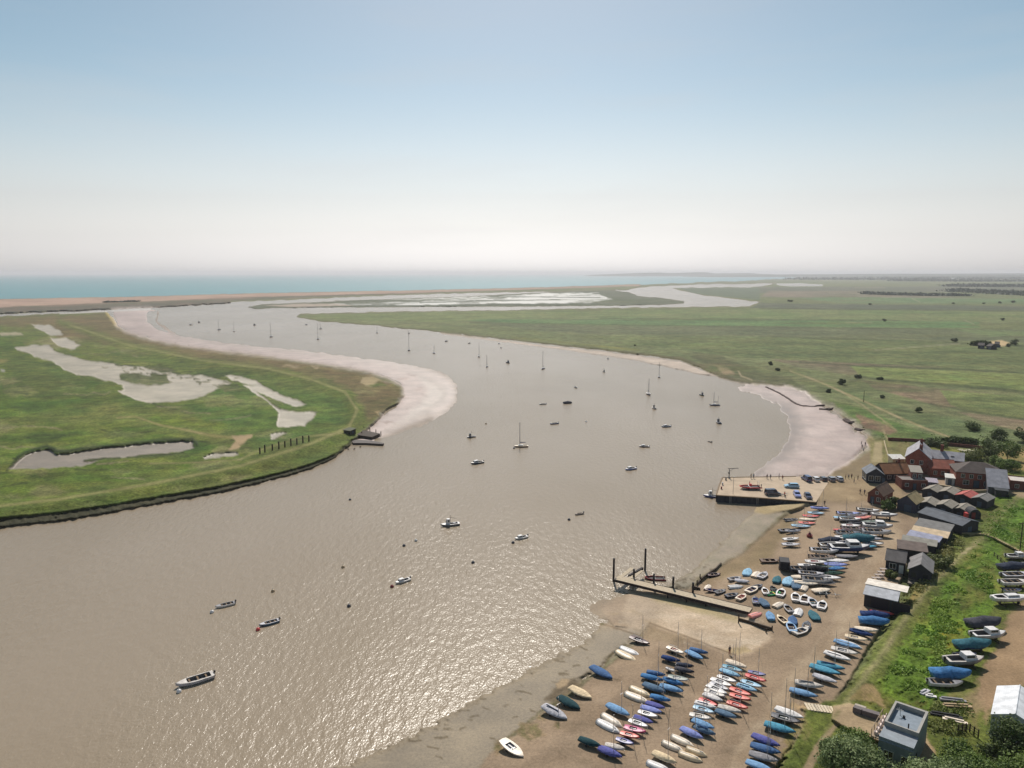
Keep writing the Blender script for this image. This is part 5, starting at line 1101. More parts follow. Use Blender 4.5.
for i, (u, v) in enumerate(((884,571.5),(881.5,574.5),(879,577.5),(876,580.5))): picnic(on(u,v), R(-8), f'pale picnic table, {ORD[i+1]} down the row outside the black L-shaped hut', 'picnic tables outside the black hut', PT)
for i, (u, v) in enumerate(((960.5,451),(964.5,452),(968.5,451.3),(972,452.3),(961,455.5),(966,455.6),(970,455.2))): picnic(on(u,v), R(10*i), f'white picnic table, {ORD[i+1]} in the pub garden behind the red-tiled range', 'white tables in the pub garden', PW)
# white marquee
t, W, a = building('white_store', 'white-roofed store with a grey end wall at the lower right edge', 'building', (991.5,714.5), (1023,716.5), 9.5, 3.4, 1.2, 'y', mat('grey_sheet', P(176,178,184), rough=.6), sheetroof('bright_white', (222,224,228), .965), [(Dr,'f',4.6,0,1.6,2.2,paint('grey')),(Wn,'l',3,1.4,1,1)], ov=.1, width=5.8, ang=-38)
# the square building with roof terrace
zt = 2.4; A = G(879,735,zt+4.3); B = G(914,748,zt+4.3)
d_ = Vector((B.x-A.x,B.y-A.y,0)); W = d_.length; an = math.atan2(d_.y,d_.x); D = 9.6
t = thing('flat_roofed_clubhouse', 'square grey-blue building with parapeted flat roof beside the bushes', 'building', (A.x,A.y,zt), an)
q = MB(); q.box(0,W,0,D,-1,4.2); link('wall', q.mesh('wall', mat('grey_render', P(140,148,156), rough=.75)), t)
q = MB()
for b in ((0,W,D-.45,D),(0,.3,2.9,D-.45),(W-.35,W,2.9,D-.45),(.3,W-.35,2.9,3.15)): q.box(*b,4.202,5.0)
link('parapet', q.mesh('parapet', mat('parapet_stone', P(160,156,150), rough=.8)), t)
q = MB(); q.box(.302,W-.352,3.152,D-.452,4.21,4.26); rf = link('roof', q.mesh('roof', mat('blue_grey_roof', P(126,138,150), rough=.6)), t)
q = MB(); q.tube((W*.66,3.9,4.26),(W*.66,3.9,5.3),.1,n=6).tube((W*.4,6.8,4.26),(W*.4,6.8,4.6),.18,n=8); link('vent_pipe', q.mesh('vent_pipe', RUB), rf)
q = MB(); q.tube((1.2,7.2,4.26),(1.2,7.2,5.1),.05,n=5)
for k in range(5): q.tube((1.2,7.2,5.0),(1.2+.5*math.cos(k*.6+.6),7.2-.1*k,5.0+.5*math.sin(k*.6+.2)),.04,n=4)
link('dish_aerial', q.mesh('dish_aerial', FRAMEW), rf)
q = MB(); q.add([(.0,-.15,3.6),(W,-.15,3.6),(W,2.9,4.22),(0,2.9,4.22),(0,-.15,3.72),(W,-.15,3.72),(W,2.9,4.34),(0,2.9,4.34)], [(3,2,1,0),(4,5,6,7),(0,1,5,4),(1,2,6,5),(2,3,7,6),(3,0,4,7)]); link('lower_roof', q.mesh('lower_roof', mat('lower_roof', P(140,144,152), rough=.6)), t)
for x in (1.4,3.6,5.2): opening(t,'window','f',W,D,x,1.2,1.1,1.2)
opening(t,'door','r',W,D,2,0,1,2.1)
q = MB(); q.box(-1.3,-.002,1.2,7.8,2.9,3.05)
for y in (1.25,2.9,4.5,6.1,7.75): q.box(-1.28,-1.2,y-.04,y+.04,3.05,4.1).box(-1.28,-1.2,y-.04,y+.04,-1,2.9)
q.box(-1.28,-1.2,1.2,7.8,4.02,4.1); bal = link('balcony', q.mesh('balcony', mat('balcony_wood', P(150,132,112), rough=.8)), t)
for k in range(5):
    q = MB(); y = 2.0+k*1.2; q.box(-1.0,-.5,y-.25,y+.25,3.051,3.5).box(-.6,-.52,y-.25,y+.25,3.501,3.95); link('chair', q.mesh('chair', mat('chair_pink_white', P(226,206,196), rough=.6)), bal)
# bins and terrace by it
wall_run('planter_wall', 'grey timber planter wall between the steps and the square building', [(853.5,711),(862,714),(879,719)], .9, mat('planter_grey', P(112,104,104), rough=.8), .9)
wall_run('bench_seat', 'pale slatted bench above the grey planter wall', [(855,705.5),(866,709)], .5, mat('bench_pale', P(170,160,146), rough=.8), .5, 'bench')
# ------------------------------------------------------------------ quay
QZ = 2.2
qp = [G(u,v,QZ) for u,v in ((716.5,495.2),(757,497.6),(816,502.2),(832,476.4),(796,476.6),(723,477.6),(720,484))]
o = qp[0].copy(); o.z = 0
t = thing('quay', 'sheet-piled quay with a tan deck jutting into the river', 'quay', o)
q = MB(); n = len(qp); q.add([tuple(p-o-Vector((0,0,.25))) for p in qp]+[tuple(p-o) for p in qp], [tuple(range(n,2*n))]+[(i,(i+1)%n,n+(i+1)%n,n+i) for i in range(n)]); link('deck', q.mesh('deck', mat('quay_deck', P(196,170,134)*1 if False else tuple(.66*x for x in srgb((222,198,170))), rough=.9, var=.16, scale=.35)), t)
q = MB()
for i in (0,1,4,5,6):
    a, b = qp[i]-o, qp[(i+1)%n]-o
    if i == 4: a, b = qp[4]-o, qp[5]-o
    d = b-a; L = d.length; u_ = d/L; nr = Vector((u_.y,-u_.x,0)); k = int(L/.42); rows = []
    for j in range(k+1):
        off = (.05 if (j//2)%2 else .27); p = a+u_*(L*j/k)+nr*off; rows.append([(p.x,p.y,-2.4),(p.x,p.y,QZ-.12)])
    q.loft(rows)
link('sheet_piling', q.mesh('sheet_piling', mat('pile_steel', P(40,44,54), rough=.7, var=.4, scale=.8)), t)
q = MB()
for i in (0,1,4,5,6):
    a, b = qp[i]-o, qp[(i+1)%n]-o; d = b-a; u_ = d.normalized(); nr = Vector((u_.y,-u_.x,0)); vs = [a-nr*.1,a+nr*.32,b+nr*.32,b-nr*.1]
    q.add([tuple(x+Vector((0,0,-.12))) for x in vs]+[tuple(x+Vector((0,0,.14))) for x in vs], [(3,2,1,0),(4,5,6,7),(0,1,5,4),(1,2,6,5),(2,3,7,6),(3,0,4,7)])
link('kerb', q.mesh('kerb', mat('kerb_timber', P(128,108,84), rough=.85)), t)
for u,v in ((757,498),(730,496.4)):
    p = G(u,v,QZ)-o; q = MB()
    for s in (-.25,.25): q.tube((p.x+s,p.y-.55,-1.5),(p.x+s,p.y-.5,QZ+.2),.04,n=4)
    for k in range(9): q.tube((p.x-.25,p.y-.52,-1+k*.4),(p.x+.25,p.y-.52,-1+k*.4),.03,n=4)
    link('ladder', q.mesh('ladder', GALV), t)
def quaypt(u, v): return G(u, v, QZ)
# crane
t = thing('quay_crane', 'black davit crane with its arm swung right at the head of the quay', 'crane', quaypt(729,478))
q = MB(); q.tube((0,0,0),(0,0,3.2),.16,.12,n=8).box(-.4,.4,-.4,.4,.002,.25).box(-.3,.15,-.22,.22,1.5,2.1); link('post', q.mesh('post', paint('black')), t)
q = MB(); q.tube((-.5,0,3.3),(3.0,-.3,3.6),.11,n=6).tube((0,0,2.3),(1.4,-.12,3.4),.06,n=5).tube((2.9,-.3,3.55),(2.9,-.3,2.5),.02,n=3); link('jib', q.mesh('jib', paint('black')), t)
t = thing('lamp_post', 'thin grey lighting pole on the river end of the quay deck', 'lamp post', quaypt(733,494)); q = MB(); q.tube((0,0,0),(0,0,5.6),.07,.05); link('pole', q.mesh('pole', GALV), t); q = MB(); q.box(-.1,.5,-.08,.08,5.6,5.7); link('lamp_head', q.mesh('lamp_head', GALV), t)
for i,(u,v,c) in enumerate(((725.3,480.2,'black'),(720.8,489,'dark red'),(722,485,'pale grey'))):
    t = thing('bollard', f"{['black mooring bollard by the crane','dark red bollard at the river corner of the quay','pale bollard midway along the quay end'][i]}", 'bollard', quaypt(u+.6,v), 0, 'bollards on the quay end')
    q = MB(); q.tube((0,0,0),(0,0,.7),.26,.2,n=8); link('stump', q.mesh('stump', paint(c)), t); q = MB(); q.tube((0,0,.7),(0,0,.85),.32,.32,n=8); link('cap', q.mesh('cap', paint(c)), t)
# ------------------------------------------------------------------ pontoon jetty
JZ = 2.05
def beamrun(q, a, b, w0, w1, z0, z1):
    d = (b-a); d.z = 0; u_ = d.normalized(); s = Vector((-u_.y,u_.x,0)); vs = [a+s*w0,b+s*w0,b+s*w1,a+s*w1]
    q.add([(x.x,x.y,z0) for x in vs]+[(x.x,x.y,z1) for x in vs], [(3,2,1,0),(4,5,6,7),(0,1,5,4),(1,2,6,5),(2,3,7,6),(3,0,4,7)])
ja, jb = G(614,579.5,JZ), G(749,612.5,JZ); o = ja.copy(); o.z = 0
t = thing('landing_jetty', 'long timber landing jetty with a short head and tall dark piles', 'jetty', o)
q = MB(); L0 = ja-o; L1 = jb-o; jd = (L1-L0); jd.z = 0; ju = jd.normalized(); jn = Vector((-ju.y,ju.x,0))
beamrun(q, L0, L1, .0, 2.6, JZ-.12, JZ); link('walkway', q.mesh('walkway', mat('jetty_deck', P(186,170,146), rough=.85, var=.2, scale=2)), t)
q = MB(); beamrun(q, L0-ju*.2, L1, -.12, -.002, JZ-.5, JZ+.1); beamrun(q, L0+ju*3, L1, 2.602, 2.74, JZ-.45, JZ+.05); beamrun(q, L0, L1-ju*6, .5, .8, JZ-.6, JZ-.13); beamrun(q, L0, L1-ju*6, 1.8, 2.1, JZ-.6, JZ-.13)
link('beam', q.mesh('beam', mat('jetty_beam', P(44,34,36), rough=.8)), t)
h0 = G(617,578.2,JZ)-o; h1 = G(631,567.5,JZ)-o
q = MB(); beamrun(q, h0, h1, -.9, 0.1, JZ-.1, JZ+.02); beamrun(q, h0, h1, -3.3, -1.9, JZ-.1, JZ+.02); link('landing_head', q.mesh('landing_head', mat('jetty_deck', (0,0,0))), t)
k0 = G(629,576,JZ)-o; k1 = G(642.5,568.2,JZ)-o
q = MB(); beamrun(q, k0, k1, -.25, .25, JZ-.5, JZ+.25); link('fender_beam', q.mesh('fender_beam', mat('jetty_beam', (0,0,0))), t)
for (u,v,hh) in ((613.5,581,JZ+3.6),(645,570.5,JZ+3.6),(633.6,585.5,JZ+2.0),(653.5,590.5,JZ+2.0),(672.7,596,JZ+2.5),(692.5,601,JZ+2.3)):
    p = G(u,v,0)-o; q = MB(); q.tube((p.x,p.y,-2.2),(p.x,p.y,hh),.26,.24,n=8); link('pile', q.mesh('pile', mat('pile_dark', P(38,34,38), rough=.7)), t)
for f in (.42,.56,.7,.84):
    p = L0+jd*f; q = MB()
    for s in (.3,2.3): pp = p+jn*s; q.tube((pp.x,pp.y,-1.2),(pp.x,pp.y,JZ-.13),.14,n=6)
    link('trestle', q.mesh('trestle', mat('pile_dark', (0,0,0))), t)
wall_run('timber_revetment', 'dark timber edging between the pale hard and the tenders', [(739,620.5),(750,623.5),(771,630)], .55, DWOOD, .3)
wall_run('timber_revetment', 'low timber edging along the top side of the jetty', [(692,587.5),(700,590)], .5, DWOOD, .3)
for i,(u,v,h_) in enumerate(((738.5,623,2.0),(772,630.5,1.0),(766,632.5,.9),(701,581,.9),(697,585,1.2),(700,578,1.0))):
    ob = link('timber_post', MB().tube((0,0,-.5),(0,0,h_),.14,.12,n=6).mesh('timber_post', DWOOD)); ob.location = on(u,v); tag(ob, ['tallest timber post, at the corner of the hard near the jetty','short post at the park end of the dark edging','short post on the hard just off the dark edging end','short post on the weedy shore, middle of three','short post nearest the jetty on the weedy shore','short post farthest up the weedy shore'][i], 'post', 'timber posts round the hard')
# timber hurdles up the weedy shore
wall_run('old_groyne', 'rotten timber groyne running up the weedy shore beside the tenders', [(697,584),(703,578),(709,573.5),(716,569),(721,564)], .35, DWOOD, .3, 'groyne')
# ------------------------------------------------------------------ far side timber and brushwood
t = thing('old_jetty', 'collapsed dark timber jetty at the point of the left marsh', 'jetty', G(366,437,0))
o = G(366,437,0)
def slab(pts, z0, z1, nm, m):
    pr = [G(u,v,z1)-o for u,v in pts]; q = MB(); n = len(pr); q.add([(p.x,p.y,z0) for p in pr]+[(p.x,p.y,z1) for p in pr], [tuple(range(n,2*n))]+[(i,(i+1)%n,n+(i+1)%n,n+i) for i in range(n)]); return link(nm, q.mesh(nm, m), t)
slab([(355,433),(357,430),(366,430.5),(380,433.5),(372,437),(358,435)], -.3, 1.4, 'platform', DWOOD); slab([(352,441),(356,439.5),(372,440.5),(384,443),(383,444),(366,443),(353,443)], -.3, .8, 'ramp', mat('wet_timber', P(60,48,44), rough=.7))
q = MB()
for u,v in ((358,431),(364,431),(370,432),(376,434),(381,436),(362,436)):
    p = G(u,v,0)-o; q.tube((p.x,p.y,-1),(p.x,p.y,2.1),.2,n=5)
link('pile', q.mesh('pile', DWOOD), t)
t2 = building('marsh_hide', 'small dark hut half buried in the marsh bank by the collapsed jetty', 'hut', (343.5,430), (350,431), 3.5, 1.2, .4, 'm', mat('hide_boards', P(70,66,56), rough=.9), mat('hide_roof', P(96,98,78), rough=.9), [(Dr,'r',1.7,0,.8,1.0)])
for i,(u,v) in enumerate(((260,454),(265,452.5),(272.5,450.5),(279,449),(285,447.3),(291,446),(297,444.5),(303,443),(309,441.5))):
    ob = link('timber_post', MB().box(-.22,.22,-.22,.22,-.5,2.6+.5*(i%2)).mesh('timber_post', DWOOD)); ob.location = on(u,v); tag(ob, f'dark square post on the marsh, {ORD[i+1]} from the left of the line', 'post', 'line of posts on the left marsh')
def groyne(label, pts, w_, h_):
    q = MB(); pr = [G(u,v,0) for u,v in pts]; o = pr[0].copy(); r = random.Random(3); rows = []
    for a,b in zip(pr,pr[1:]):
        d = b-a; s = Vector((-d.y,d.x,0)).normalized(); k = max(2,int(d.length/1.6))
        for j in range(k):
            p = a+d*(j/k)-o; e = r.uniform(.7,1.2); rows.append([tuple(p-s*w_*e+Vector((0,0,-.3))),tuple(p-s*w_*.7*e+Vector((0,0,h_*r.uniform(.5,.9)))),tuple(p+Vector((0,0,h_*r.uniform(.7,1.2)))),tuple(p+s*w_*.7*e+Vector((0,0,h_*r.uniform(.5,.9)))),tuple(p+s*w_*e+Vector((0,0,-.3)))])
    q.loft(rows); ob = link('brushwood_groyne', q.mesh('brushwood_groyne', mat('brushwood', P(84,70,66), rough=.95, var=.4, scale=1, bump=.6))); ob.location = o; return tag(ob, label, 'groyne')
groyne('long dark brushwood groyne curving across the mud bay', [(766,387.5),(778,393),(788,399),(796,404.5),(803,406.8),(814,407),(826,405.5)], .9, .8)
groyne('short dark brushwood groyne at the right of the mud bay', [(819,409.8),(827,410.3),(835,408.8)], 1.0, 1.0)
groyne('dark ledge of peat at the landward edge of the mud bay', [(845,420.5),(850,423.5),(857,424.5)], 1.8, 1.3)
groyne('dark ledge of peat nearest the mud bay path', [(856,429.5),(862,431.5),(868,431.5)], 1.4, 1.0)
for i,(u,v) in enumerate(((348,450),(354,449.5),(360,447.5),(341,452))):
    groyne(['second','third','farthest','nearest'][i]+' dark stone on the mud by the collapsed jetty', [(u,v),(u+1,v+.1)], .5, .7)['category'] = 'stone'
# ------------------------------------------------------------------ vehicles
TYRE = RUB
def car(loc, rz, col, lab, L=4.3, W=1.8, Hc=1.5, van=False, zz=0):
    t = thing('van' if van else 'parked_car', lab, 'van' if van else 'car', loc, rz, 'vehicles parked on the quay')
    def body():
        q = MB(); x = L/2; w_ = W/2
        prof = [(-x,.35),(-x,.85),(-x+.1,.95),(-x+.5,1.0),(x-1.1,.95),(x-.15,.78),(x,.6),(x,.3)]
        rows = []
        for px_, pz in prof: rows.append([(px_,-w_,min(pz,.3)),(px_,-w_,pz-.08),(px_,-w_+.1,pz),(px_,w_-.1,pz),(px_,w_,pz-.08),(px_,w_,min(pz,.3))])
        q.loft(rows); q.add([(-x,-w_,.3),(-x,w_,.3),(x,w_,.3),(x,-w_,.3)], [(0,1,2,3)]); q.f += [(5,4,3,2,1,0)]
        return q.mesh('body', mat('car_'+col, COL[col], rough=.25, spec=.6, var=.05, coat=.6), False)
    b = link('body', cached(('car',L,W,col), body), t)
    def cab():
        q = MB(); w_ = W/2-.06
        a = (-L/2+.05 if van else -L/2+.25); f = L/2-(.9 if van else 1.15)
        q.loft([[(a,-w_,.94),(a+.1,-w_+.14,Hc-.06),(a+.14,-w_+.2,Hc)],[(f,-w_,.94),(f-.75,-w_+.14,Hc-.06),(f-.85,-w_+.2,Hc)],[(f,w_,.94),(f-.75,w_-.14,Hc-.06),(f-.85,w_-.2,Hc)],[(a,w_,.94),(a+.1,w_-.14,Hc-.06),(a+.14,w_-.2,Hc)]], closed=False)
        n = len(q.v); q.f.append((2,5,8,11)); q.f.append((0,9,10,1)); q.f.append((1,10,11,2)); return q.mesh('cabin', mat('car_'+col, COL[col]), False)
    cb = link('cabin', cached(('cab',L,W,Hc,col,van), cab), t)
    def gl():
        q = MB(); w_ = W/2-.06; a = (-L/2+.05 if van else -L/2+.25); f = L/2-(.9 if van else 1.15); e = .012
        def lerp(z0, xa, xb): return xa+(xb-xa)*z0
        for s in (-1,1):
            x0 = a+.15 if not van else f-1.7
            q.add([(x0+.02,s*(w_-.03+e),1.02),(f-.2,s*(w_-.03+e),1.02),(f-.72,s*(w_-.115+e),Hc-.1),(x0+.12,s*(w_-.115+e),Hc-.1)], [(0,1,2,3) if s < 0 else (3,2,1,0)])
        q.add([(f-.1+.02,-w_+.1,1.02),(f-.1+.02,w_-.1,1.02),(f-.68+.02,w_-.2,Hc-.1),(f-.68+.02,-w_+.2,Hc-.1)], [(0,1,2,3)])
        q.add([(a+.01-.015,-w_+.1,1.04),(a+.01-.015,w_-.1,1.04),(a+.085-.015,w_-.2,Hc-.12),(a+.085-.015,-w_+.2,Hc-.12)], [(3,2,1,0)])
        return q.mesh('window', GLASS)
    link('window', cached(('gl',L,W,Hc,van), gl), cb)
    def wh():
        q = MB(); q.tube((0,-.1,0),(0,.1,0),.32,n=12); return q.mesh('tyre', TYRE)
    def rim():
        q = MB(); q.tube((0,-.115,0),(0,.115,0),.19,n=8); return q.mesh('rim', ALU)
    for x in (-L/2+.75, L/2-.8):
        for s in (-1,1):
            w2 = link('wheel', cached('tyre', wh), t); w2.location = (x, s*(W/2-.1), .32); link('rim', cached('rim', rim), w2)
    for s in (-1,1):
        hl = link('headlight', cached(('hl',), lambda: MB().box(-.02,.03,-.17,.17,-.07,.07).mesh('headlight', mat('lamp_glass', (.7,.7,.7), rough=.1))), t); hl.location = (L/2,s*(W/2-.3),.62)
        tl = link('tail_light', cached(('tl',), lambda: MB().box(-.03,.02,-.1,.1,-.14,.14).mesh('tail_light', mat('tail_red', (.4,.02,.02), rough=.3))), t); tl.location = (-L/2,s*(W/2-.15),.75)
    return t
COL.update({'silver': P(190,190,196)})
car(quaypt(806.5,480.5), R(95), 'dark blue', 'royal blue van, leftmost of the vehicles lined up along the far quay edge', 4.6,1.9,1.95,True)
car(quaypt(815,480.5), R(92), 'white', 'white car, second along the far quay edge beside the blue van')
car(on(822.5,480.5), R(92), 'dark grey', 'dark grey car between the white car and silver cars', 4.2)
car(on(830.5,480.5), R(92), 'grey', 'grey car, fourth along the far quay edge', 4.3)
car(on(838.5,480.3), R(92), 'silver', 'silver car, last of the line along the far quay edge', 4.3)
car(quaypt(791.5,487.5), R(176), 'sky blue', 'pale blue-white car standing side-on alone on the quay', 4.6,1.8,1.5)
car(quaypt(772.5,494.8), R(4), 'slate', 'dark van with its rear to the crane, near the piled edge', 4.9,1.9,2.0,True)
car(quaypt(797,496.2), R(260), 'pale violet', 'lilac-white car nose to the piled edge, left of the small blue car', 4.3)
car(quaypt(808,498), R(262), 'navy', 'small dark blue car nose to the narrow end of the piled edge', 4.0)
def trailer(loc, rz, lab, L=3.6):
    t = thing('boat_trailer', lab, 'trailer', loc, rz)
    q = MB(); q.tube((-L/2,0,.45),(L/2,0,.5),.05,n=5).tube((-L*.15,-.75,.35),(-L*.15,.75,.35),.05,n=5)
    for x in (-.4,-.1,.25): q.box(x*L-.05,x*L+.05,-.6,.6,.5,.6)
    link('frame', q.mesh('frame', GALV), t)
    for s in (-1,1): w2 = link('wheel', cached('wheelT', lambda: MB().tube((0,-.08,0),(0,.08,0),.27,n=10).mesh('wheel', TYRE)), t); w2.location = (-L*.15,s*.8,.27)
    return t
trailer(quaypt(784,495.5), R(35), 'empty galvanised trailer on the quay between the dark van and lilac car')
trailer(on(829,596), R(-12), 'empty low trailer with its drawbar to the lane, beside the white tenders', 5)
t = trailer(quaypt(750,489), R(5), 'launching trailer under the red rescue boat on the quay', 5.5)
p = quaypt(750,489); p.z += .62; t = thing('rescue_boat', 'red inflatable rescue boat with a white console on its trailer on the quay', 'boat', p, R(176)); tender(t, 7.0, 'red', 'white', 'R'); q = MB(); q.box(-.4,.3,-.35,.35,.14,1.2); link('console', q.mesh('console', paint('red')), t); q = MB(); q.tube((-2.6,-.9,.4),(-2.6,-.9,1.9),.05).tube((-2.6,.9,.4),(-2.6,.9,1.9),.05).tube((-2.6,-.9,1.9),(-2.6,.9,1.9),.05); link('roll_bar', q.mesh('roll_bar', GALV), t); outboard(t,-3.4,.5)
# black box trailer
t = thing('box_trailer', 'black box trailer parked by itself on the open shore', 'trailer', on(784,569.5), R(75))
q = MB(); q.box(-1.6,1.6,-1.1,1.1,.55,2.5); link('box', q.mesh('box', mat('black_tarp', P(24,24,34), rough=.7)), t); q = MB(); q.tube((1.6,0,.5),(3.0,0,.45),.06,n=5); link('drawbar', q.mesh('drawbar', GALV), t)
for s in (-1,1): w2 = link('wheel', MESH['wheelT'], t); w2.location = (0,s*1.15,.27); w2.scale = (1.6,1,1.6); w2.location.z = .42
t = thing('cable_drum', 'dark red buoy standing on the shore right of the loose boats', 'buoy', on(809.5,537)); q = MB(); q.tube((0,0,0),(0,0,.7),.75,.75,n=12).tube((0,0,.7),(0,0,1.3),.5,.2,n=12); link('float', q.mesh('float', paint('dark red')), t); q = MB(); q.tube((0,0,1.3),(0,0,1.7),.08,n=5); link('mooring_eye', q.mesh('mooring_eye', GALV), t); t.name = 'mooring_buoy'
# timber scraps in the yard
for i,(u,v,L,a,c) in enumerate(((957,707,4.5,-5,'tan'),(953,701,4,-12,'grey'),(955,722,3.4,-25,'ivory'),(946,716.5,4.6,-18,'black'),(925,693,2.2,30,'pale grey'),(931,697,1.6,-20,'white'))):
    ob = link('timber_baulk', MB().box(-L/2,L/2,-.3,.3,0,.28).box(-L/2+.3,L/2-.5,.1,.4,.281,.45).mesh('timber_baulk', mat('scrap_'+c.replace(' ','_'), COL[c], rough=.8))); ob.location = on(u,v); ob.rotation_euler.z = R(a)
    tag(ob, ['buff baulks below the laid-up boats in the grassy yard','weathered grey baulks just below the last laid-up boat','ivory-painted plank pile nearest the hurdle','black baulks beside the square building','pale grey scrap heap at the foot of the green bank','small white scrap beside the pale grey heap'][i], 'timber', 'scrap timber in the grassy yard')
# hurdle fence
def fence(label, pts, n, h_=1.1, rails=(.45,.9), m=DWOOD, nm='post_and_rail_fence'):
    pr = [on(u,v) for u,v in pts]; o = pr[0].copy(); t = thing(nm, label, 'fence', o)
    tot = [0]
    for a,b in zip(pr,pr[1:]): tot.append(tot[-1]+(b-a).length)
    P_ = []
    for j in range(n):
        s = tot[-1]*j/(n-1); k = max(i for i in range(len(tot)-1) if tot[i] <= s+1e-6); p = pr[k].lerp(pr[k+1], (s-tot[k])/(tot[k+1]-tot[k])); p.z = ground_at(p.x,p.y); P_.append(p-o)
    pm = cached(('fp',h_,m.name), lambda: MB().box(-.07,.07,-.07,.07,-.4,h_).mesh('post', m))
    for p in P_: ob = link('post', pm, t); ob.location = p
    for z in rails:
        q = MB()
        for a,b in zip(P_,P_[1:]): q.tube(a+Vector((0,0,z)), b+Vector((0,0,z)), .045, n=4)
        link('rail', q.mesh('rail', m), t)
fence('dark hurdle fence between the square building and the white-roofed store', [(958,733),(968,731),(978,738)], 6, 1.4, (.4,.8,1.2))
fence('wire fence with pale posts along the yard side of the levee path', [(1024,575),(1005,566),(994,556)], 7, 1.0, (.5,.9))
t = thing('telegraph_pole', 'tall brown telegraph pole at the right edge above the yard', 'pole', on(1019.5,554)); q = MB(); q.tube((0,0,-.5),(0,0,8.5),.13,.1); link('pole', q.mesh('pole', DWOOD), t); q = MB(); q.box(-.9,.9,-.05,.05,7.9,8.05); link('crossarm', q.mesh('crossarm', DWOOD), t)
t = thing('telegraph_pole', 'slim dark pole on the meadow inland of the mud bay', 'pole', on(863.5,402)); q = MB(); q.tube((0,0,-.5),(0,0,6.5),.16,.12); link('pole', q.mesh('pole', DWOOD), t)
# steps to the park
t = thing('concrete_steps', 'pale concrete steps between the dinghies and the levee path', 'steps', on(806,707.5), R(-4))
for k in range(9):
    u = 807+k*3.2; p0 = on(u, 707+k*.45)-on(806,707.5); q = MB(); q.box(-.2,.2,-1.0,1.0,-.25,.16+.0*k); ob = link('step', q.mesh('step', mat('pale_concrete', P(212,196,170), rough=.85)), t); pr = Matrix.Rotation(R(4),3,'Z') @ p0; ob.location = pr
# ------------------------------------------------------------------ people
def figure_mesh(stride, arms, key):
    me = bpy.data.meshes.new('person'); J = [(0,0,.95),(0,0,1.25),(0,0,1.45),(0,0,1.55),(0,.02,1.68),(0,0,1.78),
        (.11,0,.9),(.12,stride,.5),(.12,-stride*.2 if stride else 0,.08),(.12,.12-stride*.2,.03),(-.11,0,.9),(-.12,-stride*.3,.5),(-.12,-stride,.08),(-.12,.12-stride,.03),
        (.2,0,1.4),(.27,-.05+arms,1.15),(.27,.1+arms,.92),(.28,.14+arms,.84),(-.2,0,1.4),(-.27,.05,1.15),(-.27,.12,.92),(-.28,.15,.84)]
    E = [(0,1),(1,2),(2,3),(3,4),(4,5),(0,6),(6,7),(7,8),(8,9),(0,10),(10,11),(11,12),(12,13),(2,14),(14,15),(15,16),(16,17),(2,18),(18,19),(19,20),(20,21)]
    RA = [.15,.15,.13,.06,.105,.07,.10,.07,.045,.035,.10,.07,.045,.035,.07,.05,.035,.04,.07,.05,.035,.04]
    me.from_pydata(J, E, []); ob = bpy.data.objects.new('tmp', me); C.objects.link(ob)
    md = ob.modifiers.new('s','SKIN'); ob.modifiers.new('ss','SUBSURF').levels = 1
    for i,r in enumerate(RA): me.skin_vertices[0].data[i].radius = (r,r*.85 if i < 3 else r)
    me.skin_vertices[0].data[0].use_root = True
    dg = bpy.context.evaluated_depsgraph_get(); m2 = bpy.data.meshes.new_from_object(ob.evaluated_get(dg)); C.objects.unlink(ob); bpy.data.objects.remove(ob); return m2
SKIN = mat('skin', P(196,150,124), rough=.6, var=.05); HAIRM = mat('hair', P(60,44,36), rough=.8)
FM = [figure_mesh(.18,.05,0), figure_mesh(0,0,1)]
def person(loc, rz, top, trou, lab, pose=0):
    me = FM[pose].copy(); me.name = 'person'; me.materials.clear()
    for m in (SKIN, cloth(top), cloth(trou), RUB): me.materials.append(m)
    for p in me.polygons:
        z = p.center.z; ax_ = abs(p.center.x)
        p.material_index = 3 if z < .07 else 2 if (z < .97 and ax_ < .22) else 0 if (z > 1.5 or (ax_ > .22 and z < 1.1)) else 1
        p.use_smooth = True
    ob = link('person', me); ob.location = loc; ob.rotation_euler.z = rz; tag(ob, lab, 'person', 'people about the quay')
    def hr():
        q = MB(); rows = []
        for i in range(5):
            a = R(10+i*20); rows.append([(.115*math.cos(a)*math.cos(k*math.pi/5), .125*math.cos(a)*math.sin(k*math.pi/5)-.015, 1.70+.12*math.sin(a)) for k in range(10)])
        q.loft(rows, closed=True, cap=True); return q.mesh('hair', HAIRM, True)
    link('hair', cached('hair', hr), ob)
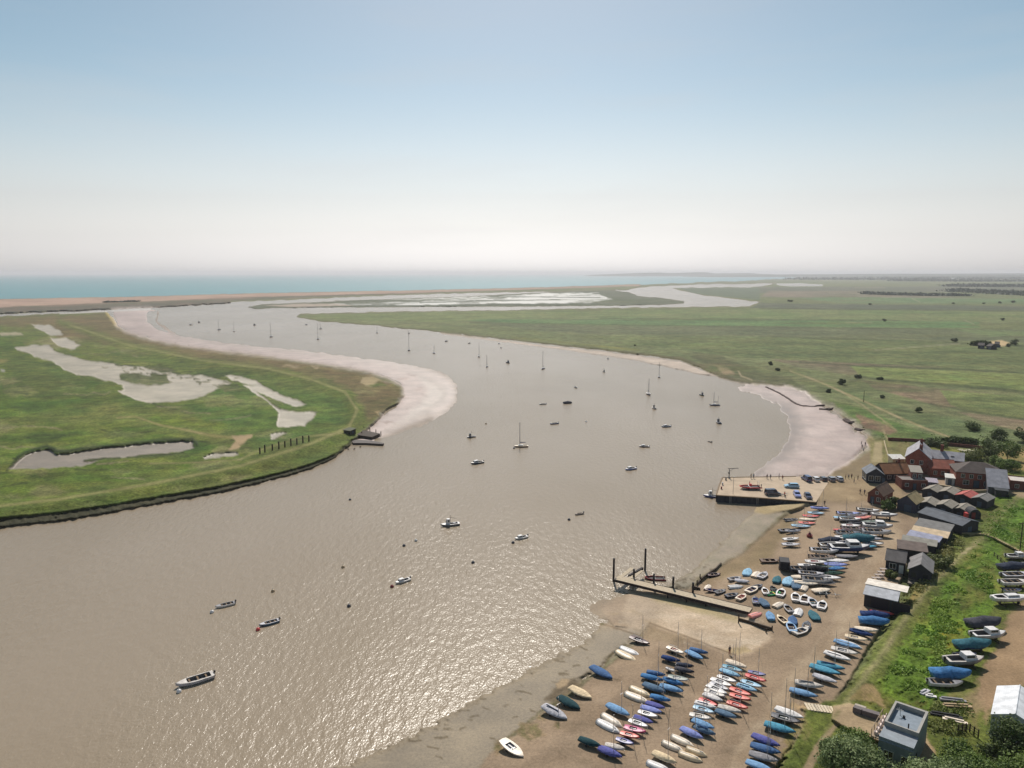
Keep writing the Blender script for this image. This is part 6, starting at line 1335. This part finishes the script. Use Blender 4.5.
PE = [(767,478.8,1,'slate','dark grey','person in slate grey standing at the far quay edge, left one of the pair',1,40),(770.4,479.2,1,'grey','slate','person in grey standing at the far quay edge, right one of the pair',0,200),
 (779,478.6,1,'pale grey','slate','person in a pale top at the far quay edge left of a dark-clad companion',1,90),(782.5,480,1,'dark red','dark grey','person in dark red at the far quay edge beside the pale-topped person',1,150),
 (751,478.5,1,'tan','grey','person in tan, left of two by the quay edge behind the rescue boat',1,20),(753.6,478.5,1,'grey-blue','slate','person in grey-blue, right of two behind the rescue boat',1,200),
 (749.5,486.3,1,'red','red','person in red beside the rescue boat console',1,90),(784.5,496.8,1,'coral','slate','person in coral by the empty trailer on the quay',0,30),
 (860,494,0,'slate','black','person in slate walking on the quay road, left of a walking pair',0,200),(864.4,494.5,0,'dark blue','dark grey','person in dark blue walking on the quay road, right of a walking pair',0,190),
 (845.5,479.5,0,'dark red','slate','person in dark red just beyond the last silver car',1,60),(848.5,479.2,0,'grey','black','person in grey second beyond the last silver car',0,130),(851.5,478.6,0,'maroon','dark grey','person in maroon at the head of the beach',1,10),
 (857.8,480,0,'black','slate','person in black outside the dark glazed hut',1,90),(854,482.5,0,'tan','grey','person in tan on the road below the beach head',0,250),
 (862,448.5,0,'dark grey','slate','person on the mud bay, nearest the river',1,0),(865.2,446,0,'slate','grey','person on the mud bay, highest of the small party',1,120),(861.5,445,0,'grey','slate','person on the mud bay in grey, left of the party',0,90),(863.6,451.5,0,'dark blue','black','person in dark blue on the mud bay nearest the houses',0,60),
 (729.5,654.5,0,'dark grey','dark red','person in dark clothes standing at the lower edge of the pale hard',1,20),(824.5,505.5,0,'black','slate','person in black standing at the top of the loose boats',1,0)]
for u,v,qy,a,b,lab,pose,ang in PE: person(quaypt(u,v) if qy else on(u,v), R(ang), a, b, lab, pose)
# lobster pots and gear on the cottage edge
# ------------------------------------------------------------------ trees and shrubs
def leaf_mat(key, c, c2):
    if key in MATS: return MATS[key]
    m = bpy.data.materials.new(key); m.use_nodes = True; nt = m.node_tree; N = nt.nodes; L = nt.links; b = N['Principled BSDF']; b.inputs['Roughness'].default_value = .65; b.inputs['Specular IOR Level'].default_value = .25
    a = N.new('ShaderNodeAttribute'); a.attribute_name = 'tint'; mx = N.new('ShaderNodeMix'); mx.data_type = 'RGBA'; mx.inputs[6].default_value = (*c,1); mx.inputs[7].default_value = (*c2,1); L.new(a.outputs['Fac'], mx.inputs[0]); L.new(mx.outputs[2], b.inputs['Base Color'])
    tr = N.new('ShaderNodeBsdfTranslucent'); L.new(mx.outputs[2], tr.inputs['Color']); ms = N.new('ShaderNodeMixShader'); ms.inputs[0].default_value = .22; L.new(b.outputs[0], ms.inputs[1]); L.new(tr.outputs[0], ms.inputs[2]); L.new(ms.outputs[0], N['Material Output'].inputs['Surface'])
    MATS[key] = m; return m
def crown_mesh(name, R_, Hh, zb, n, leaf, m, seed=1, clumps=16, lean=0):
    """leaves scattered in clumps through the crown's volume"""
    r = np.random.RandomState(seed)
    cc = []
    while len(cc) < clumps:
        p = r.uniform(-1,1,3)
        if np.dot(p,p) < 1: cc.append(p*[R_*.78,R_*.78,Hh*.40]+[0,0,zb+Hh*.5])
    cc = np.array(cc); cr = r.uniform(.24,.5,clumps)*R_; ct = r.uniform(-.25,.25,clumps)
    k = r.randint(0,clumps,n); d = r.normal(size=(n,3)); d /= np.linalg.norm(d,axis=1)[:,None]
    rad = r.uniform(.35,1,n)**.5*(1+.18*np.sin(d[:,0]*7+k)+.12*np.cos(d[:,1]*9+k*2))
    p = cc[k]+d*(rad*cr[k])[:,None]*[1,1,.8]; p[:,2] = np.maximum(p[:,2], zb*.5+.1)
    nr = d*.9+r.normal(size=(n,3))*.55+[0,0,.35]; nr /= np.linalg.norm(nr,axis=1)[:,None]
    a = np.cross(nr, r.normal(size=(n,3))); a /= np.linalg.norm(a,axis=1)[:,None]; b = np.cross(nr,a)
    s = (leaf*r.uniform(.6,1.3,n))[:,None]
    v = np.stack([p-a*s*.8, p-b*s*.45, p+a*s*.8, p+b*s*.45],1).reshape(-1,3)
    me = bpy.data.meshes.new(name); me.vertices.add(4*n); me.vertices.foreach_set('co', v.astype(np.float32).ravel()); me.loops.add(4*n); me.loops.foreach_set('vertex_index', np.arange(4*n,dtype=np.int32)); me.polygons.add(n)
    me.polygons.foreach_set('loop_start', np.arange(0,4*n,4,dtype=np.int32)); me.polygons.foreach_set('loop_total', np.full(n,4,np.int32)); me.update(calc_edges=True)
    at = me.attributes.new('tint','FLOAT','POINT'); tv = np.clip(.5+ct[k]+r.uniform(-.35,.35,n),0,1); at.data.foreach_set('value', np.repeat(tv,4).astype(np.float32)); me.materials.append(m); return me
PLB = leaf_mat('plain_bush', P(56,70,44), P(92,104,66))
BARK = mat('bark', P(92,78,62), rough=.9, var=.3, scale=3)
def trunk_mesh(zb, R_, Hh, seed, th):
    r = random.Random(seed); q = MB(); top = zb+Hh*.45; q.tube((0,0,-.5),(0,0,zb*.6+.2),th,th*.8,n=8).tube((0,0,zb*.6+.2),(r.uniform(-.2,.2),r.uniform(-.2,.2),top),th*.8,th*.35,n=7)
    for k in range(6):
        a = k*1.05+r.uniform(-.3,.3); z = zb*.6+.2+(top-zb*.6)*r.uniform(.1,.7); q.tube((0,0,z),(math.cos(a)*R_*.6,math.sin(a)*R_*.6,z+Hh*r.uniform(.2,.4)),th*.35,th*.08,n=5)
    return q.mesh('trunk', BARK, True)
SILV = leaf_mat('silver_leaf', P(80,98,50), P(148,162,112)); GRN = leaf_mat('green_leaf', P(58,80,34), P(122,142,70)); DGR = leaf_mat('dark_leaf', P(52,68,36), P(98,112,60)); SCR = leaf_mat('scrub_leaf', P(62,74,36), P(124,130,72))
def tree(u, v, R_, Hh, zb, m, lab, n=4000, leaf=.3, seed=1, key=None, group=None, name='tree', cat='tree', th=.22, clumps=16, squash=1, z=None):
    p = on(u, v) if z is None else G(u, v, z); t = thing(name, lab, cat, p, R(seed*47 % 360), group)
    link('crown', cached(('crown',key or seed,R_,Hh,n,m.name), lambda: crown_mesh('crown',R_,Hh,zb,n,leaf,m,seed,clumps)), t)
    link('trunk', cached(('trunk',key or seed,R_,Hh), lambda: trunk_mesh(zb,R_,Hh,seed,th)), t); return t
# the silvery thicket at the foot of the picture
near = [(846,780,4.4,5.0,SILV,'silver-green willow at the left end of the thicket beside the footpath'),(872,792,5.0,5.2,SILV,'silver-green willow in front of the left half of the square building'),(856,752,2.6,3.0,GRN,'low green shrub between the footpath and the square building terrace'),
        (908,815,5.4,5.8,SILV,'broad silver willow below the square building'),(944,806,5.0,5.4,SILV,'silver-green willow below the hurdle fence'),(962,776,3.4,3.8,GRN,'mid green bush under the hurdle fence'),
        (985,806,5.0,5.6,GRN,'dense green tree below the white-roofed store'),(1022,776,4.4,7.6,DGR,'dark green tree overlapping the front of the white-roofed store'),(1045,815,5.5,7.0,GRN,'green tree cut by the lower right corner'),(990,768,2.4,3.2,DGR,'dark shrub against the grey end wall of the store'),(832,757,1.9,2.0,SILV,'small silver bush at the edge of the footpath')]
for i,(u,v,R_,Hh,m,lab) in enumerate(near): tree(u,v,R_,Hh,.5,m,lab,n=int(2400*R_*R_/4), leaf=.23, seed=i+3, group='thicket of trees at the bottom right', th=.28, clumps=34)
# plain trees and bushes
mid = [(988,459,6,8.5,DGR,'tall dark tree right of the pub garden'),(1007,460,5,8,GRN,'green tree behind the low annexe, right of the tall dark tree'),(999,440,5,4.5,DGR,'dark bush on the meadow above the tall dark tree'),(972,430,8,5,DGR,'wide dark bush on the meadow behind the pub garden'),
       (919,412,3.4,4,DGR,'round dark bush alone on the meadow inland of the mud bay'),(1023,442,4,7,DGR,'dark tree at the right edge beyond the annexe'),(998,468,4,4,GRN,'low green bush between garden and annexe'),(1010,470,4,3.5,GRN,'low green bush directly behind the pale flat roof'),
       (980,460,6,4.5,SCR,'olive scrub mound at the corner of the pub garden'),(968,462,4,3,SCR,'small olive scrub mound beside the white tables'),(842,384.5,4.5,6,DGR,'solitary dark tree by the drain on the near field'),(829,392.5,3,3,DGR,'small dark bush just below the solitary field tree'),(858,378,4,3.4,DGR,'dark bush at the head of the long field drain'),
       (880,379.5,3.5,2.4,DGR,'low dark bush along the long field drain'),(771,365,3.4,4.4,DGR,'left of two small dark bushes near the strand bend'),(778,370.8,3.4,3,DGR,'right of two small dark bushes near the strand bend'),(1014,345,9,12,DGR,'big dark tree beside the farmyard'),(1008,347,6,7,DGR,'lower tree at the left foot of the big farmyard tree'),
       (954,342,9,7,DGR,'dark clump of trees left of the farmyard'),(882,398,2.4,2.2,DGR,'tiny bush on the footpath line inland of the mud bay'),(935,446,5,2.6,DGR,'dark hedge end behind the tall brick house'),(790,301.8,14,13,DGR,'distant lone clump on the left of the plain'),(870,304.8,8,8,DGR,'distant lone tree on the dark field band'),
       (884,321.5,7,8,DGR,'distant lone tree in the middle of the plain'),(1002,320.6,8,9,DGR,'distant lone tree on the right of the plain'),(1013,303,12,14,DGR,'distant lone tree under the far wood'),(1000,303.5,10,10,DGR,'smaller distant tree left of the one under the far wood'),(984,304,8,7,DGR,'leftmost of the distant trees under the far wood'),(953,304,8,7,DGR,'small distant tree left of the field corner'),
       (635,346,3,2.6,DGR,'tiny dark bush on the sea bank above the strand'),(888,510,2.2,2.6,GRN,'green shrub between the brick cottage and the buff-edged shed'),(893.5,508,1.5,3.8,DGR,'slim dark conifer between cottage and shed'),(890,578,1.4,1.5,SCR,'buff rounded shrub in the black hut\'s yard'),
       (948,520,2.4,1.6,SCR,'scrub at the right end of the slate-blue shed'),(941,566,3.0,1.8,SCR,'brown-green scrub above the orange dirt patch'),(932,563,2.6,1.6,SCR,'scrub beside the brown-roofed shed end')]
for i,(u,v,R_,Hh,m,lab) in enumerate(mid):
    far = v < 350
    if v < 400 and m is DGR: m = PLB
    if far: R_ *= .5; Hh *= .5
    elif v < 435: R_ *= .62; Hh *= .6
    tree(u,v,R_,Hh,.2,m,lab,n=500 if far else 1400, leaf=(R_*.16 if far else .42), seed=i+40, group='scattered trees and bushes on the plain' if v < 480 else 'shrubs among the sheds', th=.2, clumps=12, name='bush' if Hh < 5 and not far else 'tree', cat='bush' if Hh < 5 and not far else 'tree')
# rank growth on the bank between the levee path and the yard
BANK = [(990,512),(1003,516),(1000,530),(985,560),(990,575),(996,600),(984,626),(965,650),(948,672),(938,690),(922,702),(900,694),(884,682),(900,655),(918,625),(936,598),(955,575),(975,550)]
def undergrowth(name, poly, n, leaf, m, hmax, seed, thr=.42, sc_=.35):
    r = np.random.RandomState(seed); xs = [p[0] for p in poly]; ys = [p[1] for p in poly]; u = r.uniform(min(xs),max(xs),n*4); v = r.uniform(min(ys),max(ys),n*4)
    k = (sdist(u+r.normal(size=n*4)*2, v+r.normal(size=n*4)*2, poly) > 0); u = u[k]; v = v[k]
    pts = np.array([tuple(G(a,b,H(a,b))) for a,b in zip(u,v)]); f = fbm(pts[:,0]*sc_,pts[:,1]*sc_,seed,4); k = f > thr; pts = pts[k][:n]; f = f[k][:n]; n = len(pts)
    o = pts[0].copy(); p = pts-o; p[:,2] += r.uniform(.02,1,n)**.7*hmax*np.clip((f-thr)*5,.15,1)
    d = r.normal(size=(n,3)); nr = d*.8+[0,0,.8]; nr /= np.linalg.norm(nr,axis=1)[:,None]; a = np.cross(nr,r.normal(size=(n,3))); a /= np.linalg.norm(a,axis=1)[:,None]; b = np.cross(nr,a); s = (leaf*r.uniform(.5,1.3,n))[:,None]
    q = np.stack([p-a*s,p-b*s*.6,p+a*s,p+b*s*.6],1).reshape(-1,3); me = bpy.data.meshes.new(name); me.from_pydata(q.tolist(),[],[(4*i,4*i+1,4*i+2,4*i+3) for i in range(n)])
    at = me.attributes.new('tint','FLOAT','POINT'); at.data.foreach_set('value', np.repeat(np.clip(fbm(pts[:,0]*.12,pts[:,1]*.12,seed+5,3)*1.6-.3+r.uniform(-.25,.25,n),0,1),4).astype(np.float32)); me.materials.append(m)
    ob = link(name, me); ob.location = tuple(o); ob['kind'] = 'stuff'
BKG = leaf_mat('bank_leaf', P(96,136,44), P(148,168,76))
undergrowth('undergrowth', BANK, 14000, .22, BKG, .45, 5, .5)
undergrowth('undergrowth', [(918,545),(950,535),(965,545),(940,572),(916,600),(905,612),(900,600),(915,575)], 4500, .24, leaf_mat('verge_leaf', P(104,108,52), P(150,146,92)), .8, 9, .46)
undergrowth('undergrowth', [(938,700),(958,696),(975,712),(962,735),(935,735),(925,722)], 2500, .2, leaf_mat('yard_leaf', P(98,112,46), P(150,150,90)), .5, 13, .48)
undergrowth('undergrowth', [(1005,500),(1024,500),(1040,545),(1024,552),(1002,538),(990,530)], 2000, .24, BKG, .5, 17, .5)
undergrowth('undergrowth', [(860,425),(900,430),(940,438),(985,440),(1024,436),(1040,470),(990,478),(985,448),(940,443),(880,436)], 2200, .5, SCR, 1.2, 19, .55, .08)
# hedge of dark bushes behind the garden
def leaf_mass(name, label, pts, n, rad, leaf, m, kind=None, cat=None, hmin=.2, hmax=2, zfun=None):
    """one growth of leaves along a line of photo points (u, v, half width in m)"""
    r = np.random.RandomState(len(name)+n); P_ = [on(u,v) for u,v in pts]; o = P_[0].copy(); L = [ (b-a).length for a,b in zip(P_,P_[1:])]; tot = sum(L); cs = np.cumsum([0]+L)
    s = r.uniform(0,tot,n); V = []
    for si in s:
        k = min(int(np.searchsorted(cs,si)-1), len(L)-1); k = max(k,0); p = P_[k].lerp(P_[k+1],(si-cs[k])/L[k]); w_ = r.normal()*.5
        p = p+Vector((r.normal()*rad*.5, r.normal()*rad*.5, 0)); V.append((p.x-o.x,p.y-o.y,P_[k].z-o.z+r.uniform(hmin,hmax)*(.7+.3*math.sin(si*.13))))
    p = np.array(V); d = r.normal(size=(n,3)); nr = d+[0,0,.6]; nr /= np.linalg.norm(nr,axis=1)[:,None]; a = np.cross(nr,r.normal(size=(n,3))); a /= np.linalg.norm(a,axis=1)[:,None]; b = np.cross(nr,a); sz = (leaf*r.uniform(.6,1.3,n))[:,None]
    v = np.stack([p-a*sz,p-b*sz*.7,p+a*sz,p+b*sz*.7],1).reshape(-1,3); me = bpy.data.meshes.new(name); me.from_pydata(v.tolist(),[],[(4*i,4*i+1,4*i+2,4*i+3) for i in range(n)]); at = me.attributes.new('tint','FLOAT','POINT'); at.data.foreach_set('value', np.repeat(r.uniform(0,1,n),4).astype(np.float32)); me.materials.append(m)
    ob = link(name, me); ob.location = o; tag(ob, label, cat, kind=kind); return ob
leaf_mass('hedge','dark hedge behind the pub garden wall',[(943,443.5),(955,443.8),(968,445),(976,446.5)],2500,1.6,.5,DGR,cat='hedge',hmax=3)
leaf_mass('hedge','low dark hedge left of the farmyard',[(972,345.5),(980,345.5),(990,346.5)],700,3,1.2,DGR,cat='hedge',hmax=5)
# far woods, seen as one mass each
W_ = leaf_mat('far_wood', P(58,72,60), P(84,96,76))
leaf_mass('woods',None,[(866,294),(890,295),(930,295.8),(968,296)],2600,22,4.5,W_,'stuff',hmax=8)
leaf_mass('woods',None,[(955,291.5),(980,292.5),(1024,295),(1080,297),(1200,300)],5200,50,5.5,W_,'stuff',hmax=12)
leaf_mass('woods',None,[(955,286.5),(1000,286.8),(1040,287),(1200,288)],3600,90,8,W_,'stuff',hmax=14)
leaf_mass('woods',None,[(900,281),(960,281.4),(1040,281.6),(1300,282)],3600,160,12,W_,'stuff',hmax=16)
leaf_mass('woods',None,[(800,279.5),(850,279.8),(900,279.6),(1000,279),(1300,279)],4200,300,16,W_,'stuff',hmax=20)
# buildings of the farm
for i,(u0,v0,u1,v1,D,lab) in enumerate(((978,345.2,984,345.5,9,'dark farm shed left of the bright farmyard'),(986.5,345.9,991,346.3,9,'second dark farm shed against the bright farmyard'),(995,344,999.5,344.2,8,'brown roofed farm shed within the bright yard'))):
    building('farm_shed', lab, 'shed', (u0,v0),(u1,v1), D, 3.2, 2, 'x', TAR, tiles('farm_roof', (86,80,78)), [(Dr,'f',3,0,3,2.6)], group='farm sheds on the plain')
for i,(u,v,c,lab) in enumerate(((947,278.3,'white','far white building on the skyline plain, left one'),(952,278.4,'white','far white building on the skyline plain, right one'))):
    building('farm_building', lab, 'building', (u,v),(u+3.4,v), 30, 12, 5, 'x', mat('far_white', P(230,228,222)), mat('far_white', (0,0,0)), [(Dr,'f',8,0,5,5)])
for i in range(2): pass
# people-scale scrub on the shingle bar
leaf_mass('scrub',None,[(105,302.6),(118,302.2),(136,301.6)],500,10,2.2,W_,'stuff',hmax=3)
# ------------------------------------------------------------------ far hills
def ridge(u0, u1, dist, h0, h1, seed, m):
    q = MB(); rows = []
    for k in range(81):
        u = u0+(u1-u0)*k/80; x = (u-512)/F*dist; e = math.sin(math.pi*k/80)**.5; h = (h0+(h1-h0)*float(fbm(np.array([k/9.0]),np.array([seed*1.0]),seed)[0]))*e
        rows.append([(x,dist-300,-1),(x,dist,h),(x,dist+1500,h*.9),(x,dist+2500,-1)])
    q.loft(rows); ob = link('hills', q.mesh('hills', m)); tag(ob,None,None,kind='structure')
HM = mat('hill_green', (.05,.07,.04), rough=.95, var=.3, scale=.002)
ridge(590, 790, 17000, 50, 108, 3, HM); ridge(700, 1560, 13500, 55, 88, 8, HM); ridge(840, 1560, 9500, 42, 62, 21, HM)
# ------------------------------------------------------------------ light and air
SUN_EL, SUN_AZ = 46.0, 1.0           # degrees; azimuth measured from the view direction, negative to the left
w = bpy.data.worlds.new('World'); sc.world = w; w.use_nodes = True; nt = w.node_tree
bg = nt.nodes['Background']; sky = nt.nodes.new('ShaderNodeTexSky'); sky.sky_type = 'NISHITA'; sky.sun_disc = False
sky.sun_elevation = R(SUN_EL); sky.sun_rotation = R(SUN_AZ)
sky.altitude = 0; sky.air_density = 1.0; sky.dust_density = 1.0; sky.ozone_density = 1.0
tcw = nt.nodes.new('ShaderNodeTexCoord'); sx = nt.nodes.new('ShaderNodeSeparateXYZ'); nt.links.new(tcw.outputs['Generated'], sx.inputs[0])
lo = nt.nodes.new('ShaderNodeMapRange'); lo.interpolation_type = 'SMOOTHSTEP'; lo.inputs['From Min'].default_value = 0; lo.inputs['From Max'].default_value = .26; lo.inputs['To Min'].default_value = .10; lo.inputs['To Max'].default_value = 1.02; nt.links.new(sx.outputs[2], lo.inputs['Value'])
hs = nt.nodes.new('ShaderNodeHueSaturation'); hs.inputs['Hue'].default_value = .476; nt.links.new(sky.outputs[0], hs.inputs['Color']); nt.links.new(lo.outputs[0], hs.inputs['Saturation'])
dm = nt.nodes.new('ShaderNodeMapRange'); dm.inputs['From Min'].default_value = .05; dm.inputs['From Max'].default_value = .45; dm.inputs['To Min'].default_value = 1.02; dm.inputs['To Max'].default_value = .78; nt.links.new(sx.outputs[2], dm.inputs['Value'])
# thin high cloud
mpw = nt.nodes.new('ShaderNodeMapping'); mpw.inputs['Scale'].default_value = (1.4,1,9); mpw.inputs['Rotation'].default_value = (0,R(-18),0); nt.links.new(tcw.outputs['Generated'], mpw.inputs['Vector'])
nw = nt.nodes.new('ShaderNodeTexNoise'); nw.inputs['Scale'].default_value = 2.2; nw.inputs['Detail'].default_value = 7; nt.links.new(mpw.outputs[0], nw.inputs['Vector'])
cw = nt.nodes.new('ShaderNodeMapRange'); cw.inputs['From Min'].default_value = .5; cw.inputs['From Max'].default_value = .8; cw.inputs['To Min'].default_value = 0; cw.inputs['To Max'].default_value = .22; nt.links.new(nw.outputs['Fac'], cw.inputs['Value'])
mw = nt.nodes.new('ShaderNodeMix'); mw.data_type = 'RGBA'; nt.links.new(cw.outputs[0], mw.inputs[0]); nt.links.new(hs.outputs[0], mw.inputs[6]); mw.inputs[7].default_value = (7.6,7.6,7.6,1)
ti = nt.nodes.new('ShaderNodeVectorMath'); ti.operation = 'MULTIPLY'; ti.inputs[1].default_value = (1.01,1.0,1.0); nt.links.new(mw.outputs[2], ti.inputs[0])
vs = nt.nodes.new('ShaderNodeVectorMath'); vs.operation = 'SCALE'; nt.links.new(ti.outputs[0], vs.inputs[0]); nt.links.new(dm.outputs[0], vs.inputs['Scale'])
nt.links.new(vs.outputs[0], bg.inputs['Color']); bg.inputs['Strength'].default_value = .088
sl = bpy.data.lights.new('sun', 'SUN'); sl.energy = 4.15; sl.angle = R(.53); sl.color = (1, .94, .85)
so = bpy.data.objects.new('sun', sl); C.objects.link(so)
d = Vector((math.sin(R(SUN_AZ))*math.cos(R(SUN_EL)), math.cos(R(SUN_AZ))*math.cos(R(SUN_EL)), math.sin(R(SUN_EL))))
so.rotation_euler = d.to_track_quat('Z', 'Y').to_euler()
# haze: one closed box of air
hb = MB().box(-62000, 62000, -600, 61000, -3.5, 125)
hm = bpy.data.materials.new('haze'); hm.use_nodes = True; hn = hm.node_tree; hn.nodes.remove(hn.nodes['Principled BSDF'])
pv = hn.nodes.new('ShaderNodeVolumePrincipled'); pv.inputs['Color'].default_value = (.90,.90,.94,1); pv.inputs['Density'].default_value = HAZE; pv.inputs['Anisotropy'].default_value = .3
hn.links.new(pv.outputs[0], hn.nodes['Material Output'].inputs['Volume'])
hz = link('haze', hb.mesh('haze', hm)); hz['kind'] = 'stuff'
sc.view_settings.view_transform = 'Standard'; sc.view_settings.look = 'None'; sc.view_settings.gamma = 1; sc.view_settings.exposure = EXPO
sc.view_settings.use_curve_mapping = False
cy = sc.cycles; cy.max_bounces = 5; cy.diffuse_bounces = 2; cy.glossy_bounces = 2; cy.transmission_bounces = 2; cy.volume_bounces = 0; cy.caustics_reflective = False; cy.caustics_refractive = False
cy.use_denoising = True; cy.use_adaptive_sampling = True; cy.adaptive_threshold = .02
cy.sample_clamp_indirect = 4
